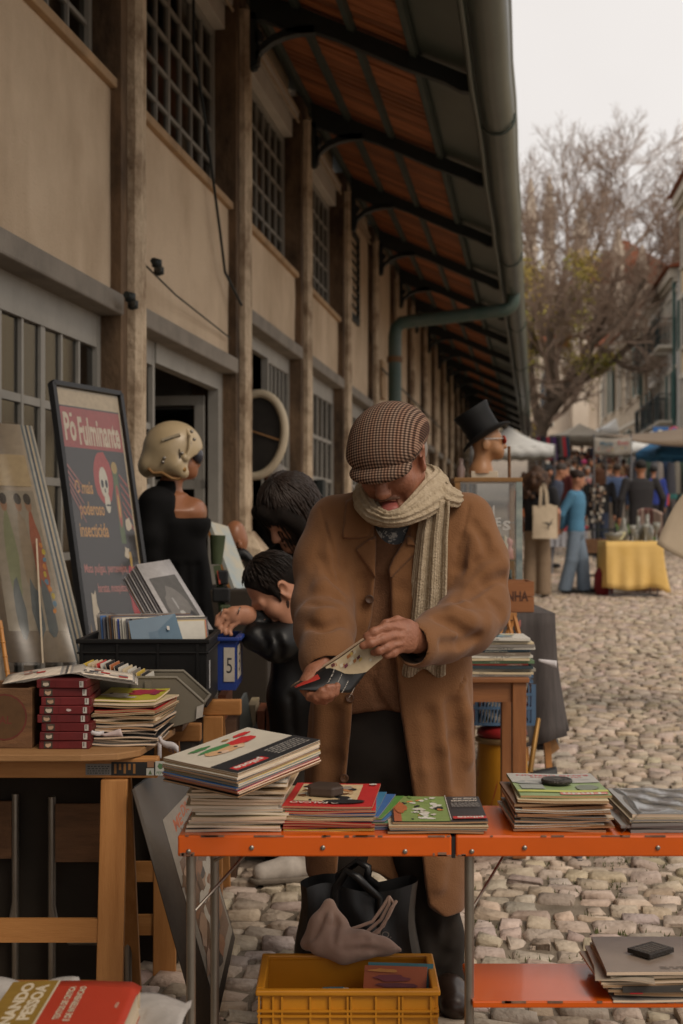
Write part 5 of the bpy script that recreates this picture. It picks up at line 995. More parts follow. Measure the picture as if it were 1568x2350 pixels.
for i in range(10): q.ell(.86 + .03 * math.sin(i), .2 + i * .03, .03, .012, [(.5, .2, .05), (.1, .2, .3), (.45, .35, .05)][i % 3], 8, .3)
q.build('print_picture', wr)
m = MB(); m.grid(lambda u, v: wq(0, u * 1.04 - .02, v * 1.02 - .01, .012 + .007 * math.sin(u * 9 + v * 2.5) * math.sin(v * 5 + 1) + .008 * math.exp(-((v - .14) / .05) ** 2)), 28, 30); m.build('plastic_wrap', glass('wrap_film', (1, .98, .95), refl=.12, rough=.3, clear=.93), wr)
for x in (.1, .8): m = MB(); m.beam(wq(0, x - .25, 0, .03), wq(0, x + .05, .5, .03), .006, .001); m.build('tape', ink((.42, .34, .24)), wr)
m = MB(); m.span((-1.35, 4.97, .7695), (-.86, 5.3, .79)); m.span((-1.35, 4.955, .7695), (-.86, 4.97, .835)); tag(m.build('wooden_tray', oldw, bevel=.003), 'shallow brown wooden tray holding the wrapped prints', 'tray')
m = MB(); m.tube([P(0, 1425, 4.5), P(8, 1480, 4.47), P(20, 1562, 4.42), P(26, 1600, 4.40)], .0075, 8); bb = thing('bamboo_frame', 'picture frame edged with orange bamboo at the stall edge', 'frame', (P(10, 1560, 4.42).x, 4.42, .7695)); m.build('bamboo_rod', mat('bamboo', (.42, .18, .04), rough=.45, var=.2, scale=12), bb)
m = MB(); m.slab([P(-70, 1440, 4.52), P(-4, 1430, 4.52), P(20, 1600, 4.43), P(-60, 1605, 4.43)], (0, .012, 0)); m.build('backing_board', ink((.42, .37, .3)), bb)
m = MB()
for t_ in (.1, .3, .5, .7, .9): m.lathe([(.0075, -.003), (.0095, 0), (.0075, .003)], P(0, 1425, 4.5).lerp(P(24, 1590, 4.405), t_), 8)
m.build('bamboo_node', MATS['bamboo'], bb)
# insecticide poster
po = thing('framed_poster', 'tall black framed insecticide poster with a skull leaning on the hall', 'poster', (P(270, 1650, 5.9).x, 5.9, .55))
TL, TR, BL, BR = P(116, 880, 6.15), P(271, 906, 6.55), P(216, 1640, 5.72), P(356, 1620, 6.12)
BR = flatten(BL, TL, TR, BR)
def pq_(u, v): return BL.lerp(BR, u).lerp(TL.lerp(TR, u), v)
m = MB(); m.grid(lambda u, v: pq_(u, v) + Vector((-.01, .02, 0)), 1, 1); m.build('backing_board', ink((.05, .04, .03)), po, solid=.012)
nn = (BR - BL).cross(TL - BL).normalized()
fr = MB(); 
for a_, b_ in (((0, 0), (0, 1)), ((1, 0), (1, 1)), ((0, 1), (1, 1)), ((0, 0), (1, 0))): fr.beam(pq_(*a_) + nn * .008, pq_(*b_) + nn * .008, .022, .03, up=nn)
fr.build('frame', mat('black_frame', (.015, .014, .014), rough=.4, var=.2), po)
q = Print(BL, BR - BL, TL - BL, lift=.004); q.warp = lambda u, v: pq_(u, v) - (BL + (BR - BL) * u + (TL - BL) * v)
q.rect(0, 0, 1, 1, (.40, .31, .19)); q.rect(.05, .02, .95, .935, (.035, .028, .024)); q.rect(.05, .80, .95, .93, (.27, .045, .035))
W2 = (.46, .38, .27); q.text('Po', .1, .825, .085, W2, w=.17, bold=.03); q.text('Fulminante', .30, .815, .085, W2, w=.62, bold=.03); q.rect(.2, .9, .235, .912, W2)
q.ell(.58, .71, .14, .085, (.3, .04, .03), 20, .05); q.ell(.58, .695, .065, .05, (.46, .42, .33), 18); q.ell(.6, .63, .04, .035, (.46, .42, .33), 14); q.ell(.555, .69, .02, .014, BLK, 10); q.ell(.615, .69, .02, .014, BLK, 10); q.ell(.585, .668, .009, .008, BLK, 8); q.rect(.575, .618, .635, .624, BLK)
q.rect(.73, .50, .80, .74, (.07, .1, .03)); q.ell(.765, .745, .045, .02, (.3, .2, .05)); q.ell(.765, .62, .028, .07, (.3, .05, .03), 14); q.ell(.765, .62, .015, .04, (.4, .26, .05), 10)
OR = (.42, .21, .05); q.text('O mais', .14, .655, .04, OR, w=.26, bold=.02); q.text('poderoso', .17, .588, .04, OR, w=.36, bold=.02); q.text('insecticida', .13, .52, .042, OR, w=.42, bold=.02)
PK_ = (.38, .13, .1); q.text('Mata pulgas, percevejos,', .12, .41, .026, PK_, w=.64, bold=.015); q.text('baratas, mosquitos...etc.', .28, .35, .026, PK_, w=.55, bold=.015)
q.ell(.84, .35, .1, .085, (.33, .02, .02), 18, .1); q.ell(.86, .27, .04, .05, (.33, .02, .02), 12, .2); q.ell(.83, .45, .02, .03, (.4, .24, .04), 8, .3)
for i in range(9): x = .1 + .09 * i + rng.uniform(-.02, .02); h_ = rng.uniform(.12, .26); q.poly([(x - .035, .03), (x + .045, .03), (x + .01, .03 + h_)], (.27, .02, .018) if i % 3 else (.36, .2, .05))
for i in range(5): q.poly([(.06, .74 - i * .02), (.24, .68 - i * .03), (.24, .685 - i * .03), (.06, .75 - i * .02)], (.3, .1, .08)); q.poly([(.82, .72 - i * .03), (.94, .68 - i * .035), (.94, .69 - i * .035), (.82, .727 - i * .03)], (.3, .06, .04))
q.ell(.87, .56, .04, .02, W2, 10, .4); q.ell(.78, .47, .04, .015, W2, 10, .4); q.ell(.2, .29, .05, .06, W2, 12, .3); q.ell(.22, .2, .02, .07, W2, 10, .3); q.build('poster_print', po)
m = MB(); m.grid(lambda u, v: pq_(u, v) + nn * (.0125 + .0025 * math.sin(u * 5 + 8 * v) * math.sin(v * 13)), 10, 24); m.build('cover_sheet', glass('perspex', (1, 1, 1), refl=.07, rough=.07, clear=.95), po)
m = MB(); m.span((P(216, 0, 5.7).x - .12, 5.62, 0), (P(216, 0, 5.7).x + .42, 6.2, .545)); tag(m.build('wooden_chest', oldw, bevel=.006), 'dark wooden chest that carries the insecticide poster', 'chest')
# photographs with white borders
pp_ = thing('photo_prints', 'pile of white bordered photographs leaning behind the records', 'prints', (P(400, 1500, 5.2).x, 5.2, .77))
TL, TR, BR, BL = P(312, 1296, 5.45), P(389, 1284, 5.62), P(512, 1475, 5.28), P(428, 1500, 5.10)
BR = flatten(BL, TL, TR, BR)
def ph(u, v): return BL.lerp(BR, u).lerp(TL.lerp(TR, u), v)
nn = (BR - BL).cross(TL - BL).normalized()
for i in range(8): m = MB(); d = nn * (-.0065 * i) + Vector((-.0045 * i, 0, -.003 * i)); m.grid(lambda u, v: ph(u, v) + d, 2, 2); m.build('photo', ink((.52, .5, .5)) if i % 2 == 0 else ink((.2, .19, .2)), pp_, solid=.0025)
m = MB(); d = nn * -.062 + Vector((-.02, 0, -.01)); m.grid(lambda u, v: ph(u, v * .93) + d, 1, 1); m.build('backing_board', pineo, pp_, solid=.012)
q = Print(BL, BR - BL, TL - BL, lift=.0025); q.warp = lambda u, v: ph(u, v) - (BL + (BR - BL) * u + (TL - BL) * v)
q.rect(.12, .06, .88, .82, (.10, .095, .09)); q.ell(.5, .5, .3, .2, (.17, .16, .15), 14, .2); q.ell(.55, .22, .12, .14, (.44, .43, .41), 14, .25); q.ell(.5, .36, .07, .08, (.4, .39, .37), 10, .25); q.ell(.44, .52, .03, .07, (.32, .31, .3), 10, .2); q.rect(.12, .06, .88, .14, (.2, .19, .18)); q.ell(.7, .3, .1, .1, (.05, .05, .05), 10, .2); q.build('photo_picture', pp_)
# tilted poster in a clear sleeve under the tables
tp2 = thing('sleeved_poster', 'large poster in a clear plastic sleeve leaning below the tables', 'poster', (P(480, 2300, 3.65).x, 3.65, 0))
TL, TR, BR, BL = P(303, 1812, 3.62), P(415, 1738, 3.98), P(548, 2150, 3.92), P(478, 2440, 3.52)
BR = flatten(BL, TL, TR, BR)
def tq_(u, v): return BL.lerp(BR, u).lerp(TL.lerp(TR, u), v)
nn = (BR - BL).cross(TL - BL).normalized()
m = MB(); m.grid(lambda u, v: tq_(u, v), 2, 2); m.build('backing_sheet', ink((.05, .036, .026)), tp2, solid=.003)
q = Print(BL, BR - BL, TL - BL, lift=.003); q.warp = lambda u, v: tq_(u, v) - (BL + (BR - BL) * u + (TL - BL) * v)
q.rect(.34, .05, .98, .82, (.25, .22, .19)); q.text('ME', .5, .73, .05, (.4, .09, .02), w=.18, bold=.03); q.text('DIUM', .7, .75, .05, (.4, .09, .02), w=.26, bold=.03); q.text('VENU', .6, .66, .06, (.13, .06, .03), w=.34, bold=.03)
q.rect(.42, .1, .95, .62, (.15, .09, .06))
for i in range(40): q.ell(rng.uniform(.42, .92), rng.uniform(.12, .6), rng.uniform(.04, .1), rng.uniform(.02, .06), rng.choice([(.12, .07, .04), (.22, .11, .06), (.06, .05, .045), (.3, .2, .14), (.4, .37, .33)]), 10, .35)
q.build('poster_print', tp2)
m = MB(); m.grid(lambda u, v: tq_(u * 1.03 - .015, v * 1.02 - .01) + nn * (.008 + .004 * math.sin(u * 6 + v * 9)), 10, 16); m.build('clear_sleeve', glass('sleeve_film', (1, .98, .94), refl=.02, rough=.2, clear=.97), tp2)
# chair frames stored under the left tables
for j, (xx, yy) in enumerate(((-.70, 3.93), (-1.02, 3.97))):
    st_ = thing('folded_chair', ['folded steel tube chair stowed under the front board', 'second folded steel chair stowed further under the boards'][j], 'chair', (xx, yy, 0))
    m = MB(); m.tube([(xx - .1, yy, .6), (xx - .1, yy, .3), (xx - .09, yy, .24), (xx - .05, yy, .2), (xx + .06, yy, .2), (xx + .1, yy, .24), (xx + .11, yy, .3), (xx + .11, yy, .6)], .011, 8); m.tube([(xx - .1, yy, .3), (xx - .1, yy, .01)], .011, 8); m.tube([(xx + .11, yy, .3), (xx + .11, yy, .01)], .011, 8); m.build('tube_frame', chrome, st_)
    m = MB(); m.span((xx - .09, yy - .005, .42), (xx + .1, yy + .005, .58)); m.build('seat', oldw, st_)
# dark blocks added under the left tables to shut out light from behind
m = MB(); m.span((-1.6, 4.02, .0), (-.63, 4.28, .66)); m.span((-1.6, 4.35, 0), (-.5, 5.35, .6)); tag(m.build('shade_block', mat('dark_card', (.03, .022, .015), rough=.9), bevel=.01), 'added dark block that keeps light out of the space under the boards', 'box')
# boxes of books along the hall behind the blue crate
for j, (x, y, w, d, h, c, lb) in enumerate(((-.52, 5.5, .25, .35, .62, (.09, .045, .025), 'brown carton of books standing behind the blue crate'), (-.30, 5.75, .16, .3, .52, (.12, .11, .095), 'grey folder box standing beside the brown carton'), (-.18, 6.1, .2, .3, .45, (.13, .05, .03), 'low reddish box of prints near the crouching shoppers'))):
    t = thing('book_carton', lb, 'carton', (x, y, 0)); m = MB(); m.span((x - w / 2, y - d / 2, 0), (x + w / 2, y + d / 2, h)); m.build('carton_body', mat('carton%d' % j, c, rough=.85, var=.25), t, bevel=.004)
    for i in range(4): m = MB(); m.span((x - w / 2 + .01 + i * w / 4.4, y - d / 2 + .02, h + .001), (x - w / 2 + .01 + i * w / 4.4 + .03, y + d / 2 - .02, h + rng.uniform(.06, .12))); m.build('book', ink(rng.choice([CRM, WHT, (.3, .1, .05), GRY])), t)
for j, (a, b_, c) in enumerate((((490, 1700), (560, 1590), (.16, .17, .14)), ((560, 1690), (630, 1600), (.2, .19, .17)))):
    m = MB(); m.slab([P(a[0], 1745, 5.3 + .2 * j), P(a[0] + 12, a[1] - 10, 5.35 + .2 * j), P(b_[0], b_[1], 5.6 + .2 * j), P(b_[0] + 20, 1700, 5.6 + .2 * j), P(b_[0] - 10, 1790, 5.45 + .2 * j)], (.01, .02, 0)); tag(m.build('glass_picture', mat('dusty_glass%d' % j, c, rough=.3, var=.3, scale=6)), ['dusty glazed picture leaning under the pine trestle end', 'second dusty glazed picture leaning nearer the shoppers'][j], 'picture')
# ================================================================ STALL BEHIND THE MAN (right of him)
brw = mat('brown_wood', (.17, .062, .02), rough=.5, col2=(.30, .12, .04), scale=3, detail=8, stretch=(10, 10, 1), bump=.15, bscale=30)
brh = mat('brown_wood_flat', (.17, .062, .02), rough=.5, col2=(.30, .12, .04), scale=3, detail=8, stretch=(1, 10, 10), bump=.15, bscale=30)
g56 = gz(5.8)
st = thing('wooden_stool', 'brown wooden stool table carrying piles of comic albums', 'stool', (.58, 5.85, g56))
zs_ = .752
m = MB(); m.span((.40, 5.58, zs_ - .022), (.738, 6.05, zs_)); m.build('seat', brh, st, bevel=.005)
for x in (.435, .70):
    for y in (5.62, 6.0): m = MB(); m.span((x - .027, y - .027, g56), (x + .027, y + .027, zs_ - .0225)); m.build('leg', brw, st, bevel=.003)
m = MB(); m.span((.463, 5.61, zs_ - .1), (.672, 5.632, zs_ - .023)); m.build('apron', brh, st); m = MB(); m.span((.69, 5.648, zs_ - .1), (.712, 5.972, zs_ - .023)); m.build('apron', brh, st)
G9 = 'comic albums on the wooden stool'
alb = [WHT, CRM, (.28, .25, .2), (.03, .05, .06), (.35, .05, .03), (.12, .2, .1), CRM, WHT, (.2, .16, .12), (.05, .1, .14), WHT, GRY, CRM, (.45, .4, .3)]
z = zs_ + .001
for i in range(15):
    t = rng.uniform(.007, .012); x = .445 + rng.gauss(0, .008) + (.012 if i in (5, 6) else 0); c = alb[i % len(alb)]
    o, tp_ = mag((x, 5.60 + rng.gauss(0, .006), z), (.30 + rng.uniform(-.01, .012), rng.gauss(0, .006), 0), (0, .23, 0), t, c, sheetm(c), nth('comic album with a lettered spine on the wooden stool', i), G9, name='comic_album', cat='comic album', wave=.0012, seed=i)
    q = Print((x, 5.60, z), (.3, 0, 0), (0, 0, t), lift=.009, step=.0001); q.text(rng.choice(['O CACADOR', 'BLUEBERRY', 'ALIX', 'VALERIAN', 'TEX']), rng.uniform(.5, .9), .8, .55, (.05, .05, .05) if sum(c) > .6 else (.4, .38, .3), w=rng.uniform(.12, .3), rot=180, bold=0); q.build('spine_print', o)
    z += t + .001
    if i == 9:
        pass
p = pr(tp_); p.blobs(.05, .1, .95, .9, 12, [(.4, .4, .2), (.2, .3, .35), (.5, .42, .2), (.35, .3, .25)], (.05, .14)); p.build('cover_print', o)
m = MB(); m.lathe([(.03, 0), (.034, .004), (.03, .009), (0, .009)], (.6, 5.68, z + .004), 20); tag(m.build('stone_weight', mat('grey_pebble', (.13, .12, .09), rough=.6, var=.3)), 'flat grey pebble lying on the comic albums', 'paperweight')
paper('white price tag sticking out from the comic albums', lambda u, v: P(1236 + 42 * u, 1512 + 4 * u + 14 * v * (.4 + .8 * u), 5.72))
dr = thing('drum_stool', 'yellow drum stool with red triangles and a padded red seat', 'stool', (P(1152, 0, 6.25).x, 6.25, gz(6.25)))
zd = gz(6.25); xd = P(1152, 0, 6.25).x
ym = mat('yellow_paint', (.42, .19, .012), rough=.4, var=.12, scale=6); rm = mat('red_vinyl', (.24, .015, .015), rough=.35, var=.15, scale=8)
m = MB(); m.lathe([(.125, zd), (.128, zd + .05), (.105, zd + .36)], (xd, 6.25, 0), 28); m.build('drum_body', ym, dr)
m = MB(); m.lathe([(.108, zd + .352), (.118, zd + .358), (.118, zd + .372), (.108, zd + .378)], (xd, 6.25, 0), 28); m.build('drum_rim', mat('brass_rim', (.3, .2, .1), rough=.35, metal=.7, var=.2), dr)
m = MB(); m.lathe([(.10, zd + .378), (.112, zd + .388), (.108, zd + .41), (.07, zd + .43), (0, zd + .434)], (xd, 6.25, 0), 28); m.build('seat', rm, dr)
for k in range(6):
    a = k * math.pi / 3 + .35; m = MB(); pts = []
    for j in range(7):
        for s in ((-1, 1) if j < 6 else (0,)): h = j / 6; rr_ = .1285 - .018 * h + .002; b_ = a + s * .45 * (1 - h); pts.append((xd + rr_ * math.cos(b_), 6.25 + rr_ * math.sin(b_), zd + .03 + .22 * h))
    m.add(pts, [(2 * j, 2 * j + 1, 2 * j + 3, 2 * j + 2) for j in range(5)] + [(10, 11, 12)]); m.build('red_triangle', mat('red_paint', (.27, .015, .012), rough=.4), dr)
# blue lattice crate of books on the drum stool
lbl = mat('pale_blue_plastic', (.07, .13, .22), rough=.45, var=.12)
lc = thing('lattice_crate', 'pale blue lattice crate of small books standing on the drum stool', 'crate', (.79, 6.3, zd + .436))
cx0, cx1, cy0, cy1, cz0, cz1 = P(1088, 0, 6.16).x, P(1224, 0, 6.16).x, 6.16, 6.46, zd + .436, zd + .655
m = MB()
for z in (cz0, cz0 + .07, cz0 + .13, cz1 - .035, cz1 - .012): m.span((cx0, cy0, z), (cx1, cy0 + .006, z + .012)); m.span((cx1 - .006, cy0 + .0065, z), (cx1, cy1, z + .012)); m.span((cx0, cy0 + .0065, z), (cx0 + .006, cy1, z + .012)); m.span((cx0 + .0065, cy1 - .006, z), (cx1 - .0065, cy1, z + .012))
m.build('rails', lbl, lc)
m = MB()
for i in range(19): x = cx0 + .004 + (cx1 - cx0 - .012) * i / 18; m.span((x, cy0 + .001, cz0), (x + (.02 if i in (0, 9, 18) else .0055), cy0 + .0052, cz1 - .04))
for i in range(14): y = cy0 + .01 + (cy1 - cy0 - .02) * i / 13; m.span((cx1 - .0055, y, cz0), (cx1 - .001, y + (.03 if i in (0, 13) else .006), cz1 - .04))
tag(m.build('lattice', lbl, lc), kind='stuff')
m = MB(); m.span((cx0 + .007, cy0 + .007, cz0), (cx1 - .007, cy1 - .007, cz0 + .006)); m.build('base', lbl, lc)
for i in range(13):
    x = cx0 + .015 + i * (cx1 - cx0 - .05) / 13; mag((x, cy0 + .02, cz0 + .008), (.05, 0, .17), (0, .2, 0), .009, PAL[(i * 5) % len(PAL)], PG[2], cname(PAL[(i * 5) % len(PAL)]) + ' backed paperback filed in the pale blue lattice crate', 'paperbacks in the pale blue crate', name='paperback', cat='book', seed=i, wave=.0004)
# draped table with display cabinet, crate and pink cloth
zdt = .93; clothm = mat('dark_grey_cloth', (.045, .038, .036), rough=.9, col2=(.095, .08, .075), scale=3, stretch=(9, 9, .6))
tx0, tx1, ty0, ty1 = .60, 1.0, 6.75, 7.75
dt = thing('trestle_table', 'narrow pine trestle table hidden under the dark grey cloth', 'table', (.8, 7.2, gz(7.2)))
m = MB(); m.span((tx0 + .01, ty0 + .01, zdt - .03), (tx1 - .01, ty1 - .01, zdt - .004)); m.build('table_top', pineo, dt)
for x, y, s in ((tx0 + .06, ty0 + .05, -1), (tx0 + .14, ty0 + .05, 1), (tx1 - .06, ty0 + .05, 1), (tx0 + .06, ty1 - .05, -1), (tx1 - .06, ty1 - .05, 1)): m = MB(); m.beam((x + s * .06, y, gz(y)), (x, y, zdt - .031), .045, .03); m.build('leg', pinev, dt)
cl = MB()
def drape(u, v):
    per = [(tx1 - .32, ty0 - .012), (tx1 + .012, ty0 - .012), (tx1 + .012, ty1 + .012), (tx0, ty1 + .012)]
    L_ = [.33, 1.02, .4]; d = u * sum(L_); k = 0
    while k < 2 and d > L_[k]: d -= L_[k]; k += 1
    a, b_ = Vector(per[k]), Vector(per[k + 1]); p_ = a.lerp(b_, min(1, d / L_[k])); nrm = [Vector((0, -1)), Vector((1, 0)), Vector((0, 1))][k]
    w_ = (.5 + .5 * math.sin(u * 75 + math.sin(u * 9) * 2)) * .035 * v ** .7 + .05 * v * v; p_ = p_ + nrm * w_
    return Vector((p_.x, p_.y, zdt + .002 - v * (.60 + .03 * math.sin(u * 20))))
cl.grid(drape, 110, 10); cl.add([(tx0, ty0 - .012, zdt + .002), (tx1 + .012, ty0 - .012, zdt + .002), (tx1 + .012, ty1 + .012, zdt + .002), (tx0, ty1 + .012, zdt + .002)], [(0, 1, 2, 3)])
tag(cl.build('table_cloth', clothm, solid=.002), 'dark grey pleated cloth draped over the cabinet table', 'cloth')
cbw = mat('cabinet_oak', (.24, .12, .035), rough=.5, var=.25, scale=8)
cab = thing('display_cabinet', 'small glazed oak display cabinet full of trinkets on the grey cloth', 'cabinet', (.76, 7.2, zdt + .004))
kx0, kx1, ky0, ky1, kz0, kz1 = .565, P(1196, 0, 7.1).x, 7.08, 7.4, zdt + .004, 1.565
for x in (kx0, kx1 - .026):
    for y in (ky0, ky1 - .026): m = MB(); m.span((x, y, kz0), (x + .026, y + .026, kz1)); m.build('post', cbw, cab)
m = MB(); m.span((kx0 - .005, ky0 - .005, kz1), (kx1 + .005, ky1 + .005, kz1 + .022)); m.build('top', cbw, cab, bevel=.003)
m = MB(); m.span((kx0, ky0, kz0), (kx1, ky1, kz0 + .02)); m.build('base', cbw, cab)
for z in (1.17, 1.36): m = MB(); m.span((kx0 + .027, ky0 + .03, z), (kx1 - .027, ky1 - .005, z + .006)); m.build('shelf', glass('shelf_glass', (.9, .95, .9), refl=.1), cab)
cg = glass('cabinet_glass', (.97, .98, .97), refl=.045, rough=.03, clear=.95)
for a_, b_ in (((kx0 + .027, ky0 + .008, kz0 + .021), (kx1 - .027, ky0 + .012, kz1 - .001)), ((kx1 - .012, ky0 + .027, kz0 + .021), (kx1 - .008, ky1 - .027, kz1 - .001))): m = MB(); m.span(a_, b_); m.build('pane', cg, cab)
m = MB(); m.span((kx1 - .027, ky0 - .004, kz0), (kx1 + .004, ky0 - .001, kz1)); m.span((kx1 + .0005, ky0 - .001, kz0), (kx1 + .004, ky0 + .03, kz1)); m.build('tape', mat('edge_tape', (.12, .16, .17), rough=.3, col2=(.35, .38, .33), scale=7, stretch=(1, 1, 2)), cab)
q = Print((kx0 + .05, ky0 + .008, 1.27), (.25, 0, 0), (0, 0, .2), lift=.002); q.text('N', .42, .62, .26, (.45, .43, .4), w=.17, bold=.03); q.text('M', .46, .44, .2, (.45, .43, .4), w=.12, bold=.03); q.text('E', .6, .38, .2, (.45, .43, .4), w=.12, bold=.03); q.text('S', .75, .28, .22, (.45, .43, .4), w=.16, bold=.03); q.build('window_lettering', cab)
q = Print((kx0 + .16, ky0 + .008, 1.03), (.1, 0, 0), (0, 0, .1), lift=.002); q.text('C', .3, .1, .8, (.4, .38, .34), w=.5, bold=.02); q.build('window_lettering', cab)
def fig(name, label, x, y, z, prof, c, n=14, rough=.4): m = MB(); m.lathe(prof, (x, y, z), n); return tag(m.build(name, mat('trinket_%d_%d_%d' % tuple(int(v * 99) for v in c), c, rough=rough, var=.15)), label, name.split('_')[-1])
fig('ceramic_jar', 'red lidded jar inside the display cabinet', .78, 7.2, 1.1765, [(.03, 0), (.04, .03), (.036, .07), (.02, .085), (.012, .1), (0, .104)], (.28, .03, .03))
fig('glass_bottle', 'green glass bottle on the cabinet floor', .845, 7.16, kz0 + .021, [(.035, 0), (.045, .04), (.035, .1), (.012, .13), (.012, .17), (0, .172)], (.06, .1, .09), rough=.12)
fig('china_figurine', 'cream china figurine inside the display cabinet', .83, 7.25, 1.1765, [(.022, 0), (.016, .04), (.02, .07), (.012, .09), (.015, .11), (0, .125)], (.5, .42, .3))
fig('china_dish', 'small white dish inside the display cabinet', .80, 7.14, 1.1765, [(.02, 0), (.03, .012), (.028, .014), (0, .006)], (.55, .5, .45))
fig('brass_bell', 'brass bell on the upper cabinet shelf', .74, 7.22, 1.3665, [(.03, 0), (.02, .03), (.012, .05), (.006, .07), (0, .072)], (.3, .18, .06))
fig('tin_box', 'tall red tin inside the lower cabinet', .765, 7.25, kz0 + .021, [(.04, 0), (.04, .15), (.03, .155), (0, .157)], (.3, .035, .03))
fig('doll_toy', 'pink doll inside the display cabinet', .86, 7.3, 1.1765, [(.025, 0), (.02, .05), (.012, .06), (.02, .075), (.02, .095), (0, .11)], (.45, .2, .16))
# wooden wine crate
cr = thing('wooden_crate', 'orange brown wooden crate with stencilled letters beside the cabinet', 'crate', (.83, 6.86, zdt + .005))
wx0, wx1, wy0, wy1, wz0, wz1 = P(1125, 0, 6.78).x, P(1226, 0, 6.78).x, 6.78, 7.04, zdt + .005, P(0, 1333, 6.78).z
crw = mat('crate_wood', (.22, .078, .026), rough=.7, col2=(.33, .135, .05), scale=4, detail=8, stretch=(1, 9, 9), bump=.2)
for k_ in range(2):
    h0 = wz0 + (wz1 - wz0) * k_ / 2; h1 = wz0 + (wz1 - wz0) * (k_ + 1) / 2 - .003
    for a_, b_ in (((wx0, wy0, h0), (wx1, wy0 + .01, h1)), ((wx0, wy1 - .01, h0), (wx1, wy1, h1)), ((wx1 - .01, wy0 + .0105, h0), (wx1 - .001, wy1 - .0105, h1))): m = MB(); m.span(a_, b_); m.build('plank', crw, cr, bevel=.0015)
m = MB(); m.span((wx0, wy0 + .011, wz0), (wx1 - .011, wy1 - .011, wz0 + .008)); m.build('base', crw, cr)
q = Print((wx0, wy0, wz0), (wx1 - wx0, 0, 0), (0, 0, wz1 - wz0), lift=.001); q.text('INHA', .32, .36, .3, (.07, .025, .012), w=.55, bold=.03); q.build('stencil', cr)
pk = MB(); pk.grid(lambda u, v: P(1120 + 75 * u, 1406 + 20 * v + 8 * math.sin(u * 7 + v) * v + 6 * v * (u > .8), 6.72 - .05 * math.sin(v * 2 + u * 5)), 14, 5); tag(pk.build('pink_cloth', mat('pink_cloth', (.33, .11, .09), rough=.9, var=.15), solid=.002), 'faded pink cloth hanging under the wooden crate', 'cloth')
ez = thing('easel_legs', 'small pine tripod standing behind the comic albums', 'easel', (P(1170, 0, 6.2).x, 6.2, .755))
for a_, b_ in (((1160, 1412), (1140, 1475)), ((1163, 1412), (1178, 1470)), ((1180, 1412), (1195, 1470)), ((1178, 1425), (1158, 1470))): m = MB(); m.beam(P(*a_, 6.03), P(*b_, 6.0), .016, .012); m.build('leg', pinev, ez)
m = MB(); m.beam(P(1152, 1414, 6.03), P(1186, 1414, 6.03), .014, .03); m.build('rail', pineo, ez)
m = MB(); m.hexa([P(1262, 1735, 6.9), P(1285, 1718, 6.9), P(1285, 1718, 6.92), P(1262, 1735, 6.92)], [P(1203, 1545, 7.0), P(1210, 1543, 7.0), P(1210, 1543, 7.02), P(1203, 1545, 7.02)]); tag(m.build('leaning_stick', ply), 'pale tapered wooden stick leaning onto the grey cloth', 'stick')
m = MB(); m.tube([P(1217, 1772, 6.0), P(1226, 1710, 6.03), P(1236, 1650, 6.1)], [.012, .012, .011], 8); tag(m.build('brass_cane', mat('brass', (.25, .13, .03), rough=.4, metal=.4, var=.2)), 'brass coloured cane leaning beside the drum stool', 'cane')
m = MB(); m.hexa([P(1212, 1782, 6.0), P(1280, 1782, 6.0), P(1280, 1776, 6.12), P(1215, 1774, 6.12)], [P(1215, 1776, 6.0), P(1278, 1762, 6.02), P(1278, 1758, 6.1), P(1218, 1770, 6.1)]); tag(m.build('black_pouch', blackm, bevel=.01), 'flat black pouch lying on the cobbles beside the drum stool', 'pouch')
m = MB(); m.slab([P(1230, 1722, 7.0), P(1280, 1722, 7.0), P(1282, 1708, 7.3), P(1235, 1706, 7.3)], (0, 0, .03)); tag(m.build('dark_bundle', mat('dark_bundle', (.03, .025, .024), rough=.7, var=.4, scale=20), bevel=.01), 'dark bundle lying on the cobbles under the slat', 'bundle')
m = MB(); m.grid(lambda u, v: P(1258 + 92 * u, 1962 + 16 * v, 5.65 + .1 * math.sin(u * 6)) + Vector((0, .1 * (1 - v), .01 * math.sin(u * 9) * math.sin(v * 7))), 12, 5); tag(m.build('black_bag', bagm, solid=.004), 'crumpled black bag on the cobbles behind the orange table', 'bag')
# head with top hat on the cabinet
skin_man = mat('mannequin_skin', (.36, .18, .085), rough=.38, var=.08, scale=5)
hx, hy, hz0 = P(1118, 0, 7.2).x, 7.2, kz1 + .0225
hd = thing('display_mannequin', 'tan display head in red sunglasses on top of the cabinet', 'mannequin head', (hx, hy, hz0))
v = Vol((hx - .16, hy - .12, hz0 + .02), (hx + .16, hy + .12, hz0 + .33), .004)
hc = np.array((hx, hy, hz0 + .17))
v.ell(hc + (-.005, 0, .03), (.078, .062, .075)); v.ell(hc + (.035, 0, -.012), (.045, .048, .06), k=.03); v.cone(hc + (-.02, 0, -.03), hc + (-.03, 0, -.14), .043, .05, k=.03); v.cone(hc + (-.03, 0, -.14), hc + (-.03, 0, -.155), .06, .062, k=.02)
v.ell(hc + (.065, 0, -.052), (.02, .022, .02), k=.025); v.cone(hc + (.077, 0, .018), hc + (.092, 0, -.012), .007, .010, k=.012); v.ell(hc + (.078, 0, -.034), (.012, .02, .007), k=.006); v.ell(hc + (-.012, -.062, -.005), (.02, .01, .028), k=.008); v.ell(hc + (.05, -.03, -.03), (.02, .02, .02), k=.03)
vol_obj('head', v, skin_man, hd)
m = MB(); m.span((hx - .085, hy - .05, hz0), (hx + .05, hy + .05, hz0 + .034)); m.build('base_block', mat('white_block', (.5, .43, .33), rough=.7, var=.15), hd, bevel=.003)
sg = thing('sunglasses', 'red framed sunglasses worn by the display head', 'sunglasses', (hx + .07, hy, hz0 + .19))
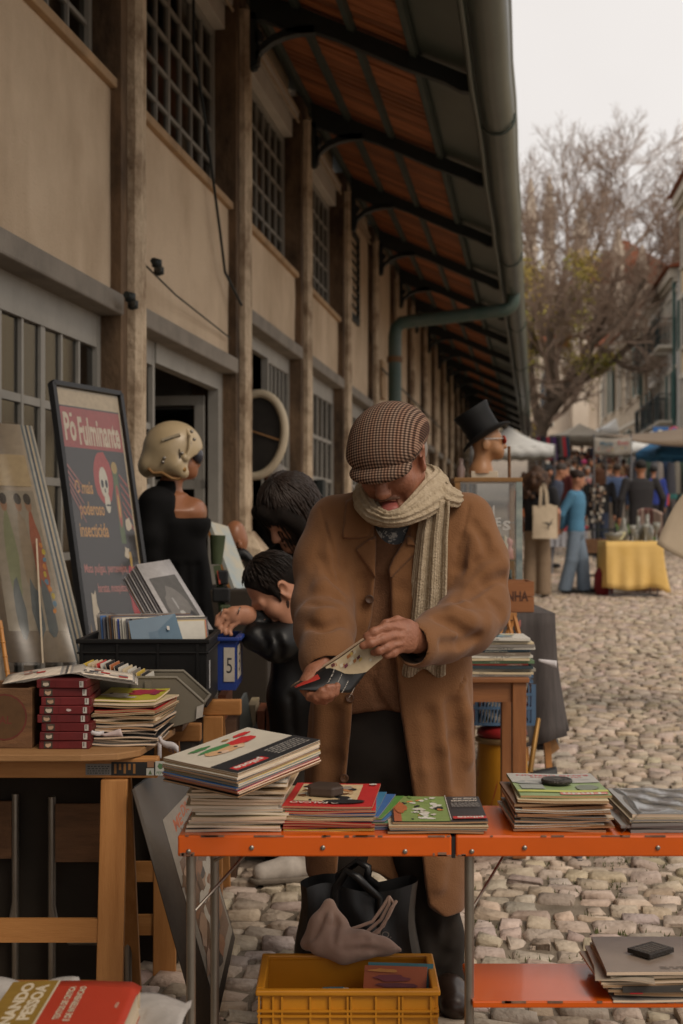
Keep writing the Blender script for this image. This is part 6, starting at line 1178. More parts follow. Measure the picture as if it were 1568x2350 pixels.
for s in (-1, 1):
    m = MB(); m.lathe([(.014, -.003), (.021, -.004), (.023, 0), (.021, .004), (.014, .003)], (0, 0, 0), 16, T=Matrix.Translation((hx + .083, hy + s * .03, hz0 + .193)) @ Matrix.Rotation(R_(80), 4, 'Y') @ Matrix.Rotation(s * .3, 4, 'X')); m.build('rim', mat('red_frame', (.35, .04, .02), rough=.3), sg)
    m = MB(); m.lathe([(0, -.001), (.015, -.001), (.015, .001), (0, .001)], (0, 0, 0), 16, T=Matrix.Translation((hx + .083, hy + s * .03, hz0 + .193)) @ Matrix.Rotation(R_(80), 4, 'Y') @ Matrix.Rotation(s * .3, 4, 'X')); m.build('lens', mat('dark_lens', (.05, .05, .06), rough=.1), sg)
    m = MB(); m.beam((hx + .075, hy + s * .055, hz0 + .2), (hx - .02, hy + s * .067, hz0 + .195), .003, .006); m.build('temple', mat('pale_temple', (.5, .45, .4), rough=.4), sg)
ht = thing('top_hat', 'black silk top hat tilted back on the display head', 'hat', (hx, hy, hz0 + .22)); felt = mat('black_felt', (.006, .006, .0062), rough=.65, var=.2, spec=.25)
TH = Matrix.Translation((hx - .005, hy, hz0 + .215)) @ Matrix.Rotation(R_(-32), 4, 'Y') @ Matrix.Scale(1.12, 4)
m = MB(); m.lathe([(.08, 0), (.078, .05), (.08, .1), (.088, .135), (.086, .14), (0, .141)], (0, 0, 0), 28, T=TH); m.build('crown', felt, ht)
m = MB(); m.grid(lambda u, v_: TH @ Vector(((.078 + .045 * v_) * math.cos(6.2832 * u), (.078 + .04 * v_) * math.sin(6.2832 * u), .03 * (v_ ** 2) * abs(math.sin(6.2832 * u)) - .012 * v_ * abs(math.cos(6.2832 * u)))), 32, 4); m.build('brim', felt, ht, solid=.004)
m = MB(); m.tube([(hx + .11, hy - .03, hz0), (hx + .108, hy - .03, hz0 + .16)], .008, 8); tag(m.build('wooden_pin', oldw), 'thin dark wooden pin standing beside the display head', 'stick')
m = MB(); m.lathe([(.02, 0), (.022, .05), (.012, .07), (.012, .1), (0, .1)], (kx0 + .04, 7.2, kz1 + .022), 10); tag(m.build('small_bottle', mat('pinkish_glass', (.2, .14, .12), rough=.2)), 'small pinkish bottle standing on the cabinet corner', 'bottle')

# ================================================================ HELMETED MANNEQUIN AND NEIGHBOURS
MYY = 7.0; s7 = F / MYY
mn = thing('mannequin', 'dress mannequin in black wearing a pilot helmet beside the hall column', 'mannequin', (P(405, 0, MYY).x, MYY, 0))
Q = lambda x, y, d=0: tuple(P(x, y, MYY + d))
v = Vol((P(320, 0, MYY).x, MYY - .3, .85), (P(500, 0, MYY).x, MYY + .3, 1.68), .006)
v.ell(Q(402, 1035), (.085, .075, .1)); v.ell(Q(432, 1070), (.05, .05, .06), k=.03); v.ell(Q(440, 1088), (.022, .025, .02), k=.03); v.cone(Q(452, 1058), Q(456, 1066), .008, .012, k=.012); v.ell(Q(449, 1076), (.01, .018, .006), k=.006); v.chain([(Q(400, 1085), .05), (Q(388, 1125), .052), (Q(390, 1150), .07)], k=.04); v.loft([(.9, P(405, 0, MYY).x, MYY, .12, .1), (1.2, P(400, 0, MYY).x, MYY, .12, .11), (1.42, P(400, 0, MYY).x, MYY, .13, .16), (1.5, P(395, 0, MYY).x, MYY, .07, .1)], k=.04); v.ell(Q(445, 1175), (.065, .12, .07), k=.04)
vol_obj('body', v, mat('mannequin_brown', (.28, .115, .055), rough=.35, var=.1), mn)
v = Vol((P(300, 0, MYY).x, MYY - .35, .1), (P(540, 0, MYY).x, MYY + .35, 1.58), .008); X_ = lambda x: P(x, 0, MYY).x
v.loft([(.12, X_(430), MYY, .24, .22), (.6, X_(425), MYY, .2, .18), (1.0, X_(415), MYY, .165, .14), (1.2, X_(408), MYY, .15, .14), (1.36, X_(398), MYY, .145, .17), (1.48, X_(380), MYY, .10, .16), (1.52, X_(372), MYY, .05, .07)], k=.03); v.ell(Q(450, 1200), (.075, .13, .075), k=.04); v.ell(Q(360, 1160, -.1), (.09, .09, .09), k=.05); v.chain([(Q(352, 1155, -.14), .065), (Q(345, 1230, -.17), .06), (Q(350, 1330, -.16), .05)], k=.03)
v.loft([(1.48, X_(388), MYY, .075, .075), (1.57, X_(390), MYY, .06, .06)], k=.03); v.raw(lambda x, y, z: np.maximum(X_(412) - x - (z - 1.37) * .05 + 0 * y, 1.385 - z), (X_(395), MYY - .3, 1.33), (X_(500), MYY + .3, 1.58), k=.01, op='s')
for px in (350, 375, 400, 430, 455): v.fold([(px, 1300), (px + 3, 1400), (px + 8, 1520)], .012, .03, 's', 0, MYY - .1)
vol_obj('dress', v, mat('black_dress', (.006, .0056, .0056), rough=.8, var=.3, scale=6, spec=.12), mn)
m = MB(); m.lathe([(.02, .03), (.02, .12)], (X_(425), MYY, 0), 10); m.lathe([(.16, 0), (.16, .015), (.03, .03)], (X_(425), MYY, 0), 20); m.build('stand', chrome, mn)
he = thing('flight_helmet', 'scuffed cream pilot helmet worn by the black mannequin', 'helmet', Q(397, 1095)); hm_ = mat('helmet_cream', (.42, .315, .18), rough=.33, col2=(.5, .39, .24), scale=5, spec=.5)
v = Vol((X_(315), MYY - .2, 1.5), (X_(480), MYY + .2, 1.9), .004)
v.ell(Q(397, 1030), (.147, .135, .138)); v.chain([(Q(345, 1070, 0), .06), (Q(375, 1078, 0), .065)], k=.05, sq=(1, 1.6, 1)); v.chain([(Q(420, 1085, -.1), .03), (Q(408, 1070, -.1), .045)], k=.05); v.chain([(Q(420, 1085, .1), .03), (Q(408, 1070, .1), .045)], k=.05)
v.ell(Q(445, 1075), (.075, .095, .08), k=.015, op='s'); v.ell(Q(395, 1110), (.075, .075, .085), k=.01, op='s'); v.ell(Q(375, 1098), (.07, .09, .04), k=.01, op='s'); v.ell(Q(470, 1052), (.04, .085, .045), k=.01, op='s')
vol_obj('shell', v, hm_, he)
m = MB(); m.tube([Q(427, 985, -.06), Q(437, 1003, -.105), Q(436, 1030, -.12), Q(428, 1050, -.125)], .011, 8); m.build('visor_track', hm_, he, smooth=True); m = MB(); m.beam(Q(372, 1012, -.125), Q(414, 998, -.118), .012, .028, up=(0, -1, .3)); m.build('visor_housing', mat('helmet_grey', (.33, .27, .18), rough=.5), he); m = MB(); m.beam(Q(378, 1011, -.137), Q(398, 1004, -.132), .004, .006); m.build('strap', blackm, he)
for px, py in ((377, 1051), (374, 1060), (418, 1040), (446, 1008), (440, 990)): m = MB(); m.lathe([(0, .004), (.008, .002), (.009, -.004)], (0, 0, 0), 8, T=Matrix.Translation(P(px, py, MYY - .135)) @ Matrix.Rotation(R_(90), 4, 'X')); m.build('stud', chrome, he)
m = MB(); m.lathe([(0, .012), (.02, .008), (.024, -.01)], (0, 0, 0), 14, T=Matrix.Translation(P(424, 1050, MYY - .125)) @ Matrix.Rotation(R_(90), 4, 'X')); m.build('ear_knob', hm_, he); m = MB(); m.lathe([(0, .012), (.016, .008), (.02, -.01)], (0, 0, 0), 14, T=Matrix.Translation(P(420, 1078, MYY - .12)) @ Matrix.Rotation(R_(90), 4, 'X')); m.build('ear_knob', mat('brass', (.25, .13, .03)), he)
m = MB(); m.tube([Q(340, 1075, -.12), Q(352, 1086, -.1), Q(372, 1085, -.12), Q(395, 1098, -.12), Q(412, 1100, -.11), Q(422, 1085, -.12)], .008, 6); m.build('edge_trim', mat('tan_leather', (.25, .13, .045), rough=.6), he); m = MB(); m.tube([Q(412, 1030, -.138), Q(413, 1050, -.137), Q(408, 1066, -.13)], .003, 5); m.build('wire', blackm, he)
m = MB(); m.ell = None; m.lathe([(0, .03), (.04, .022), (.055, 0), (.04, -.022), (0, -.03)], (0, 0, 0), 12, T=Matrix.Translation(P(453, 1042, MYY)) @ Matrix.Rotation(R_(75), 4, 'Y')); m.build('visor', mat('dark_lens', (.05, .05, .06), rough=.1), he)
# canvas painting, bald display head, green tubes
cv = thing('painted_canvas', 'pale blue and sandy painted canvas leaning beside the mannequin', 'painting', (P(530, 1345, 7.2).x, 7.2, P(530, 1345, 7.2).z))
TL, TR, BR, BL = P(482, 1196, 7.35), P(524, 1208, 7.5), P(572, 1305, 7.2), P(538, 1348, 7.05); BR = TR + BL - TL
nn = (BR - BL).cross(TL - BL).normalized(); m = MB(); m.slab([BL, BR, TR, TL], -nn * .02); m.build('canvas', mat('pale_canvas', (.30, .36, .38), rough=.7, col2=(.5, .42, .28), scale=5, sharp=(.35, .65)), cv)
m = MB(); m.slab([BL - nn * .0205, BR - nn * .0205, TR - nn * .0205, TL - nn * .0205], -nn * .015); m.build('stretcher', pineo, cv)
m = MB(); x_ = P(545, 0, 7.1).x; m.span((x_ - .22, 6.95, 0), (x_ + .16, 7.6, P(0, 1350, 7.1).z)); tag(m.build('travel_chest', mat('dark_card', (.03, .022, .015)), bevel=.01), 'dark travelling chest under the painted canvas', 'chest')
v = Vol(tuple(P(515, 1290, 7.8) - Vector((.02, .15, 0))), tuple(P(585, 1190, 7.8) + Vector((.05, .15, .05))), .006); v.ell(tuple(P(540, 1228, 7.8)), (.06, .07, .08)); v.ell(tuple(P(552, 1245, 7.8)), (.04, .05, .05), k=.03); v.ell(tuple(P(551, 1250, 7.73)), (.015, .01, .022), k=.005); v.cone(tuple(P(545, 1255, 7.8)), tuple(P(548, 1290, 7.8)), .045, .05, k=.02)
bh = thing('bald_mannequin', 'bald brown display head behind the painted canvas', 'mannequin head', tuple(P(545, 1300, 7.8))); vol_obj('head', v, mat('mannequin_brown', (.28, .115, .055)), bh)
m = MB(); m.grid(lambda u, w: P(525 + 55 * u, 1285 + 40 * w - 25 * math.sin(u * 3), 7.75 - .08 * math.sin(3.1 * w)) + Vector((0, .16 * w, 0)), 8, 6); tag(m.build('dark_jacket', blackm, solid=.02), 'dark jacket heaped below the bald display head', 'jacket')
grn = mat('army_green', (.045, .06, .025), rough=.6, var=.25)
m = MB(); m.tube([P(497, 1295, 6.8), P(499, 1255, 6.8), P(500, 1228, 6.8)], [.026, .034, .038], 12); m.build('x', grn); o = bpy.data.objects['x']; o.name = 'green_tube'; o.data.name = 'green_tube'; tag(o, 'green cardboard tube hanging in front of the mannequin', 'tube')
wb_ = thing('webbing_belt', 'green army webbing belt hung in front of the mannequin', 'belt', tuple(P(508, 1420, 6.75)))
for i, (a_, b_) in enumerate((((498, 1298), (506, 1345)), ((506, 1345), (509, 1385)), ((509, 1385), (514, 1425)))): m = MB(); m.beam(P(*a_, 6.78), P(*b_, 6.76), .035, .012, up=(0, -1, 0)); m.build('webbing', grn, wb_)
for px, py in ((512, 1325), (516, 1365), (500, 1365), (517, 1405)): m = MB(); m.box(P(px, py, 6.75), (.05, .03, .07)); m.build('pouch', blackm if px % 2 == 0 else grn, wb_, bevel=.008)
for (a_, b_) in (((500, 1310), (505, 1340)), ((508, 1390), (511, 1404))): m = MB(); m.beam(P(*a_, 6.74), P(*b_, 6.735), .008, .003, up=(0, -1, 0)); m.build('red_tab', ink((.4, .06, .03)), wb_)
# oval mirror in the doorway of the third bay
mr_ = thing('oval_mirror', 'large oval mirror in a cream frame carried in the doorway', 'mirror', tuple(P(590, 1100, 11.45)))
Tm = Matrix.Translation(P(588, 998, 11.45)) @ Matrix.Rotation(R_(-12), 4, 'Z') @ Matrix.Rotation(R_(8), 4, 'Y'); m = MB()
ring = [(Tm @ Vector((.235 * math.cos(a), 0, .335 * math.sin(a)))) for a in np.linspace(0, 2 * math.pi, 48, endpoint=False)]; m.tube(ring, .034, 10, closed=True); m.build('frame', mat('cream_frame', (.5, .42, .3), rough=.5, var=.1), mr_)
m = MB(); m.add([Tm @ Vector((.225 * math.cos(a), .012, .325 * math.sin(a))) for a in np.linspace(0, 2 * math.pi, 40, endpoint=False)], [tuple(range(40))]); m.build('backing', mat('mirror_back', (.02, .017, .014), rough=.6, var=.4), mr_); m = MB(); m.beam(Tm @ Vector((-.22, -.005, .06)), Tm @ Vector((.22, -.005, -.02)), .012, .012); m.build('hanging_wire', ply, mr_)

# ================================================================ STREET STALLS FURTHER UP
YT = 19.0; gT = gz(YT)
yt = thing('glassware_table', 'folding table of glassware under a yellow cloth in the street', 'table', (P(1455, 0, YT).x, YT + .25, gT))
ax0, ax1 = P(1397, 0, YT).x, P(1515, 0, YT).x; zt_ = gT + .74
m = MB(); m.span((ax0, YT, zt_ - .03), (ax1, YT + .55, zt_)); m.build('table_top', pineo, yt)
for y in (YT + .04, YT + .5): m = MB(); m.tube([(ax0 + .05, y, zt_ - .03), (ax0 + .02, y, gT + .02), (ax1 - .02, y, gT + .02), (ax1 - .05, y, zt_ - .03)], .012, 8); m.build('leg_frame', mat('grey_tube', (.16, .16, .17), rough=.4, metal=.5), yt)
yc_m = mat('yellow_cloth', (.66, .42, .12), rough=.9, col2=(.74, .5, .18), scale=4, bump=.3, bscale=60)
def ycl(u, v):
    per = [(ax0 - .04, YT + .58), (ax0 - .04, YT - .03), (ax1 + .03, YT - .03), (ax1 + .03, YT + .58)]; L_ = [.6, .8, .6]; d = u * 2; k = 0
    while k < 2 and d > L_[k]: d -= L_[k]; k += 1
    a, b_ = Vector(per[k]), Vector(per[k + 1]); q = a.lerp(b_, min(1, d / L_[k])); nrm = [Vector((-1, 0)), Vector((0, -1)), Vector((1, 0))][k]; q = q + nrm * (.02 * math.sin(u * 60) * v + .07 * v * v * (k == 2) + .01 * v)
    c_ = math.exp(-((u - .7) / .03) ** 2); return Vector((q.x + .05 * c_ * v, q.y - .05 * c_ * v, zt_ + .003 - v * (.635 + .06 * c_ + .02 * math.sin(u * 17))))
m = MB(); m.grid(ycl, 100, 8); m.add([(ax0 - .04, YT - .03, zt_ + .003), (ax1 + .03, YT - .03, zt_ + .003), (ax1 + .03, YT + .58, zt_ + .003), (ax0 - .04, YT + .58, zt_ + .003)], [(0, 1, 2, 3)]); tag(m.build('yellow_tablecloth', yc_m, solid=.003), 'plain yellow cloth draped over the glassware table', 'tablecloth')
gw = mat('clear_glassware', (.32, .31, .26), rough=.1, var=.2, trans=.35, spec=.6)
GP = [[(.03, 0), (.034, .02), (.04, .13), (.036, .13), (0, .02)], [(.03, 0), (.05, .05), (.045, .12), (.018, .17), (.02, .24), (.014, .24), (0, .02)], [(.03, 0), (.008, .012), (.008, .09), (.035, .13), (.038, .18), (0, .1)], [(.06, 0), (.1, .05), (.13, .1), (.125, .1), (0, .02)]]
for i, (px, k, s_) in enumerate(((1405, 3, 1.1), (1425, 0, 1.1), (1437, 1, 1.3), (1448, 2, 1.2), (1460, 0, 1.2), (1470, 1, 1.4), (1478, 2, 1.3), (1486, 1, 1.5), (1495, 0, 1.6), (1503, 2, 1.4))):
    m = MB(); m.lathe([(a * s_, b_ * s_) for a, b_ in GP[k]], (P(px, 0, YT + .2).x, YT + .1 + .12 * (i % 3), zt_ + .006), 14); tag(m.build(['glass_tumbler', 'glass_decanter', 'stemmed_glass', 'glass_bowl'][k], gw), ['clear tumbler', 'clear decanter', 'clear stemmed glass', 'wide pale glass bowl'][k] + ' standing on the yellow cloth', ['tumbler', 'decanter', 'glass', 'bowl'][k], 'glassware on the yellow cloth')
m = MB(); m.slab([P(1402, 1240, YT + .05), P(1428, 1238, YT + .05), P(1437, 1222, YT + .12), P(1408, 1226, YT + .12)], (0, .01, .01)); tag(m.build('price_board', ink((.5, .45, .25))), 'pale yellow price board propped on the glassware table', 'sign')
m = MB(); m.grid(lambda u, w: (P(1462, 0, YT + .9).x + .35 * u, YT + .85 + .1 * math.sin(3 * u), gT + .35 + .85 * math.sin(math.pi * (.18 + .64 * w)) * (1 - .25 * (u - .4) ** 2) ), 8, 12)
tag(m.build('striped_blanket', mat('striped_blanket', (.36, .27, .22), rough=.95, col2=(.14, .06, .05), scale=3, stretch=(7, .3, .3), detail=0, sharp=(.5, .56)), solid=.03), 'striped woven blanket heaped behind the glassware', 'blanket')
m = MB(); x_ = P(1480, 0, YT + .9).x; m.span((x_ - .2, YT + .78, gz(YT + 1)), (x_ + .22, YT + 1.05, gT + .45)); tag(m.build('wicker_hamper', oldw, bevel=.02), 'brown hamper carrying the striped blanket', 'hamper')
m = MB(); x_ = P(1398, 0, YT + .3).x; m.lathe([(.1, 0), (.14, .1), (.13, .3), (.08, .38), (0, .4)], (x_ - .06, YT + .35, gT), 14); tag(m.build('red_sack', mat('red_sack', (.2, .02, .025), rough=.9, var=.3)), 'dark red sack leaning at the glassware table', 'sack')
# trinket rack
xr = P(1372, 0, 20.2).x; gr_ = gz(20.2)
rk = thing('trinket_rack', 'black iron rack hung with small trinkets in the street', 'rack', (xr, 20.2, gr_))
m = MB(); m.tube([(xr, 20.2, gr_ + .03), (xr, 20.2, gr_ + 1.5)], .02, 8); [m.beam((xr - .25, 20.2, gr_ + z), (xr + .25, 20.2, gr_ + z), .04, .03) for z in (.2, .5, .85)]; [m.beam((xr + dx, 20.0, gr_ + .02), (xr + dx, 20.4, gr_ + .02), .05, .04) for dx in (-.15, .15)]; [m.beam((xr + dx, 20.2, gr_), (xr + dx, 20.2, gr_ + .9), .03, .03) for dx in (-.25, .25)]; m.build('stand', iron, rk)
tagm = MB()
for i in range(70): a = rng.uniform(0, 6.28); z = rng.uniform(.95, 1.5); r_ = .03 + .08 * rng.random(); tagm.box((xr + r_ * math.cos(a), 20.2 + r_ * math.sin(a), gr_ + z), (.035, .035, rng.uniform(.02, .06)), ink(rng.choice([(.3, .24, .18), (.12, .07, .05), (.4, .36, .3), (.12, .1, .08), (.08, .07, .06), (.2, .12, .07)])))
tag(tagm.build('trinkets', None, rk), kind='stuff')
m = MB(); m.span((xr - .26, 20.05, gr_ + .52), (xr + .24, 20.35, gr_ + .72)); tag(m.build('wooden_box', oldw), 'brown wooden box standing on the trinket rack', 'box')
# white gazebo under the canopy end
def gazebo(label, X, Y, hw, h1, h2, mt, mp_):
    g = gz(Y); t = thing('gazebo', label, 'gazebo', (X, Y, g))
    m = MB(); A = Vector((X, Y, g + h2)); c = [Vector((X + sx * hw, Y + sy * hw, g + h1)) for sx, sy in ((-1, -1), (1, -1), (1, 1), (-1, 1))]
    for i in range(4):
        a, b_ = c[i], c[(i + 1) % 4]; m.grid(lambda u, v_: a.lerp(b_, u).lerp(A, v_) - Vector((0, 0, .1 * math.sin(math.pi * v_) + .05 * math.sin(math.pi * u) * (1 - v_))), 6, 6); m.grid(lambda u, v_: a.lerp(b_, u) - Vector((0, 0, .32 * v_ + .05 * math.sin(math.pi * u) * (1 - v_) - .02 * math.sin(u * 40))), 30, 1)
    m.build('canopy', mt, t, solid=.004)
    for q in c: m = MB(); m.tube([(q.x, q.y, gz(q.y)), (q.x, q.y, g + h1)], .025, 6); m.build('pole', mp_, t)
    return t
canv = mat('white_canvas', (.6, .6, .58), rough=.8, var=.06); gtube = mat('grey_tube', (.16, .16, .17))
gazebo('white pop up gazebo at the end of the hall canopy', P(1166, 0, 40).x, 40.0, 1.15, 2.15, 2.75, canv, gtube)
gazebo('pale distant gazebo behind the clothes stall', P(1330, 0, 62).x, 62, 1.5, 2.2, 2.8, mat('beige_canvas', (.42, .37, .3), rough=.85, var=.1), gtube)
gazebo('white gazebo behind the blue parasol', P(1508, 0, 44).x, 44, 1.4, 2.2, 2.7, canv, gtube)
gazebo('small far white gazebo below the church', P(1425, 0, 72).x, 72, 1.3, 2.3, 3.1, canv, gtube)
# blue parasol
def parasol(name, label, X, Y, r, zr, ht_, mt, nrib=8, drop=.18):
    g = gz(Y); t = thing(name, label, 'parasol', (X, Y, g)); m = MB(); A = Vector((X, Y, g + zr + ht_))
    for i in range(nrib):
        a0, a1 = 2 * math.pi * i / nrib, 2 * math.pi * (i + 1) / nrib; e0, e1 = Vector((X + r * math.cos(a0), Y + r * math.sin(a0), g + zr)), Vector((X + r * math.cos(a1), Y + r * math.sin(a1), g + zr))
        m.grid(lambda u, v_: e0.lerp(e1, u).lerp(A, v_) + Vector((0, 0, .12 * math.sin(math.pi * v_) - .06 * math.sin(math.pi * u) * (1 - v_))), 5, 6); m.grid(lambda u, v_: e0.lerp(e1, u) - Vector((0, 0, drop * v_ + .06 * math.sin(math.pi * u) * (1 - v_) - .03 * abs(math.sin(u * 9)) * v_)), 8, 1)
    m.build('canopy', mt, t, solid=.004); m = MB(); m.tube([(X, Y, g), (X, Y, g + zr + ht_)], .025, 8); m.build('pole', gtube, t)
    m = MB(); [m.tube([(X, Y, g + zr + ht_ - .05), (X + r * .97 * math.cos(2 * math.pi * i / nrib), Y + r * .97 * math.sin(2 * math.pi * i / nrib), g + zr + .01)], .009, 5) for i in range(nrib)]; m.build('ribs', gtube, t); return t
parasol('market_parasol', 'blue market parasol over the clothes stall', P(1572, 0, 29).x, 29, 1.0, 2.02, .26, mat('blue_canvas', (.025, .13, .27), rough=.8, var=.15))
# brown awning on the right
AW = 26.0; aw = thing('stall_awning', 'long brown canvas awning stretched above the right hand stalls', 'awning', (P(1560, 0, AW).x, AW, gz(AW)))
m = MB(); m.grid(lambda u, v_: (P(1440, 0, AW).x + 3.2 * u, AW + 2.6 * v_, P(0, 1008, AW).z + .62 * u ** 1.2 - .22 * math.sin(math.pi * u) * (1 - .4 * v_) + .25 * v_), 16, 8); m.grid(lambda u, v_: (P(1440, 0, AW).x + 3.2 * u, AW, P(0, 1008, AW).z + .62 * u ** 1.2 - .22 * math.sin(math.pi * u) - (.02 + .28 * u) * v_), 16, 2)
m.build('canopy', mat('brown_canvas', (.17, .125, .085), rough=.85, var=.15, scale=2), aw, solid=.006)
for px, y in ((1449, AW + .02), (1449, AW + 2.5)): m = MB(); m.tube([(P(px, 0, AW).x, y, gz(y)), (P(px, 0, AW).x, y, P(0, 1006, AW).z + .02)], .02, 6); m.build('pole', gtube, aw)
m = MB(); m.tube([(P(1440, 0, AW).x + 3.15, AW + .02, gz(AW)), (P(1440, 0, AW).x + 3.15, AW + .02, P(0, 1008, AW).z + .55)], .02, 6); m.build('pole', gtube, aw)
# banner
BN = 25.9; bn = thing('stall_banner', 'grey cloth banner with faded coloured lettering hung from the awning', 'banner', (P(1405, 0, BN).x, BN, gz(BN)))
b0, b1 = P(1364, 1042, BN), P(1449, 1042, BN); hB = P(0, 1003, BN).z - b0.z
m = MB(); m.grid(lambda u, v_: b0.lerp(b1, u) + Vector((0, .03 * math.sin(u * 9), hB * v_ - .03 * math.sin(math.pi * u))), 10, 4); m.build('cloth', ink((.27, .245, .21), .9), bn, solid=.004)
q = Print(b0 + Vector((0, -.04, 0)), b1 - b0, (0, 0, hB)); q.text('Maria', .14, .5, .25, (.06, .13, .18), w=.36); q.text('Rosa', .62, .55, .24, (.3, .06, .06), w=.3); q.blobs(.05, .1, .95, .45, 9, [(.3, .08, .06), (.35, .28, .05), (.1, .15, .2)], (.02, .05)); q.build('lettering', bn)
for x in (b0.x, b1.x): m = MB(); m.tube([(x, BN + .03, gz(BN)), (x, BN + .03, b0.z + hB + .05)], .016, 6); m.build('pole', gtube, bn)
# traffic signs
sx_ = P(1548, 0, 34).x; gs = gz(34); ts = thing('traffic_sign', 'round red and blue no stopping sign on a post', 'sign', (sx_, 34, gs)); zc_ = P(0, 995, 34).z
def disc(par, nm, c, r, mt, y): m = MB(); m.lathe([(0, -.004), (r, -.004), (r, .004), (0, .004)], (0, 0, 0), 24, T=Matrix.Translation((c[0], y, c[1])) @ Matrix.Rotation(R_(90), 4, 'X')); m.build(nm, mt, par)
disc(ts, 'rim', (sx_, zc_), .17, ink((.4, .03, .03)), 34); disc(ts, 'face', (sx_, zc_), .14, ink((.03, .08, .33)), 33.99)
for s in (-1, 1): m = MB(); m.beam((sx_ - .1, 33.98, zc_ - s * .1), (sx_ + .1, 33.98, zc_ + s * .1), .01, .035); m.build('cross_bar', ink((.4, .03, .03)), ts)
m = MB(); m.tube([(sx_, 34.03, gs), (sx_, 34.03, zc_ + .2)], .03, 8); m.build('post', gtube, ts)
px_ = P(1517, 0, 34.4).x; ts = thing('traffic_sign', 'square blue parking sign beside the round sign', 'sign', (px_, 34.4, gz(34.4))); m = MB(); m.span((px_ - .19, 34.4, zc_ - .19), (px_ + .19, 34.41, zc_ + .19)); m.build('face', ink((.03, .11, .3)), ts); q = Print((px_ - .19, 34.4, zc_ - .19), (.38, 0, 0), (0, 0, .38), lift=.006); q.text('P', .3, .2, .6, WHT, w=.36, bold=.02); q.build('letter', ts); m = MB(); m.tube([(px_, 34.44, gz(34.4)), (px_, 34.44, zc_ + .2)], .03, 8); m.build('post', gtube, ts)
# clothes rail with garments
Yr = 50.0; cr_ = thing('clothes_rail', 'steel clothes rail at the end of the hall', 'rail', (P(1270, 0, Yr).x, Yr, gz(Yr))); zr_ = P(0, 999, Yr).z
m = MB(); a_, b_ = P(1232, 0, Yr).x, P(1305, 0, Yr).x; m.tube([(a_, Yr, gz(Yr)), (a_, Yr, zr_), (b_, Yr, zr_), (b_, Yr, gz(Yr))], .025, 6); m.build('frame', gtube, cr_)
for i, c in enumerate(((.16, .03, .06), (.02, .02, .025), (.03, .03, .05), (.33, .03, .04), (.05, .04, .07), (.08, .03, .12), (.02, .02, .02), (.1, .09, .08), (.4, .03, .04), (.03, .05, .08))):
    x = a_ + (b_ - a_) * (i + .5) / 10; h_ = rng.uniform(.5, .85); m = MB(); m.grid(lambda u, v_: (x + .13 * math.cos(6.28 * u) * (.5 + .5 * v_ ** .5), Yr + .05 * math.sin(6.28 * u) + .02 * math.sin(12 * u) * v_, zr_ - .05 - h_ * v_), 12, 4); tag(m.build('hanging_garment', ink(c, .9)), cname(c) + ' garment hanging on the far clothes rail', 'garment', 'garments on the clothes rail')
# second stall table left of the blue woman, with red edge and white cloth
Y2 = 23.0; w0, w1 = P(1262, 0, Y2).x, P(1345, 0, Y2).x; g2 = gz(Y2); s2 = thing('stall_table', 'stall table with white lace cloth and red edge covered in trinkets', 'table', ((w0 + w1) / 2, Y2, g2))
m = MB(); m.span((w0, Y2, g2 + .74), (w1, Y2 + 1.2, g2 + .78)); m.build('table_top', pineo, s2)
for x in (w0 + .04, w1 - .04):
    for y in (Y2 + .05, Y2 + 1.15): m = MB(); m.tube([(x, y, gz(y)), (x, y, g2 + .74)], .02, 6); m.build('leg', gtube, s2)
m = MB(); m.grid(lambda u, v_: (w0 - .02 + (w1 - w0 + .04) * u, Y2 - .03 - .02 * math.sin(u * 40) * v_, g2 + .785 - .34 * v_), 40, 2); m.build('lace_cloth', mat('lace', (.4, .4, .42), rough=.9, col2=(.15, .15, .17), scale=30), s2); m = MB(); m.span((w0 - .03, Y2 - .035, g2 + .70), (w1 + .03, Y2 - .028, g2 + .79)); m.build('red_edge', ink((.28, .03, .04)), s2)
for i in range(16): m = MB(); m.lathe([(.03, 0), (.045, .05), (.02, .1), (0, .11)], (w0 + .05 + (w1 - w0 - .1) * rng.random(), Y2 + .1 + .9 * rng.random(), g2 + .781), 8); tag(m.build('trinket', ink(rng.choice([CRM, (.4, .2, .1), (.25, .1, .06), WHT]))), 'small trinket on the red edged stall table', 'trinket', 'trinkets on the red edged table')
# hanging clothes / stall backs on the right
for i, px in enumerate(range(1462, 1640, 13)):
    y = 31.0 + .1 * (i % 3); x = P(px, 0, y).x; zt__ = P(0, 1052, 31).z - .02; c = [(.05, .05, .06), (.2, .18, .15), (.06, .1, .07), (.1, .1, .11), (.25, .22, .2), (.03, .05, .1)][i % 6]; m = MB(); m.grid(lambda u, v_: (x + .12 * math.cos(6.28 * u) * (.45 + .55 * v_ ** .5), y + .05 * math.sin(6.28 * u), zt__ - .75 * v_), 10, 4); tag(m.build('hanging_garment', ink(c, .9)), cname(c) + ' garment hanging below the blue parasol', 'garment', 'garments below the blue parasol')
cr2 = thing('clothes_rail', 'clothes rail below the blue parasol', 'rail', (P(1550, 0, 31).x, 31.1, gz(31))); m = MB(); a_, b_ = P(1455, 0, 31).x, P(1645, 0, 31).x; z_ = P(0, 1050, 31).z; m.tube([(a_, 31.1, gz(31)), (a_, 31.1, z_), (b_, 31.1, z_), (b_, 31.1, gz(31))], .02, 6); m.build('frame', gtube, cr2)
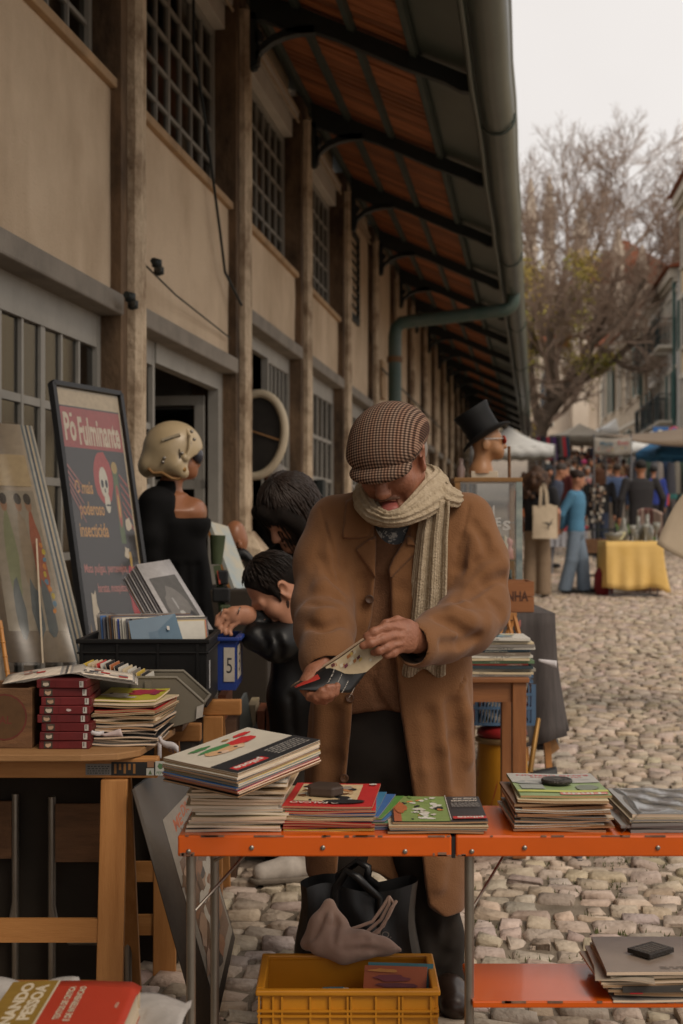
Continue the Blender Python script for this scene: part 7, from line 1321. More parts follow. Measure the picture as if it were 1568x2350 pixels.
# beige canvas sheet of the stall just outside the frame
cs = thing('canvas_sheet', 'beige canvas tarpaulin slung from the stall at the right edge', 'tarpaulin', (P(1640, 0, 9).x, 9, gz(9)))
def tarp(u, v_):
    a = P(1600 - 12 * u, 1100 + 0 * u, 9).lerp(P(1508, 1243, 8.9), u); b_ = P(1800, 1090, 9.4).lerp(P(1800, 1420, 9.2), u); return a.lerp(b_, v_) + Vector((0, .06 * math.sin(v_ * 9 + u * 3), .02 * math.sin(v_ * 7 + u * 4)))
m = MB(); m.grid(tarp, 14, 20); m.build('cloth', mat('beige_tarp', (.36, .285, .2), rough=.85, var=.12, scale=3), cs, solid=.005); m = MB(); q = P(1800, 1085, 9.3); m.tube([(q.x, q.y, gz(9)), (q.x, q.y, q.z + .1)], .025, 8); m.build('pole', gtube, cs); q2 = P(1602, 1098, 9.0); m = MB(); m.tube([q + Vector((0, 0, .02)), q2], .015, 8); m.tube([(q2.x, 9.0, gz(9)), (q2.x, 9.0, q2.z)], .015, 8); m.build('frame_tube', gtube, cs)
# ================================================================ PEOPLE
skin_old = mat('tanned_skin', (.21, .078, .042), rough=.5, col2=(.34, .145, .082), scale=14, detail=6, bump=.25, bscale=120, spec=.4)
skin_lt = mat('light_skin', (.36, .16, .09), rough=.5, col2=(.45, .22, .135), scale=8, detail=4, spec=.35)
skin_md = mat('olive_skin', (.27, .115, .06), rough=.5, col2=(.36, .165, .09), scale=8, detail=4, spec=.35)
hair_dk = mat('dark_hair', (.006, .0042, .003), rough=.75, col2=(.017, .011, .008), scale=6, stretch=(14, 14, 2), bump=.8, bscale=60, spec=.15)
wool = mat('camel_wool', (.172, .078, .033), rough=.95, col2=(.21, .10, .044), scale=3, detail=8, bump=.25, bscale=220, spec=.15, sheen=.12)
knit = mat('fine_knit', (.15, .072, .037), rough=.95, var=.15, scale=90, bump=.4, bscale=260, spec=.15)
scarfm = mat('beige_knit', (.34, .265, .175), rough=1, col2=(.47, .38, .27), scale=45, detail=3, bump=.6, bscale=180, spec=.1)
corduroy = mat('dark_trousers', (.018, .013, .009), rough=.95, var=.3, scale=8)
def tweed():
    m = bpy.data.materials.new('checked_tweed'); m.use_nodes = True; t = m.node_tree; L = t.links.new; b = t.nodes['Principled BSDF']; b.inputs['Roughness'].default_value = .95; b.inputs['Specular IOR Level'].default_value = .15
    g = N(t, 'ShaderNodeTexCoord'); sp = N(t, 'ShaderNodeSeparateXYZ'); L(g.outputs['Object'], sp.inputs[0]); o = []
    def stripes(src, k, ph=0):
        a = N(t, 'ShaderNodeMath', operation='MULTIPLY_ADD'); a.inputs[1].default_value = k; a.inputs[2].default_value = ph; L(src, a.inputs[0]); s = N(t, 'ShaderNodeMath', operation='SINE'); L(a.outputs[0], s.inputs[0]); q = N(t, 'ShaderNodeMapRange'); q.inputs[1].default_value = -.35; q.inputs[2].default_value = .35; L(s.outputs[0], q.inputs[0]); return q.outputs[0]
    K = 2 * math.pi / .0078; ad = N(t, 'ShaderNodeMath', operation='SUBTRACT'); L(sp.outputs['Y'], ad.inputs[0]); L(sp.outputs['Z'], ad.inputs[1])
    a, c = stripes(sp.outputs['X'], K), stripes(ad.outputs[0], K * .8); s = N(t, 'ShaderNodeMath', operation='ADD'); L(a, s.inputs[0]); L(c, s.inputs[1]); h = N(t, 'ShaderNodeMath', operation='MULTIPLY'); h.inputs[1].default_value = .5; L(s.outputs[0], h.inputs[0])
    r = N(t, 'ShaderNodeValToRGB'); r.color_ramp.elements[0].color = (.025, .016, .012, 1); r.color_ramp.elements[1].color = (.30, .21, .155, 1); e = r.color_ramp.elements.new(.5); e.color = (.115, .07, .05, 1); L(h.outputs[0], r.inputs[0])
    d = stripes(sp.outputs['X'], K / 4, 1); mx_ = N(t, 'ShaderNodeMix'); mx_.data_type = 'RGBA'; mx_.blend_type = 'MULTIPLY'; mx_.inputs[7].default_value = (1, .89, .84, 1); L(d, mx_.inputs[0]); L(r.outputs[0], mx_.inputs[6]); L(mx_.outputs[2], b.inputs['Base Color']); return m
def joined(name, parts, mt, parent, it=2):
    """one mesh object from volumes, each with an optional frame"""
    PV, PQ, k = [], [], 0; iv = np.array(wmat(parent).inverted()) if parent else np.eye(4)
    for v, M_ in parts:
        p, q = v.mesh()
        if not len(q): continue
        p = lap(p, q, it)
        if M_ is not None: A = np.array(M_); p = p @ A[:3, :3].T + A[:3, 3]
        PV.append(p @ iv[:3, :3].T + iv[:3, 3]); PQ.append(q + k); k += len(p)
    return np_mesh(name, np.concatenate(PV), np.concatenate(PQ), mt, parent)
def framed(name, v, M_, mt, parent, it=2):
    p, q = v.mesh(); o = np_mesh(name, lap(p, q, it), q, mt, parent); o.matrix_basis = wmat(parent).inverted() @ M_; return o
def sweep(pts, rad, thick, ribs, nu, nv, amp=.003):
    """scarf band: path points with a flattened ribbed section"""
    P_ = np.array([tuple(p) for p in pts]); tt = np.linspace(0, 1, len(P_)); fine = np.linspace(0, 1, nu)
    from_ = lambda a: np.interp(fine, tt, a)
    C = np.stack([from_(P_[:, i]) for i in range(3)], 1)
    for _ in range(max(3, nu // 12)): C[1:-1] = (C[:-2] + 2 * C[1:-1] + C[2:]) / 4
    R1 = from_(np.array(rad)); T1 = from_(np.array(thick)); m = MB(); vs = []
    for i in range(nu):
        d = Vector(C[min(i + 1, nu - 1)] - C[max(i - 1, 0)]).normalized(); out = Vector((C[i][0] - .13, C[i][1] - 4.0, .06)); out = (out - d * out.dot(d)).normalized(); up = d.cross(out)
        for j in range(nv):
            a = 2 * math.pi * j / nv; k = 1 + amp / R1[i] * math.sin(ribs * a) ; vs.append(Vector(C[i]) + up * (R1[i] * k * math.cos(a)) + out * (T1[i] * k * math.sin(a) + .0012 * math.sin(i * 1.9)))
    m.add(vs, [(i * nv + j, i * nv + (j + 1) % nv, (i + 1) * nv + (j + 1) % nv, (i + 1) * nv + j) for i in range(nu - 1) for j in range(nv)] + [tuple(range(nv - 1, -1, -1)), tuple((nu - 1) * nv + j for j in range(nv))], smooth=True); return m
q3 = lambda x, y, Y: tuple(P(x, y, Y))
# ---------------------------------------------------------------- the man in the camel coat
man = thing('person', 'man in a camel coat, scarf and checked flat cap reading a comic', 'person', (.14, 4.0, 0))
bY = 4.0; zz = lambda y: CZ - (y - HY) / F * bY; xx = lambda x: (x - CX) / F * bY
secs = lambda d, z0=None: [(z, c, cy, rx - d, ry - d) for z, c, cy, rx, ry in [(.28, .125, 4.0, .222, .165), (.40, .128, 4.0, .23, .165), (.60, .135, 4.0, .243, .162), (.81, .14, 4.0, .232, .158), (1.0, .15, 4.0, .215, .15), (1.15, .163, 4.0, .208, .148), (1.28, .168, 4.01, .215, .142), (1.36, .168, 4.02, .215, .125), (1.405, .163, 4.03, .185, .105), (1.435, .15, 4.03, .13, .09), (1.462, .14, 4.02, .08, .075)] if z0 is None or z >= z0]
cv_ = Vol((-.26, 3.46, .24), (.54, 4.26, 1.5), .0045)
cv_.loft(secs(0), p=2.25, k=.01)
# sleeves
cv_.chain([(q3(1068, 1196, 4.0), .082), (q3(1092, 1290, 3.96), .086), (q3(1096, 1395, 3.90), .083), (q3(1066, 1432, 3.82), .080), (q3(1015, 1458, 3.72), .068), (q3(958, 1479, 3.615), .060)], k=.035)
cv_.chain([(q3(772, 1200, 4.0), .080), (q3(748, 1290, 3.96), .084), (q3(742, 1395, 3.88), .082), (q3(746, 1445, 3.77), .076), (q3(752, 1505, 3.65), .066), (q3(752, 1530, 3.61), .062)], k=.035)
# hem: longer on the right front
cv_.raw(lambda x, y, z: z - (.345 - .25 * (x - .0) + .06 * np.sin(9 * x + 5 * y)), (-.3, 3.4, .2), (.55, 4.3, .5), k=.006, op='s')
# front opening
pyv = [1150, 1195, 1250, 1320, 1414, 1500, 1590, 1640, 1800, 2120]; XL = [864, 860, 861, 862, 856, 832, 811, 808, 794, 762]; XR = [960, 946, 925, 896, 899, 907, 915, 921, 946, 990]
fy = 3.86; zv = np.array([CZ - (y - HY) / F * fy for y in pyv])[::-1]; xl = np.array([(x - CX) / F * fy for x in XL])[::-1]; xr_ = np.array([(x - CX) / F * fy for x in XR])[::-1]
def opening(x, y, z): return np.maximum(np.maximum(np.interp(z, zv, xl) - x, x - np.interp(z, zv, xr_)), y - 3.97)
cv_.raw(opening, (-.15, 3.78, .2), (.35, 4.0, 1.5), k=.008, op='s')
# folds
for pts, r in (([(1072, 1392), (1100, 1384), (1128, 1388), (1156, 1408)], .016), ([(1078, 1364), (1108, 1335), (1140, 1318), (1160, 1322)], .014), ([(1078, 1325), (1104, 1296), (1142, 1270)], .013), ([(1010, 1416), (1040, 1428), (1070, 1448), (1100, 1452)], .012), ([(1020, 1478), (1060, 1478), (1095, 1460)], .010),
               ([(745, 1225), (737, 1280), (752, 1330), (775, 1360)], .014), ([(716, 1290), (735, 1330), (768, 1352)], .012), ([(705, 1385), (735, 1398), (775, 1392)], .013), ([(712, 1430), (745, 1440), (780, 1425)], .012), ([(790, 1240), (782, 1300), (790, 1360)], .012), ([(1062, 1235), (1052, 1300), (1050, 1370)], .012), ([(1090, 1200), (1112, 1230), (1120, 1262)], .010), ([(880, 1700), (880, 1700)], .001)): cv_.fold(pts, r * 1.5, .013, 's', .004)
for pts, r in (([(1070, 1408), (1105, 1402), (1140, 1416)], .012), ([(1082, 1345), (1115, 1312), (1150, 1296)], .012), ([(1040, 1405), (1075, 1425), (1110, 1432)], .012), ([(728, 1300), (742, 1352), (775, 1375)], .012), ([(708, 1405), (740, 1416), (778, 1408)], .012), ([(760, 1215), (752, 1270), (768, 1320)], .010), ([(1000, 1620), (1010, 1720), (1035, 1830)], .012), ([(1050, 1580), (1062, 1640), (1070, 1740)], .012), ([(975, 1660), (985, 1760), (990, 1880)], .012), ([(740, 1620), (738, 1720), (735, 1820)], .012), ([(1005, 1980), (1000, 2030)], .012)): cv_.fold(pts, r * 1.4, .03, 'u', -.006)
for pts, r in (([(985, 1640), (1000, 1740), (1012, 1860)], .010), ([(1040, 1620), (1050, 1700), (1055, 1800)], .010), ([(765, 1640), (762, 1740), (758, 1850)], .010), ([(830, 1330), (836, 1400), (826, 1500)], .007), ([(920, 1350), (925, 1440), (935, 1540)], .008)): cv_.fold(pts, r * 1.6, .03, 's', .006)
# pocket welt
cv_.fold([(1048, 1592), (1056, 1575), (1066, 1558)], .004, .006, 's', 0, taper=False); cv_.fold([(1053, 1594), (1061, 1577), (1071, 1560)], .005, .008, 'u', 0, taper=False)
# armhole seams
for pts in ([(1076, 1160), (1068, 1200), (1050, 1260), (1042, 1330)], [(735, 1165), (745, 1205), (765, 1265), (775, 1330)]): cv_.fold(pts, .0035, .008, 's', .0, taper=False)
# collar and lapels lie a layer above the fronts
def layer(poly, t, Y=3.87, k=.004):
    pw = [((x - CX) / F * Y, CZ - (y - HY) / F * Y) for x, y in poly]; n = len(pw); ar = sum(pw[i][0] * pw[(i + 1) % n][1] - pw[(i + 1) % n][0] * pw[i][1] for i in range(n)); sg_ = 1 if ar > 0 else -1
    xs_ = [p[0] for p in pw]; zs__ = [p[1] for p in pw]; sl_, x, y, z = cv_._reg((min(xs_) - .02, 3.6, min(zs__) - .02), (max(xs_) + .02, 4.05, max(zs__) + .02)); d = None
    for i in range(n):
        (ax, az), (bx, bz) = pw[i], pw[(i + 1) % n]; L_ = math.hypot(bx - ax, bz - az); e = sg_ * ((x - ax) * (bz - az) - (z - az) * (bx - ax)) / L_; d = e if d is None else np.maximum(d, e)
    cv_.V[sl_] = np.minimum(cv_.V[sl_], np.maximum(cv_.V[sl_] - t, d))
layer([(795, 1150), (786, 1236), (846, 1233), (862, 1190), (840, 1120)], .012); layer([(843, 1240), (816, 1261), (861, 1326), (865, 1230)], .011); layer([(944, 1180), (942, 1243), (985, 1247), (1000, 1170)], .012); layer([(936, 1228), (950, 1240), (959, 1264), (895, 1328), (890, 1300)], .011)
# cuffs hollowed
cv_.cone(q3(930, 1484, 3.57), q3(985, 1470, 3.67), .05, .045, k=.004, op='s'); cv_.cone(q3(752, 1552, 3.575), q3(752, 1510, 3.66), .053, .048, k=.004, op='s')
# gentle irregularity of the cloth
cv_.V += (.0008 * np.sin(cv_.ax[0][:, None, None] * 61 + 4 * np.sin(cv_.ax[2][None, None, :] * 17)) * np.sin(cv_.ax[2][None, None, :] * 29 + cv_.ax[1][None, :, None] * 40)).astype(np.float32)
coat = vol_obj('coat', cv_, wool, man, 4)
def button(px, py, Y): m = MB(); m.lathe([(0, .0025), (.0075, .002), (.0105, .0045), (.0125, .003), (.0125, -.003)], (0, 0, 0), 18, T=Matrix.Translation(P(px, py, Y)) @ Matrix.Rotation(R_(90), 4, 'X')); b_ = m.build('button', mat('horn_button', (.075, .034, .016), rough=.35, var=.3), man); return b_
for px, py in ((848, 1375), (803, 1602), (790, 1786)): button(px, py, cv_.front(px, py, 3.87) - .002)
m = MB(); Yb = cv_.front(929, 1268, 3.87); m.beam(P(927, 1262, Yb - .001), P(931, 1276, Yb - .001), .004, .002, up=(0, -1, 0)); m.build('buttonhole', blackm, man)
# sweater, shirt, trousers
sv = Vol((-.12, 3.78, .74), (.42, 4.2, 1.46), .006); sv.loft([(z, c, cy, rx, ry) for z, c, cy, rx, ry in secs(.026) if .75 < z < 1.43] , p=2.2, k=.01); sv.raw(lambda x, y, z: z - (.822 + .02 * np.sin(x * 14)), (-.2, 3.7, .7), (.5, 4.3, .9), k=.01, op='s'); sv.ell(q3(905, 1195, 3.86), (.058, .05, .05), k=.01, op='s')
for pts in ([(868, 1330), (872, 1430), (860, 1540)], [(888, 1330), (890, 1440), (895, 1560)], [(850, 1560), (870, 1610), (890, 1630)]): sv.fold(pts, .006, .02, 's', .002, 3.88)
vol_obj('sweater', sv, knit, man)
sh = Vol((.02, 3.78, 1.28), (.26, 4.1, 1.47), .005); sh.loft([(1.29, .15, 3.99, .09, .09), (1.4, .15, 3.98, .075, .085), (1.45, .14, 3.97, .07, .075)], k=.01); vol_obj('shirt', sh, mat('dark_print_shirt', (.05, .06, .07), rough=.6, col2=(.4, .4, .38), scale=60, sharp=(.52, .58)), man)
tv = Vol((-.14, 3.84, .05), (.38, 4.2, .86), .007); tv.chain([(q3(880, 1640, 4.0), .12), (q3(870, 1700, 4.0), .13)], k=.03, sq=(1.2, .9, 1)); tv.chain([(q3(925, 1700, 4.0), .1), (q3(970, 1950, 3.99), .082), (q3(998, 2150, 4.02), .078), (q3(1012, 2255, 4.03), .072)], k=.03); tv.chain([(q3(830, 1700, 4.0), .1), (q3(790, 1950, 4.03), .082), (q3(782, 2150, 4.06), .076), (q3(780, 2240, 4.08), .072)], k=.03)
for pts in ([(1030, 2130), (1015, 2190), (990, 2230)], [(1045, 2200), (1020, 2240), (995, 2262)], [(960, 2050), (985, 2120), (1000, 2180)]): tv.fold(pts, .01, .025, 's', .002, 3.95)
vol_obj('trousers', tv, corduroy, man)
for px, py, Y, s in ((1022, 2262, 4.0, 1), (775, 2262, 4.04, -1)):
    v = Vol(tuple(P(px, py, Y) - Vector((.09, .24, .12))), tuple(P(px, py, Y) + Vector((.09, .16, .08))), .005); c = P(px, py, Y); v.chain([((c.x, c.y + .07, .055), .046), ((c.x + s * .01, c.y - .05, .05), .046), ((c.x + s * .016, c.y - .13, .042), .04)], k=.02); v.cone((c.x, c.y + .05, .08), (c.x, c.y + .04, .12), .045, .045, k=.02); v.raw(lambda x, y, z: z - .004, (c.x - .2, c.y - .4, -.2), (c.x + .2, c.y + .4, .03), op='s'); vol_obj('shoe', v, mat('brown_leather', (.03, .016, .010), rough=.35, var=.25, spec=.5), man)
# lining of the cuffs
for a, b_, ra, rb in ((q3(978, 1472, 3.655), q3(948, 1481, 3.60), .048, .047), (q3(752, 1518, 3.64), q3(752, 1545, 3.59), .05, .05)): m = MB(); m.tube([a, b_], [ra, rb], 20, cap=False); m.build('cuff_lining', mat('dark_lining', (.022, .014, .009), rough=.5, var=.2), man, solid=.003)
# head
yaw, pit, rol = R_(20), R_(33), R_(5)
Fv = Vector((-math.sin(yaw) * math.cos(pit), -math.cos(yaw) * math.cos(pit), -math.sin(pit))); Uv = Vector((-math.sin(yaw) * math.sin(pit), -math.cos(yaw) * math.sin(pit), math.cos(pit))); Rv = Fv.cross(Uv); Rv, Uv = Rv * math.cos(rol) - Uv * math.sin(rol), Uv * math.cos(rol) + Rv * math.sin(rol)
HC = P(897, 1050, 3.86); HS = 1.09
def hframe(c, R, Fw, U, s): return Matrix(((R.x * s, Fw.x * s, U.x * s, c.x), (R.y * s, Fw.y * s, U.y * s, c.y), (R.z * s, Fw.z * s, U.z * s, c.z), (0, 0, 0, 1)))
HM = hframe(HC, Rv, Fv, Uv, HS)
def head_vol(h=.003, neck=True, nose=1.0, mouth=0, ears=1):
    v = Vol((-.115, -.16, -.21), (.115, .15, .14), h)
    v.ell((0, -.012, .03), (.076, .097, .09)); v.ell((0, .03, -.045), (.058, .06, .078), k=.03); v.chain([((-.05, .0, -.06), .022), ((-.035, .05, -.098), .022), ((0, .072, -.106), .022), ((.035, .05, -.098), .022), ((.05, .0, -.06), .022)], k=.035); v.ell((0, .08, -.108), (.02, .016, .014), k=.02)
    for s in (-1, 1):
        v.ell((s * .04, .062, -.032), (.026, .024, .026), k=.03); v.ell((s * .033, .098, -.004), (.021, .016, .013), k=.012, op='s'); v.ell((s * .033, .08, -.005), (.0135, .0125, .0125), k=.004); v.cone((s * .02, .088, -.0005), (s * .046, .078, -.001), .004, .004, k=.006)
        v.ell((s * .013, .105, -.041), (.008 * nose, .011, .008), k=.008); v.chain([((s * .022, .1, -.045), .004), ((s * .034, .088, -.068), .004), ((s * .036, .078, -.085), .003)], k=.012, op='s')
        if ears: v.ell((s * .079, -.008, -.008), (.010, .023, .036), Euler((0, s * .25, s * -.35)).to_matrix(), k=.008); v.ell((s * .086, -.004, -.004), (.008, .013, .022), k=.006, op='s'); v.ell((s * .078, .002, -.035), (.008, .009, .011), k=.006)
    v.chain([((-.045, .078, .016), .009), ((0, .09, .012), .011), ((.045, .078, .016), .009)], k=.02); v.chain([((0, .09, .006), .009), ((0, .106, -.018), .011), ((0, .116, -.036), .014)], k=.014) if nose else None
    v.ell((0, .095, -.066), (.026, .011, .007), k=.008); v.ell((0, .091, -.088), (.021, .011, .007), k=.008)
    if mouth: v.ell((0, .105, -.078), (.026, .026, .013), k=.004, op='s')
    else: v.cone((-.024, .103, -.077), (.024, .103, -.077), .003, .003, k=.004, op='s')
    if neck: v.chain([((0, -.035, -.04), .06), ((0, -.065, -.19), .062)], k=.03)
    return v
hv = head_vol(.0028, True, 1.25, 1)
# hands
def finger(v, pts, r0=.0112, r1=.009): n = len(pts); v.chain([(q3(*p), r0 + (r1 - r0) * i / (n - 1)) for i, p in enumerate(pts)], k=.006); a = P(*pts[-1]); 
lh = Vol(tuple(P(800, 1530, 3.70) + Vector((0, -.26, 0))), tuple(P(1010, 1400, 3.62) + Vector((0, .1, .0))), .0026)
lh.chain([(q3(985, 1468, 3.67), .032), (q3(957, 1464, 3.61), .033), (q3(930, 1458, 3.575), .035)], k=.02, sq=(1, .72, 1.05)); lh.chain([(q3(935, 1442, 3.56), .022), (q3(906, 1440, 3.545), .018)], k=.02); lh.chain([(q3(935, 1462, 3.555), .022), (q3(906, 1462, 3.535), .018)], k=.02); lh.chain([(q3(938, 1480, 3.56), .02), (q3(914, 1483, 3.54), .016)], k=.02)
finger(lh, [(908, 1438, 3.535), (884, 1440, 3.51), (858, 1450, 3.495), (842, 1460, 3.495)], .0125, .0098); finger(lh, [(904, 1458, 3.525), (878, 1466, 3.50), (852, 1476, 3.487), (833, 1482, 3.49)], .0125, .0098); finger(lh, [(908, 1476, 3.53), (888, 1486, 3.508), (870, 1494, 3.50), (858, 1497, 3.512)], .012, .0095); finger(lh, [(918, 1488, 3.54), (903, 1499, 3.525), (888, 1503, 3.52), (878, 1503, 3.53)], .011, .0085); finger(lh, [(940, 1434, 3.60), (912, 1424, 3.575), (886, 1432, 3.565), (868, 1447, 3.56)], .0135, .010)
for pts in ([(925, 1442), (908, 1440)], [(925, 1460), (905, 1460)], [(927, 1477), (910, 1481)]): lh.fold(pts, .003, .006, 'u', -.001, 3.55, False)
rh = Vol(tuple(P(670, 1640, 3.66) + Vector((0, -.24, 0))), tuple(P(815, 1470, 3.62) + Vector((0, .1, 0))), .0026)
rh.chain([(q3(757, 1508, 3.64), .033), (q3(750, 1535, 3.60), .034), (q3(738, 1556, 3.565), .036), (q3(728, 1572, 3.54), .03)], k=.02, sq=(1.05, .75, 1)); rh.chain([(q3(722, 1548, 3.56), .024), (q3(708, 1572, 3.535), .02), (q3(716, 1592, 3.515), .018)], k=.02)
finger(rh, [(745, 1520, 3.575), (722, 1538, 3.56), (700, 1560, 3.552)], .016, .011)
finger(rh, [(716, 1592, 3.515), (728, 1605, 3.49), (744, 1596, 3.472), (752, 1578, 3.47)], .0125, .0095); finger(rh, [(728, 1598, 3.52), (744, 1606, 3.49), (758, 1594, 3.475), (764, 1577, 3.475)], .0125, .0095); finger(rh, [(738, 1594, 3.53), (756, 1600, 3.50), (769, 1589, 3.487), (774, 1574, 3.49)], .0118, .009); finger(rh, [(715, 1584, 3.52), (712, 1598, 3.50), (726, 1600, 3.478), (739, 1585, 3.468)], .0122, .0095)
core = Vol((-.1, 3.6, .85), (.4, 4.15, 1.5), .01); core.loft([(.9, .15, 4.0, .14, .1), (1.3, .165, 4.0, .16, .09), (1.42, .15, 4.0, .08, .07)], k=.02); core.chain([(tuple(HC + Fv * -.03 - Uv * .1), .055), ((.15, 4.0, 1.36), .07)], k=.03); core.chain([(q3(1060, 1210, 4.0), .045), (q3(1090, 1400, 3.9), .04), (q3(985, 1470, 3.67), .03)], k=.02); core.chain([(q3(775, 1210, 4.0), .045), (q3(745, 1400, 3.88), .04), (q3(757, 1508, 3.64), .03)], k=.02)
joined('body', [(hv, HM), (lh, None), (rh, None), (core, None)], skin_old, man, 2)
tg = Vol((-.05, .06, -.13), (.05, .17, -.04), .0025); tg.chain([((0, .086, -.078), .0125), ((-.006, .112, -.081), .0145), ((-.012, .124, -.094), .012)], k=.006, sq=(1.6, 1, .7)); framed('tongue', tg, HM, mat('tongue_pink', (.30, .085, .07), rough=.5), man)
gh = Vol((-.11, -.13, -.07), (.11, .05, .08), .004)
for s in (-1, 1): gh.ell((s * .066, -.05, .0), (.014, .03, .04), k=.01); gh.chain([((s * .076, .012, .03), .004), ((s * .074, .02, .01), .003)], k=.006)
gh.ell((0, -.085, -.01), (.06, .03, .05), k=.02); framed('hair', gh, HM, mat('grey_hair', (.24, .21, .18), rough=.8, var=.3, scale=40, stretch=(8, 8, 1)), man)
mo = Vol((-.05, .07, -.08), (.05, .13, -.04), .0025); mo.chain([((-.03, .092, -.064), .004), ((0, .105, -.056), .005), ((.03, .092, -.064), .004)], k=.006); framed('moustache', mo, HM, mat('grizzled_stubble', (.14, .07, .045), rough=.9, var=.4, scale=60), man)
cp = Vol((-.14, -.17, -.04), (.14, .2, .19), .003)
cp.ell((0, -.012, .05), (.096, .114, .081), k=.02); cp.ell((0, .055, .042), (.085, .052, .034), k=.035); cp.ell((0, -.07, .04), (.088, .055, .055), k=.035); cp.raw(lambda x, y, z: z - (.0 + .04 * np.abs(y) * (y < 0)), (-.2, -.2, -.05), (.2, .24, .05), k=.008, op='s')
vz = Vol((-.14, .0, -.05), (.14, .21, .12), .003); vz.ell((0, .082, .014), (.081, .056, .026)); vz.ell((0, .069, -.008), (.09, .064, .024), k=.004, op='s'); vz.ell((0, .02, .014), (.075, .075, .03), k=.01, op='s')
cap = thing('flat_cap', 'brown checked tweed flat cap worn by the man in the camel coat', 'cap', tuple(HC)); twd = tweed()
framed('crown', cp, HM, twd, cap); framed('visor', vz, HM, twd, cap)
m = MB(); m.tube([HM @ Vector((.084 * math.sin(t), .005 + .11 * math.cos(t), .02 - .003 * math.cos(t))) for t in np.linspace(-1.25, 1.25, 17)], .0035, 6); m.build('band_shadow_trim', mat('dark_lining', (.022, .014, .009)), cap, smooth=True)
# scarf
scf = thing('scarf', 'chunky beige ribbed scarf around the neck of the man', 'scarf', (.17, 3.9, 1.3))
sweep([P(*p) for p in ((930, 1082, 4.10), (868, 1092, 4.09), (834, 1118, 4.0), (838, 1150, 3.90), (856, 1180, 3.82), (888, 1193, 3.775), (925, 1187, 3.77), (962, 1164, 3.80), (996, 1134, 3.85), (1016, 1116, 3.94), (1000, 1100, 4.04), (960, 1085, 4.1))], [.032, .034, .036, .034, .026, .019, .024, .036, .046, .048, .042, .034], [.02, .022, .022, .024, .026, .028, .028, .028, .028, .026, .024, .02], 11, 110, 66).build('wrap', scarfm, scf)
sweep([P(*p) for p in ((962, 1078, 3.99), (976, 1092, 3.93), (992, 1112, 3.885), (1016, 1132, 3.865), (1042, 1142, 3.895), (1056, 1140, 3.96))], [.024, .032, .037, .036, .028, .016], [.016, .02, .022, .022, .018, .01], 9, 50, 56).build('fold_over', scarfm, scf)
rows = [(1150, 978, 1030, -.01), (1175, 968, 1030, .0), (1230, 958, 1026, .0), (1300, 950, 1025, .0), (1400, 940, 1023, .0), (1480, 930, 1022, .0), (1545, 919, 1021, .0)]; ry_ = np.array([r[0] for r in rows]); rl = np.array([r[1] for r in rows]); rr2 = np.array([r[2] for r in rows])
cyf = {}
def tail(u, v_):
    py = 1150 + (1545 + 10 * math.sin(u * 9) - 1150) * v_; a, b_ = np.interp(py, ry_, rl), np.interp(py, ry_, rr2); px = a + (b_ - a) * u
    f = .011 * math.sin(u * 2 * math.pi * 2.6 + .5 + v_) + .0026 * math.sin(u * 2 * math.pi * 15) + .0008 * math.sin(v_ * 2 * math.pi * 95) - .012 * math.sin(math.pi * u)
    yb = 3.845 + .008 * v_; return P(px, py, yb + f)
m = MB(); m.grid(tail, 90, 190); m.build('hanging_tail', scarfm, scf, solid=.006)
# comic in his hands
cm = thing('comic_magazine', 'dark covered comic magazine held open by the man in the camel coat', 'magazine', tuple(P(780, 1560, 3.53)))
te = [(666, 1577, 3.515), (720, 1546, 3.53), (780, 1508, 3.54), (830, 1472, 3.54), (874, 1446, 3.545)]; be = [(690, 1583, 3.49), (748, 1588, 3.49), (805, 1590, 3.50), (850, 1532, 3.515), (897, 1494, 3.525)]; us = [0, .28, .55, .78, 1]
def ip(t_, u): return P(*[np.interp(u, us, [p[i] for p in t_]) for i in range(3)])
def cmf(u, v_, d=0): return ip(te, u).lerp(ip(be, u), v_) + Vector((0, -d - .012 * math.sin(math.pi * v_) * (1 - u * .6), 0))
m = MB(); m.grid(lambda u, v_: cmf(u, v_), 20, 8); m.build('cover', mat('cover_black', (.014, .013, .013), rough=.3, var=.3, scale=20), cm, solid=.0012)
for i in range(4): m = MB(); m.grid(lambda u, v_: cmf(u, v_ * .97 - .02 - .012 * i, -.0025 * (i + 1)) + Vector((.002 * i, 0, .0015 * i)), 16, 4); m.build('page', PG[0] if i % 2 else PG[1], cm, solid=.0006)
def cpr(fn_u, c, nm='page_picture', l=.0018, nu=8, nv=4): m = MB(); m.grid(lambda a, b_: cmf(*fn_u(a, b_), l), nu, nv); return m.build(nm, ink(c), cm)
cpr(lambda a, b_: (.40 + .6 * a, .02 + b_ * (.06 + .94 * min(1, max(0, (.40 + .6 * a - .42) / .33)))), (.42, .33, .21), nu=16)
rr3 = random.Random(9)
for i in range(22): u0 = rr3.uniform(.45, .94); w_ = .02 + .02 * rr3.random(); vm = .06 + .9 * min(1, max(0, (u0 - .45) / .33)); v0 = rr3.uniform(.04, max(.06, vm * .8)); cpr(lambda a, b_: (u0 + w_ * a, v0 + .09 * b_), rr3.choice([(.3, .12, .04), (.1, .03, .03), (.4, .28, .08), (.25, .2, .14), (.13, .03, .05), (.45, .4, .3)]), l=.0024 + i * .00005, nu=2, nv=2)
cpr(lambda a, b_: (.03 + .28 * a, .10 + .22 * b_), (.34, .03, .02), 'cover_print'); 
tvs, tfs, tw = text2d('ALEXIS', .02); m = MB()
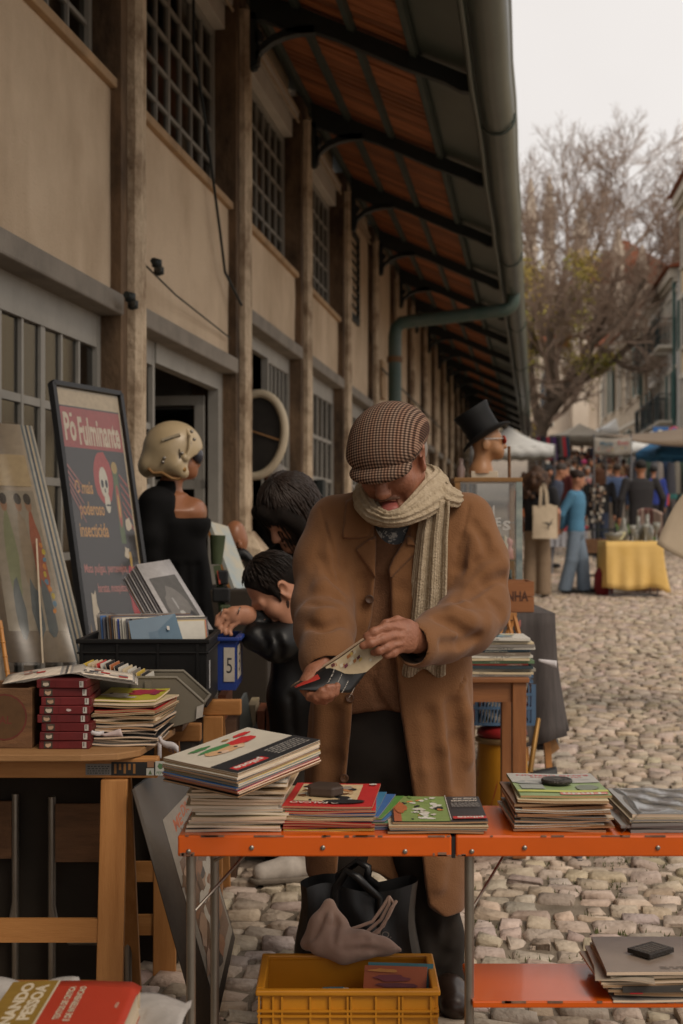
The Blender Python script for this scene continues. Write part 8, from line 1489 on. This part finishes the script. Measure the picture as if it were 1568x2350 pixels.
for k_, (s_, v0, sc_) in enumerate((('ALEXIS', .40, .055), ('UN AMOUR DE', .60, .04), ('SERIE B', .74, .04), ('LE HERISSON', .22, .03))):
    tvs, tfs, tw = text2d(s_, .02); m.add([cmf(.40 + .14 * b_ * sc_ * 10 * .18 + .16 * (a / tw) - .02 * k_ + .05, .92 - .62 * (a / tw) * .8 - (0 if k_ else 0) - (.0) + (v0 - .5) * -.0, .0026) + Vector((.022 * (k_ - 1.5), 0, -.012 * (k_ - 1.5))) for a, b_ in tvs], tfs)
m.build('cover_lettering', ink((.42, .38, .33)), cm)

# ---------------------------------------------------------------- generic figure
def figure(label, X, Y, H=1.7, rz=0, top=(.05, .05, .05), bot=(.06, .06, .07), hair=(.02, .012, .008), style='short', skin=None, h=.018, arms=None, stride=.0, lean=0, wide=1.0, bare=0, head_yaw=0, head_pit=0, group=None, z=None, coatlen=0, legw=1.0, shoe=(.03, .028, .026)):
    g = gz(Y) if z is None else z; t = thing('person', label, 'person', (X, Y, g), rz, group); s = H / 1.7; skin = skin or (skin_lt if rng.random() < .6 else skin_md); M0 = wmat(t); k = .03
    arms = arms or (((-.2, .0, 1.38), (-.25, .02, 1.1), (-.24, -.06, .84)), ((.2, .0, 1.38), (.25, .02, 1.1), (.24, -.06, .84))); L = lambda p: (p[0] * s * (wide if abs(p[0]) > .1 else 1), (p[1] - lean * max(0, p[2] - .9)) * s, p[2] * s)
    hc = L((0, -.02, 1.585)); hr = h if h > .01 else h
    bv = Vol((-.5 * s, -.6 * s, .0), (.5 * s, .5 * s, 1.78 * s), h)
    hR = Euler((head_pit, 0, head_yaw)).to_matrix(); hp = lambda p: tuple(Vector(hc) + hR @ (Vector(p) * s))
    bv.ell(hp((0, .015, .02)), (.076 * s, .095 * s, .095 * s), hR, k=.01); bv.ell(hp((0, -.03, -.05)), (.056 * s, .06 * s, .07 * s), hR, k=.03); bv.cone(hp((0, -.1, .0)), hp((0, -.115, -.035)), .01 * s, .014 * s, k=.012); bv.cone(hp((0, .02, -.06)), L((0, .01, 1.40)), .052 * s, .06 * s, k=.03)
    for sd in (-1, 1): bv.ell(hp((sd * .078, .0, -.01)), (.012 * s, .022 * s, .034 * s), hR, k=.01)
    if h < .014:
        for sd in (-1, 1): bv.ell(hp((sd * .033, -.098, .0)), (.02 * s, .014 * s, .012 * s), hR, k=.012, op='s')
        bv.ell(hp((0, -.092, -.07)), (.024 * s, .012 * s, .008 * s), hR, k=.008)
    bv.loft([(.95 * s, 0, -lean * .05 * s, .12 * s, .08 * s), (1.36 * s, 0, -lean * .45 * s, .13 * s, .08 * s)], k=.02)
    tv_ = Vol((-.5 * s, -.6 * s, .5 * s), (.5 * s, .5 * s, 1.5 * s), h)
    zb_ = (.86 - coatlen); tv_.loft([(zb_ * s, 0, 0, .165 * s * wide, .12 * s), (1.02 * s, 0, -lean * .1 * s, .155 * s * wide, .11 * s), (1.25 * s, 0, -lean * .35 * s, .175 * s * wide, .125 * s), (1.37 * s, 0, -lean * .46 * s, .165 * s * wide, .105 * s), (1.43 * s, 0, -lean * .5 * s, .08 * s, .07 * s)], p=2.3, k=.01)
    for a, b_, c in arms:
        ra, rb, rc = .062 * s, .054 * s, .044 * s; A, B, C = L(a), L(b_), L(c)
        if bare: Bm = tuple(np.array(A) * .35 + np.array(B) * .65); tv_.chain([(A, ra * 1.05), (Bm, ra)], k=k); bv.chain([(A, .045 * s), (B, .04 * s), (C, .03 * s)], k=.02)
        else: tv_.chain([(A, ra), (B, rb), (C, rc)], k=k)
        d = (np.array(C) - np.array(B)); d = d / max(np.linalg.norm(d), 1e-6); bv.chain([(tuple(np.array(C) - d * .03 * s), .03 * s), (tuple(np.array(C) + d * .07 * s), .034 * s), (tuple(np.array(C) + d * .14 * s), .022 * s)], k=.015, sq=(.8, 1, 1))
    joined('body', [(bv, M0)], skin, t, 1)
    joined('top', [(tv_, M0)], ink(top, .9), t, 1)
    lv_ = Vol((-.45 * s, -.5 * s, .03), (.45 * s, .5 * s, 1.05 * s), h); lv_.cone((0, 0, .92 * s), (0, 0, .86 * s), .13 * s, .14 * s, k=.02, sq=(1.15, .85, 1))
    for sd in (-1, 1): f = sd * stride; lv_.chain([((sd * .08 * s, 0, .84 * s), .088 * s), ((sd * .09 * s, -f * .5 - .015, .46 * s), .07 * s * legw), ((sd * .095 * s, -f + .02, .07 * s), .058 * s * legw * legw)], k=.02)
    joined('trousers', [(lv_, M0)], ink(bot, .9), t, 1)
    for sd in (-1, 1):
        f = sd * stride; v = Vol((sd * .095 * s - .08, -f - .26, -.03), (sd * .095 * s + .08, -f + .16, .14), min(h, .014)); v.chain([((sd * .095 * s, -f + .05, .045), .04), ((sd * .1 * s, -f - .14, .036), .036)], k=.02); v.raw(lambda x, y, zq: zq - .004, (-9, -9, -1), (9, 9, .02), op='s'); joined('shoe', [(v, M0)], ink(shoe, .6), t, 1)
    if style != 'bald':
        hv_ = Vol((-.2 * s, -.62 * s, 1.2 * s), (.2 * s, .4 * s, 1.8 * s), min(h, .014)); hv_.ell(hp((0, .028, .045)), (.086 * s, .1 * s, .088 * s), hR, k=.01)
        if style == 'long': hv_.loft([(1.36 * s, 0, hc[1] + .06 * s, .11 * s, .075 * s), (1.5 * s, 0, hc[1] + .05 * s, .125 * s, .095 * s), (1.64 * s, 0, hc[1] + .03 * s, .1 * s, .1 * s)], k=.03)
        if style == 'bun': hv_.ell(hp((0, .12, .06)), (.045 * s, .04 * s, .045 * s), k=.02)
        if style == 'hat': hv_.ell(hp((0, .01, .075)), (.1 * s, .11 * s, .06 * s), hR, k=.02)
        hv_.ell(hp((0, -.1, -.03)), (.085 * s, .085 * s, .085 * s), hR, k=.015, op='s'); joined('hair', [(hv_, M0)], ink(hair, .7), t, 1)
    return t
X_at = lambda px, Y: P(px, 0, Y).x
# woman with tote, back turned
wt = figure('woman with curly brown hair in black top and beige trousers carrying a tote', X_at(1233, 19), 19.0, 1.74, R_(160), (.014, .014, .016), (.22, .155, .10), (.05, .024, .012), 'long', skin_lt, .012, arms=(((-.19, .0, 1.38), (-.25, -.02, 1.1), (-.22, -.16, .9)), ((.19, .0, 1.38), (.24, .0, 1.12), (.2, -.14, .92))), bare=1, legw=1.28, wide=1.05, shoe=(.1, .08, .06), lean=.02)
vq = Vol((X_at(1190, 19), 18.6, gz(19) + 1.3), (X_at(1280, 19), 19.3, gz(19) + 1.82), .012); c0 = P(1231, 1108, 19.0); vq.ell(tuple(c0 + Vector((0, .0, .03))), (.17, .15, .16), k=.02)
for i in range(70): a = rng.uniform(0, 6.28); b_ = rng.uniform(-1, 1); r_ = rng.uniform(.12, .17); vq.ell(tuple(c0 + Vector((r_ * math.cos(a), r_ * .85 * math.sin(a), -.05 + .17 * b_))), (.035, .035, .045), k=.015)
joined('curls', [(vq, None)], mat('curly_brown', (.03, .013, .007), rough=.7, col2=(.12, .06, .028), scale=14, sharp=(.4, .7)), wt, 1)
tb = thing('tote_bag', 'cream cotton tote bag printed with a flying swallow', 'bag', tuple(P(1250, 1230, 18.75))); cot2 = mat('cream_cotton', (.48, .39, .28), rough=.95, var=.1, scale=8)
m = MB(); m.grid(lambda u, w: P(1222 + 58 * u + (4 - 8 * u) * (1 - w), 1160 + 76 * w + 4 * math.sin(u * 7) * (1 - w), 18.72 - .05 * math.sin(math.pi * u) * w), 10, 8); m.grid(lambda u, w: P(1280 - 58 * u, 1160 + 76 * w, 18.82 + .03 * math.sin(math.pi * u) * w), 10, 8); m.grid(lambda u, w: P(1222 + 58 * u, 1236, 18.72 + .1 * w), 4, 1); m.build('bag_body', cot2, tb)
for dx, Y in ((0, 18.72), (4, 18.8)): m = MB(); m.tube([P(1238 + dx, 1164, Y), P(1241 + dx, 1120, Y - .02), P(1246 + dx, 1108, Y + .05), P(1252 + dx, 1130, Y), P(1254 + dx, 1164, Y)], .012, 6); m.build('strap', cot2, tb, smooth=True)
q = Print(P(1240, 1222, 18.66), P(1272, 1222, 18.66) - P(1240, 1222, 18.66), P(1240, 1185, 18.66) - P(1240, 1222, 18.66), lift=.012); q.poly([(.1, .62), (.5, .5), (.62, .56), (.55, .62)], BLK); q.poly([(.5, .5), (.95, .6), (.62, .42)], BLK); q.poly([(.5, .5), (.62, .42), (.6, .05)], BLK); q.poly([(.6, .5), (.98, .95), (.72, .5)], BLK); q.build('swallow_print', tb)
# woman in blue
figure('woman in a blue sweatshirt and wide jeans with hands clasped behind', X_at(1322, 19.6), 19.6, 1.68, R_(68), (.07, .19, .30), (.17, .22, .28), (.022, .012, .008), 'bun', skin_lt, .0115, arms=(((-.19, .03, 1.37), (-.23, .16, 1.1), (-.06, .2, .93)), ((.19, .03, 1.37), (.23, .16, 1.1), (.06, .2, .93))), stride=.11, head_pit=.35, lean=.03, legw=1.3, wide=1.02)
# other people told apart
figure('man in a long charcoal coat walking away up the street', X_at(1471, 24), 24, 1.84, R_(184), (.026, .024, .025), (.04, .045, .06), (.012, .009, .008), 'short', skin_md, .014, arms=(((-.2, 0, 1.38), (-.29, .02, 1.12), (-.3, -.1, .9)), ((.2, 0, 1.38), (.27, .02, 1.1), (.28, -.02, .84))), stride=.1, coatlen=.16, wide=1.18)
figure('man in a teal jacket with red lining walking down the street', X_at(1535, 33.5), 33.5, 1.8, 0, (.03, .11, .105), (.075, .065, .065), (.03, .018, .012), 'short', skin_lt, .018, stride=.12, wide=1.2)
m = MB(); Yj = 33.3; m.slab([P(1524, 1085, Yj), P(1545, 1085, Yj), P(1538, 1105, Yj - .08), P(1536, 1160, Yj - .1), P(1531, 1160, Yj - .1), P(1530, 1105, Yj - .08)], (0, .05, 0)); m.build('jacket_lining', ink((.45, .05, .035)), bpy.data.objects[[o.name for o in bpy.data.objects if o.get('label', '').startswith('man in a teal')][0]])
figure('person in a blue denim jacket and pale trousers walking away', X_at(1416, 32), 32, 1.75, R_(180), (.06, .09, .17), (.32, .27, .22), (.03, .02, .014), 'short', None, .018, stride=.12)
figure('brown haired person in a black jacket with a white badge', X_at(1376, 27), 27, 1.7, R_(165), (.016, .016, .018), (.03, .04, .07), (.10, .04, .018), 'long', None, .016, stride=.08, wide=1.15)
figure('man in a grey shirt bending over the trinket stall', X_at(1263, 24.5), 24.5, 1.78, R_(75), (.045, .055, .085), (.05, .05, .06), (.05, .04, .035), 'short', skin_lt, .016, lean=.25, head_pit=.4)
figure('small person in orange beside the far hall wall', X_at(1200, 26), 26, 1.55, R_(180), (.3, .1, .04), (.05, .05, .06), (.015, .01, .008), 'short', None, .02)
figure('person in black with a backpack standing near the tents', X_at(1292, 34), 34, 1.75, R_(190), (.018, .018, .02), (.02, .02, .022), (.02, .015, .01), 'short', None, .02, wide=1.2)
figure('woman in a pale coat standing under the tree', X_at(1290, 46), 46, 1.68, R_(20), (.33, .25, .19), (.05, .05, .06), (.1, .04, .02), 'long', None, .022)
figure('person in a bright blue anorak behind the charcoal coat', X_at(1500, 31), 31, 1.72, R_(170), (.03, .05, .25), (.03, .03, .04), (.015, .012, .01), 'short', None, .02)
figure('person in a pink hat and blue jacket in the far crowd', X_at(1341, 47), 47, 1.66, R_(185), (.06, .08, .28), (.04, .04, .06), (.5, .05, .16), 'hat', None, .022)
figure('person in a lime green top in the far crowd', X_at(1366, 50), 50, 1.7, R_(10), (.36, .48, .16), (.05, .05, .06), (.03, .02, .015), 'short', None, .022)
figure('person in a grey parka behind the charcoal coat', X_at(1490, 36), 36, 1.7, R_(185), (.22, .2, .18), (.04, .04, .05), (.012, .01, .009), 'short', None, .02, wide=1.15)
figure('person with a dark backpack and white collar walking away', X_at(1398, 33), 33.5, 1.74, R_(178), (.03, .035, .035), (.05, .06, .09), (.05, .03, .02), 'short', None, .02, wide=1.2)
cols = [(.02, .02, .022), (.03, .03, .045), (.1, .06, .05), (.06, .07, .05), (.25, .2, .16), (.05, .05, .055), (.12, .03, .03), (.04, .06, .1), (.2, .18, .17), (.015, .015, .018), (.3, .13, .12), (.1, .12, .14)]
cn = ['black', 'navy', 'brown', 'olive', 'beige', 'charcoal', 'dark red', 'denim blue', 'pale grey', 'jet black', 'dusty pink', 'slate']
rc = random.Random(23); spots = [(1262, 37), (1275, 42), (1283, 39), (1302, 41), (1310, 37), (1318, 44), (1330, 40), (1338, 56), (1348, 38), (1356, 43), (1365, 37), (1372, 41), (1380, 45), (1388, 39), (1400, 42), (1408, 48), (1424, 40), (1430, 44), (1440, 39), (1452, 43), (1446, 35), (1460, 48), (1480, 42), (1512, 39), (1522, 43), (1548, 41), (1560, 37), (1295, 52), (1312, 57), (1325, 60), (1350, 62), (1372, 58), (1392, 56), (1283, 60), (1405, 64), (1268, 55), (1336, 66), (1360, 69), (1308, 66), (1555, 46), (1388, 68), (1565, 34), (1300, 33)]
for i, (px, Y) in enumerate(spots):
    c = i % len(cols); bi, hi = rc.randrange(4), rc.randrange(4); figure('person in %s top and %s trousers with %s hair in the far crowd' % (cn[c], ['black', 'blue', 'grey', 'dark'][bi], ['dark', 'brown', 'light brown', 'grey'][hi]), X_at(px, Y), Y, rc.uniform(1.6, 1.82), rc.choice([0, 180, 180, 160, 20, 90, 200, -90]) * math.pi / 180 + rc.gauss(0, .2), cols[c], [(.03, .03, .04), (.05, .06, .09), (.1, .09, .08), (.02, .02, .02)][bi], [(.015, .01, .008), (.04, .02, .012), (.1, .05, .02), (.2, .18, .16)][hi], rc.choice(['short', 'short', 'long']), None, .028, stride=rc.uniform(0, .12), wide=rc.uniform(1, 1.18), group='far crowd of shoppers')
# ---------------------------------------------------------------- shoppers beside the man
# woman leaning over the boxes: dark wavy bob, black jacket
wm_ = thing('person', 'woman with a dark wavy bob and black jacket leaning over the boxes', 'person', (X_at(700, 5.9), 5.95, gz(5.9)))
def face_frame(c, yaw_, pit_, s_, rol_=0):
    F_ = Vector((-math.sin(yaw_) * math.cos(pit_), -math.cos(yaw_) * math.cos(pit_), -math.sin(pit_))); U_2 = Vector((-math.sin(yaw_) * math.sin(pit_), -math.cos(yaw_) * math.sin(pit_), math.cos(pit_))); R_2 = F_.cross(U_2); R_3, U_3 = R_2 * math.cos(rol_) - U_2 * math.sin(rol_), U_2 * math.cos(rol_) + R_2 * math.sin(rol_); return hframe(c, R_3, F_, U_3, s_)
c0 = P(662, 1180, 5.85); WM = face_frame(c0, R_(52), R_(42), 1.02, R_(-6)); cw = Vol(q3(590, 1500, 5.9), q3(780, 1230, 6.3), .012); cw.V[:] = 1; 
cw = Vol((c0.x - .15, 5.7, .9), (c0.x + .35, 6.25, 1.4), .012); cw.chain([(tuple(WM @ Vector((0, -.05, -.1))), .05), (q3(705, 1265, 5.95), .07), (q3(725, 1420, 6.0), .12)], k=.03)
joined('body', [(head_vol(.004), WM), (cw, None)], skin_lt, wm_)
hv_ = Vol((-.17, -.19, -.22), (.17, .14, .17), .005); hv_.ell((0, -.02, .045), (.098, .115, .1), k=.02); hv_.ell((0, -.06, -.03), (.105, .085, .12), k=.04)
rw = random.Random(4)
for i in range(60):
    a = rw.uniform(-2.6, 2.6); z0 = rw.uniform(-.15, .03); r_ = .1 * (1 if z0 > -.1 else .9); x, y = r_ * math.sin(a), -.03 - r_ * 1.05 * math.cos(a) * 1.0
    if y > .045 and z0 < .05: continue
    hv_.chain([((x, y, z0 + .03), .008), ((x * 1.06, y * 1.06 + .008 * math.sin(i), z0 - .005), .011), ((x * 1.0, y * 1.02, z0 - .045), .006)], k=.015)
for s in (-1, 1): hv_.chain([((s * .07, .07, .07), .03), ((s * .098, .045, .0), .03), ((s * .1, .05, -.07), .024), ((s * .09, .06, -.11), .012)], k=.02)
hv_.chain([((.0, .09, .09), .03), ((-.05, .095, .06), .025)], k=.02); hv_.ell((0, .1, -.05), (.055, .07, .085), k=.015, op='s'); framed('hair', hv_, WM, hair_dk, wm_, 1)
m = MB(); lockm = mat('hair_lock', (.008, .005, .0035), rough=.55, col2=(.03, .017, .011), scale=9, spec=.3)
for i in range(620):
    a = rw.uniform(-2.75, 2.75); st_ = rw.uniform(.0, .35); ph_ = rw.uniform(0, 6); pts = []
    if abs(a) < .55 and rw.random() < .8: continue
    for k_ in range(9):
        th = st_ + (2.6 - st_) * k_ / 8 * rw.uniform(.97, 1.03); r_ = 1.05 + .06 * math.sin(k_ * 1.4 + ph_) + .03 * (k_ / 8)
        z_ = .045 + .108 * r_ * math.cos(th) - (.07 * max(0, th - 1.5)); rad = math.sin(min(th, 1.75)); pts.append(WM @ Vector((.105 * r_ * rad * math.sin(a), -.03 + .118 * r_ * rad * math.cos(a), z_)))
    m.tube(pts, [.003, .0045, .005, .005, .005, .0045, .004, .003, .001], 4)
m.build('locks', lockm, wm_, smooth=True)
jk = mat('black_jacket', (.0055, .0052, .0052), rough=.75, var=.3, scale=8, spec=.15)
v = Vol((X_at(585, 5.9), 5.65, .55), (X_at(790, 5.9), 6.35, 1.36), .01); v.chain([(q3(690, 1270, 6.0), .10), (q3(715, 1360, 6.05), .17), (q3(725, 1480, 6.08), .18), (q3(730, 1600, 6.08), .17)], k=.05, sq=(1, .8, 1)); v.chain([(q3(650, 1300, 5.95), .085), (q3(640, 1380, 5.85), .065)], k=.04); v.chain([(q3(640, 1290, 5.92), .07), (q3(690, 1250, 5.95), .05)], k=.03)
for pts in ([(640, 1270), (660, 1330), (670, 1400)], [(690, 1280), (685, 1350), (690, 1420)]): v.fold(pts, .012, .03, 's', .003, 5.85)
vol_obj('jacket', v, jk, wm_); m = MB(); m.beam(P(682, 1240, 5.84), P(684, 1278, 5.82), .006, .003, up=(0, -1, 0)); m.build('yellow_lanyard', ink((.45, .28, .02)), wm_)
v = Vol((X_at(700, 5.9) - .1, 5.85, .02), (X_at(930, 6), 6.3, .75), .012); g6 = gz(6); v.chain([(q3(740, 1600, 6.08), .14), (q3(800, 1800, 6.08), .1), (q3(860, 1930, 6.05), .075), (q3(895, 1985, 6.05), .07)], k=.03); v.chain([(q3(720, 1600, 6.1), .13), (q3(745, 1850, 6.12), .085), (q3(770, 1960, 6.12), .07)], k=.03); vol_obj('jeans', v, mat('pale_denim', (.09, .115, .14), rough=.9, var=.25, scale=5), wm_)
def sneaker(par, c, ang, L_=.27, m1=(.42, .37, .32), m2=(.16, .13, .10)):
    T = Matrix.Translation(c) @ Matrix.Rotation(ang, 4, 'Z'); v = Vol((-.08, -.2, -.01), (.08, .14, .16), .005); v.chain([((0, .07, .05), .042), ((0, -.02, .05), .044), ((0, -.12, .038), .036)], k=.02); v.cone((0, .06, .07), (0, .05, .115), .042, .045, k=.02); v.raw(lambda x, y, z: z - .016, (-1, -1, -1), (1, 1, .04), op='s'); joined('sneaker', [(v, T)], ink(m1, .8), par, 1); v = Vol((-.08, -.2, -.03), (.08, .15, .05), .005); v.chain([((0, .075, .02), .047), ((0, -.02, .02), .049), ((0, -.13, .02), .04)], k=.01); v.raw(lambda x, y, z: np.maximum(z - .022, -z), (-1, -1, -1), (1, 1, 1), op='i'); joined('sole', [(v, T)], ink(m2, .8), par, 1)
sneaker(wm_, (X_at(890, 6.0), 6.0, gz(6) + .002), R_(25)); sneaker(wm_, (X_at(775, 6.1), 6.1, gz(6.1) + .002), R_(10))
# stooping man: dark cropped hair, black leather jacket, reaching into the blue crate
sm = thing('person', 'man with cropped dark hair and black leather jacket stooping over the blue crate', 'person', (X_at(690, 5.3), 5.4, gz(5.3)))
c0 = P(634, 1352, 5.25); SM = face_frame(c0, R_(72), R_(46), 1.06, R_(4))
cw = Vol((c0.x - .12, 5.05, .8), (c0.x + .3, 5.6, 1.42), .012); cw.chain([(tuple(SM @ Vector((0, -.05, -.08))), .058), (q3(705, 1350, 5.35), .075), (q3(740, 1380, 5.4), .1)], k=.03); cw.chain([(q3(565, 1455, 5.22), .03), (q3(610, 1452, 5.25), .036), (q3(660, 1450, 5.3), .04)], k=.02)
# hand reaching over the crates
rhv = Vol(tuple(P(480, 1480, 5.12)), tuple(P(600, 1380, 5.12) + Vector((0, .22, 0))), .0035); rhv.chain([(q3(590, 1412, 5.24), .03), (q3(562, 1412, 5.2), .032), (q3(538, 1412, 5.185), .034)], k=.02, sq=(1, .7, 1))
for pts in ([(540, 1404), (516, 1402), (500, 1416), (497, 1434)], [(538, 1412), (514, 1416), (504, 1432), (506, 1450)], [(540, 1420), (522, 1428), (514, 1442), (518, 1454)], [(546, 1428), (532, 1438), (526, 1448), (530, 1456)], [(552, 1402), (534, 1412), (522, 1420)]): n_p = len(pts); rhv.chain([(q3(x, y, 5.18 - .004 * i), .0098 - .0015 * i / n_p) for i, (x, y) in enumerate(pts)], k=.003)
joined('body', [(head_vol(.004), SM), (cw, None), (rhv, None)], skin_lt, sm)
for px, py in ((509, 1404), (549, 1401)): m = MB(); m.tube([P(px, py, 5.165) + Vector((.004 * math.cos(a), .012 * math.sin(a), .012 * math.cos(a))) for a in np.linspace(0, 6.28, 12, endpoint=False)], .0022, 5, closed=True); m.build('ring', chrome, sm)
hv_ = Vol((-.12, -.16, -.13), (.12, .12, .16), .005); hv_.ell((0, -.016, .037), (.081, .102, .094), k=.01); hv_.ell((0, -.07, -.03), (.064, .045, .06), k=.03)
for s in (-1, 1): hv_.chain([((s * .074, .02, .03), .012), ((s * .075, .022, -.005), .008), ((s * .07, .03, -.03), .005)], k=.01)
hv_.ell((0, .118, -.005), (.1, .085, .1), k=.012, op='s'); framed('hair', hv_, SM, hair_dk, sm, 1); m = MB()
for i in range(520):
    a = rw.uniform(-2.9, 2.9); th = rw.uniform(.05, 1.5); p0 = [Vector((.082 * r_ * math.sin(t_) * math.sin(a), -.014 + .103 * r_ * math.sin(t_) * math.cos(a), .037 + .095 * r_ * math.cos(t_))) for t_, r_ in ((th, 1.0), (th + .13, 1.035), (th + .28, 1.03))]
    if p0[2].y > .045 and p0[2].z < .09 or p0[2].z < -.01 and p0[2].y > -.02: continue
    m.tube([SM @ q for q in p0], [.0022, .0022, .0008], 3)
m.build('short_locks', lockm, sm, smooth=True)
bd_ = Vol((-.09, -.02, -.14), (.09, .13, -.03), .004); bd_.chain([((-.062, .012, -.05), .012), ((-.045, .055, -.098), .016), ((0, .078, -.108), .018), ((.045, .055, -.098), .016), ((.062, .012, -.05), .012)], k=.015); bd_.chain([((-.028, .093, -.064), .005), ((0, .102, -.058), .006), ((.028, .093, -.064), .005)], k=.006); framed('beard', bd_, SM, mat('stubble', (.035, .017, .011), rough=.9, var=.4, scale=70), sm, 1)
lea = mat('black_leather', (.0055, .0052, .0052), rough=.42, var=.3, scale=9, spec=.3)
v = Vol((X_at(550, 5.2), 5.0, .35), (X_at(830, 5.4), 5.75, 1.32), .009); v.chain([(q3(720, 1380, 5.42), .12), (q3(745, 1480, 5.45), .18), (q3(740, 1600, 5.45), .17), (q3(730, 1700, 5.45), .15)], k=.05); v.chain([(q3(690, 1440, 5.3), .09), (q3(640, 1478, 5.2), .066), (q3(585, 1462, 5.2), .052)], k=.03); v.chain([(q3(700, 1400, 5.35), .08), (q3(640, 1432, 5.3), .055), (q3(592, 1412, 5.25), .046)], k=.02); v.chain([(q3(660, 1500, 5.35), .06), (q3(665, 1600, 5.36), .08), (q3(680, 1700, 5.4), .1)], k=.04); v.cone(q3(672, 1385, 5.33), q3(720, 1340, 5.42), .05, .07, k=.03)
for pts in ([(600, 1450), (612, 1475), (608, 1500)], [(630, 1455), (645, 1490), (640, 1520)], [(655, 1520), (668, 1600), (672, 1680)]): v.fold(pts, .008, .02, 's', .002, 5.15)
vol_obj('jacket', v, lea, sm)
v = Vol((X_at(580, 5.3), 5.15, .03), (X_at(820, 5.4), 5.75, .62), .012); v.chain([(q3(720, 1660, 5.45), .15), (q3(680, 1800, 5.38), .085), (q3(672, 1990, 5.4), .062)], k=.03); v.chain([(q3(750, 1660, 5.5), .14), (q3(735, 1820, 5.5), .085), (q3(680, 1900, 5.55), .075), (q3(640, 1980, 5.6), .06)], k=.03); vol_obj('trousers', v, corduroy, sm)
sneaker(sm, (X_at(672, 5.25), 5.28, gz(5.3) + .002), R_(-70)); sneaker(sm, (X_at(630, 5.7), 5.72, gz(5.7) + .002), R_(-75)); 
# man carrying the oval mirror
figure('grey haired man in a dark suit standing behind the oval mirror', X_at(627, 11.75), 11.75, 1.70, R_(110), (.012, .012, .014), (.02, .02, .022), (.2, .18, .16), 'short', skin_old, .012, head_pit=.1, wide=1.1)
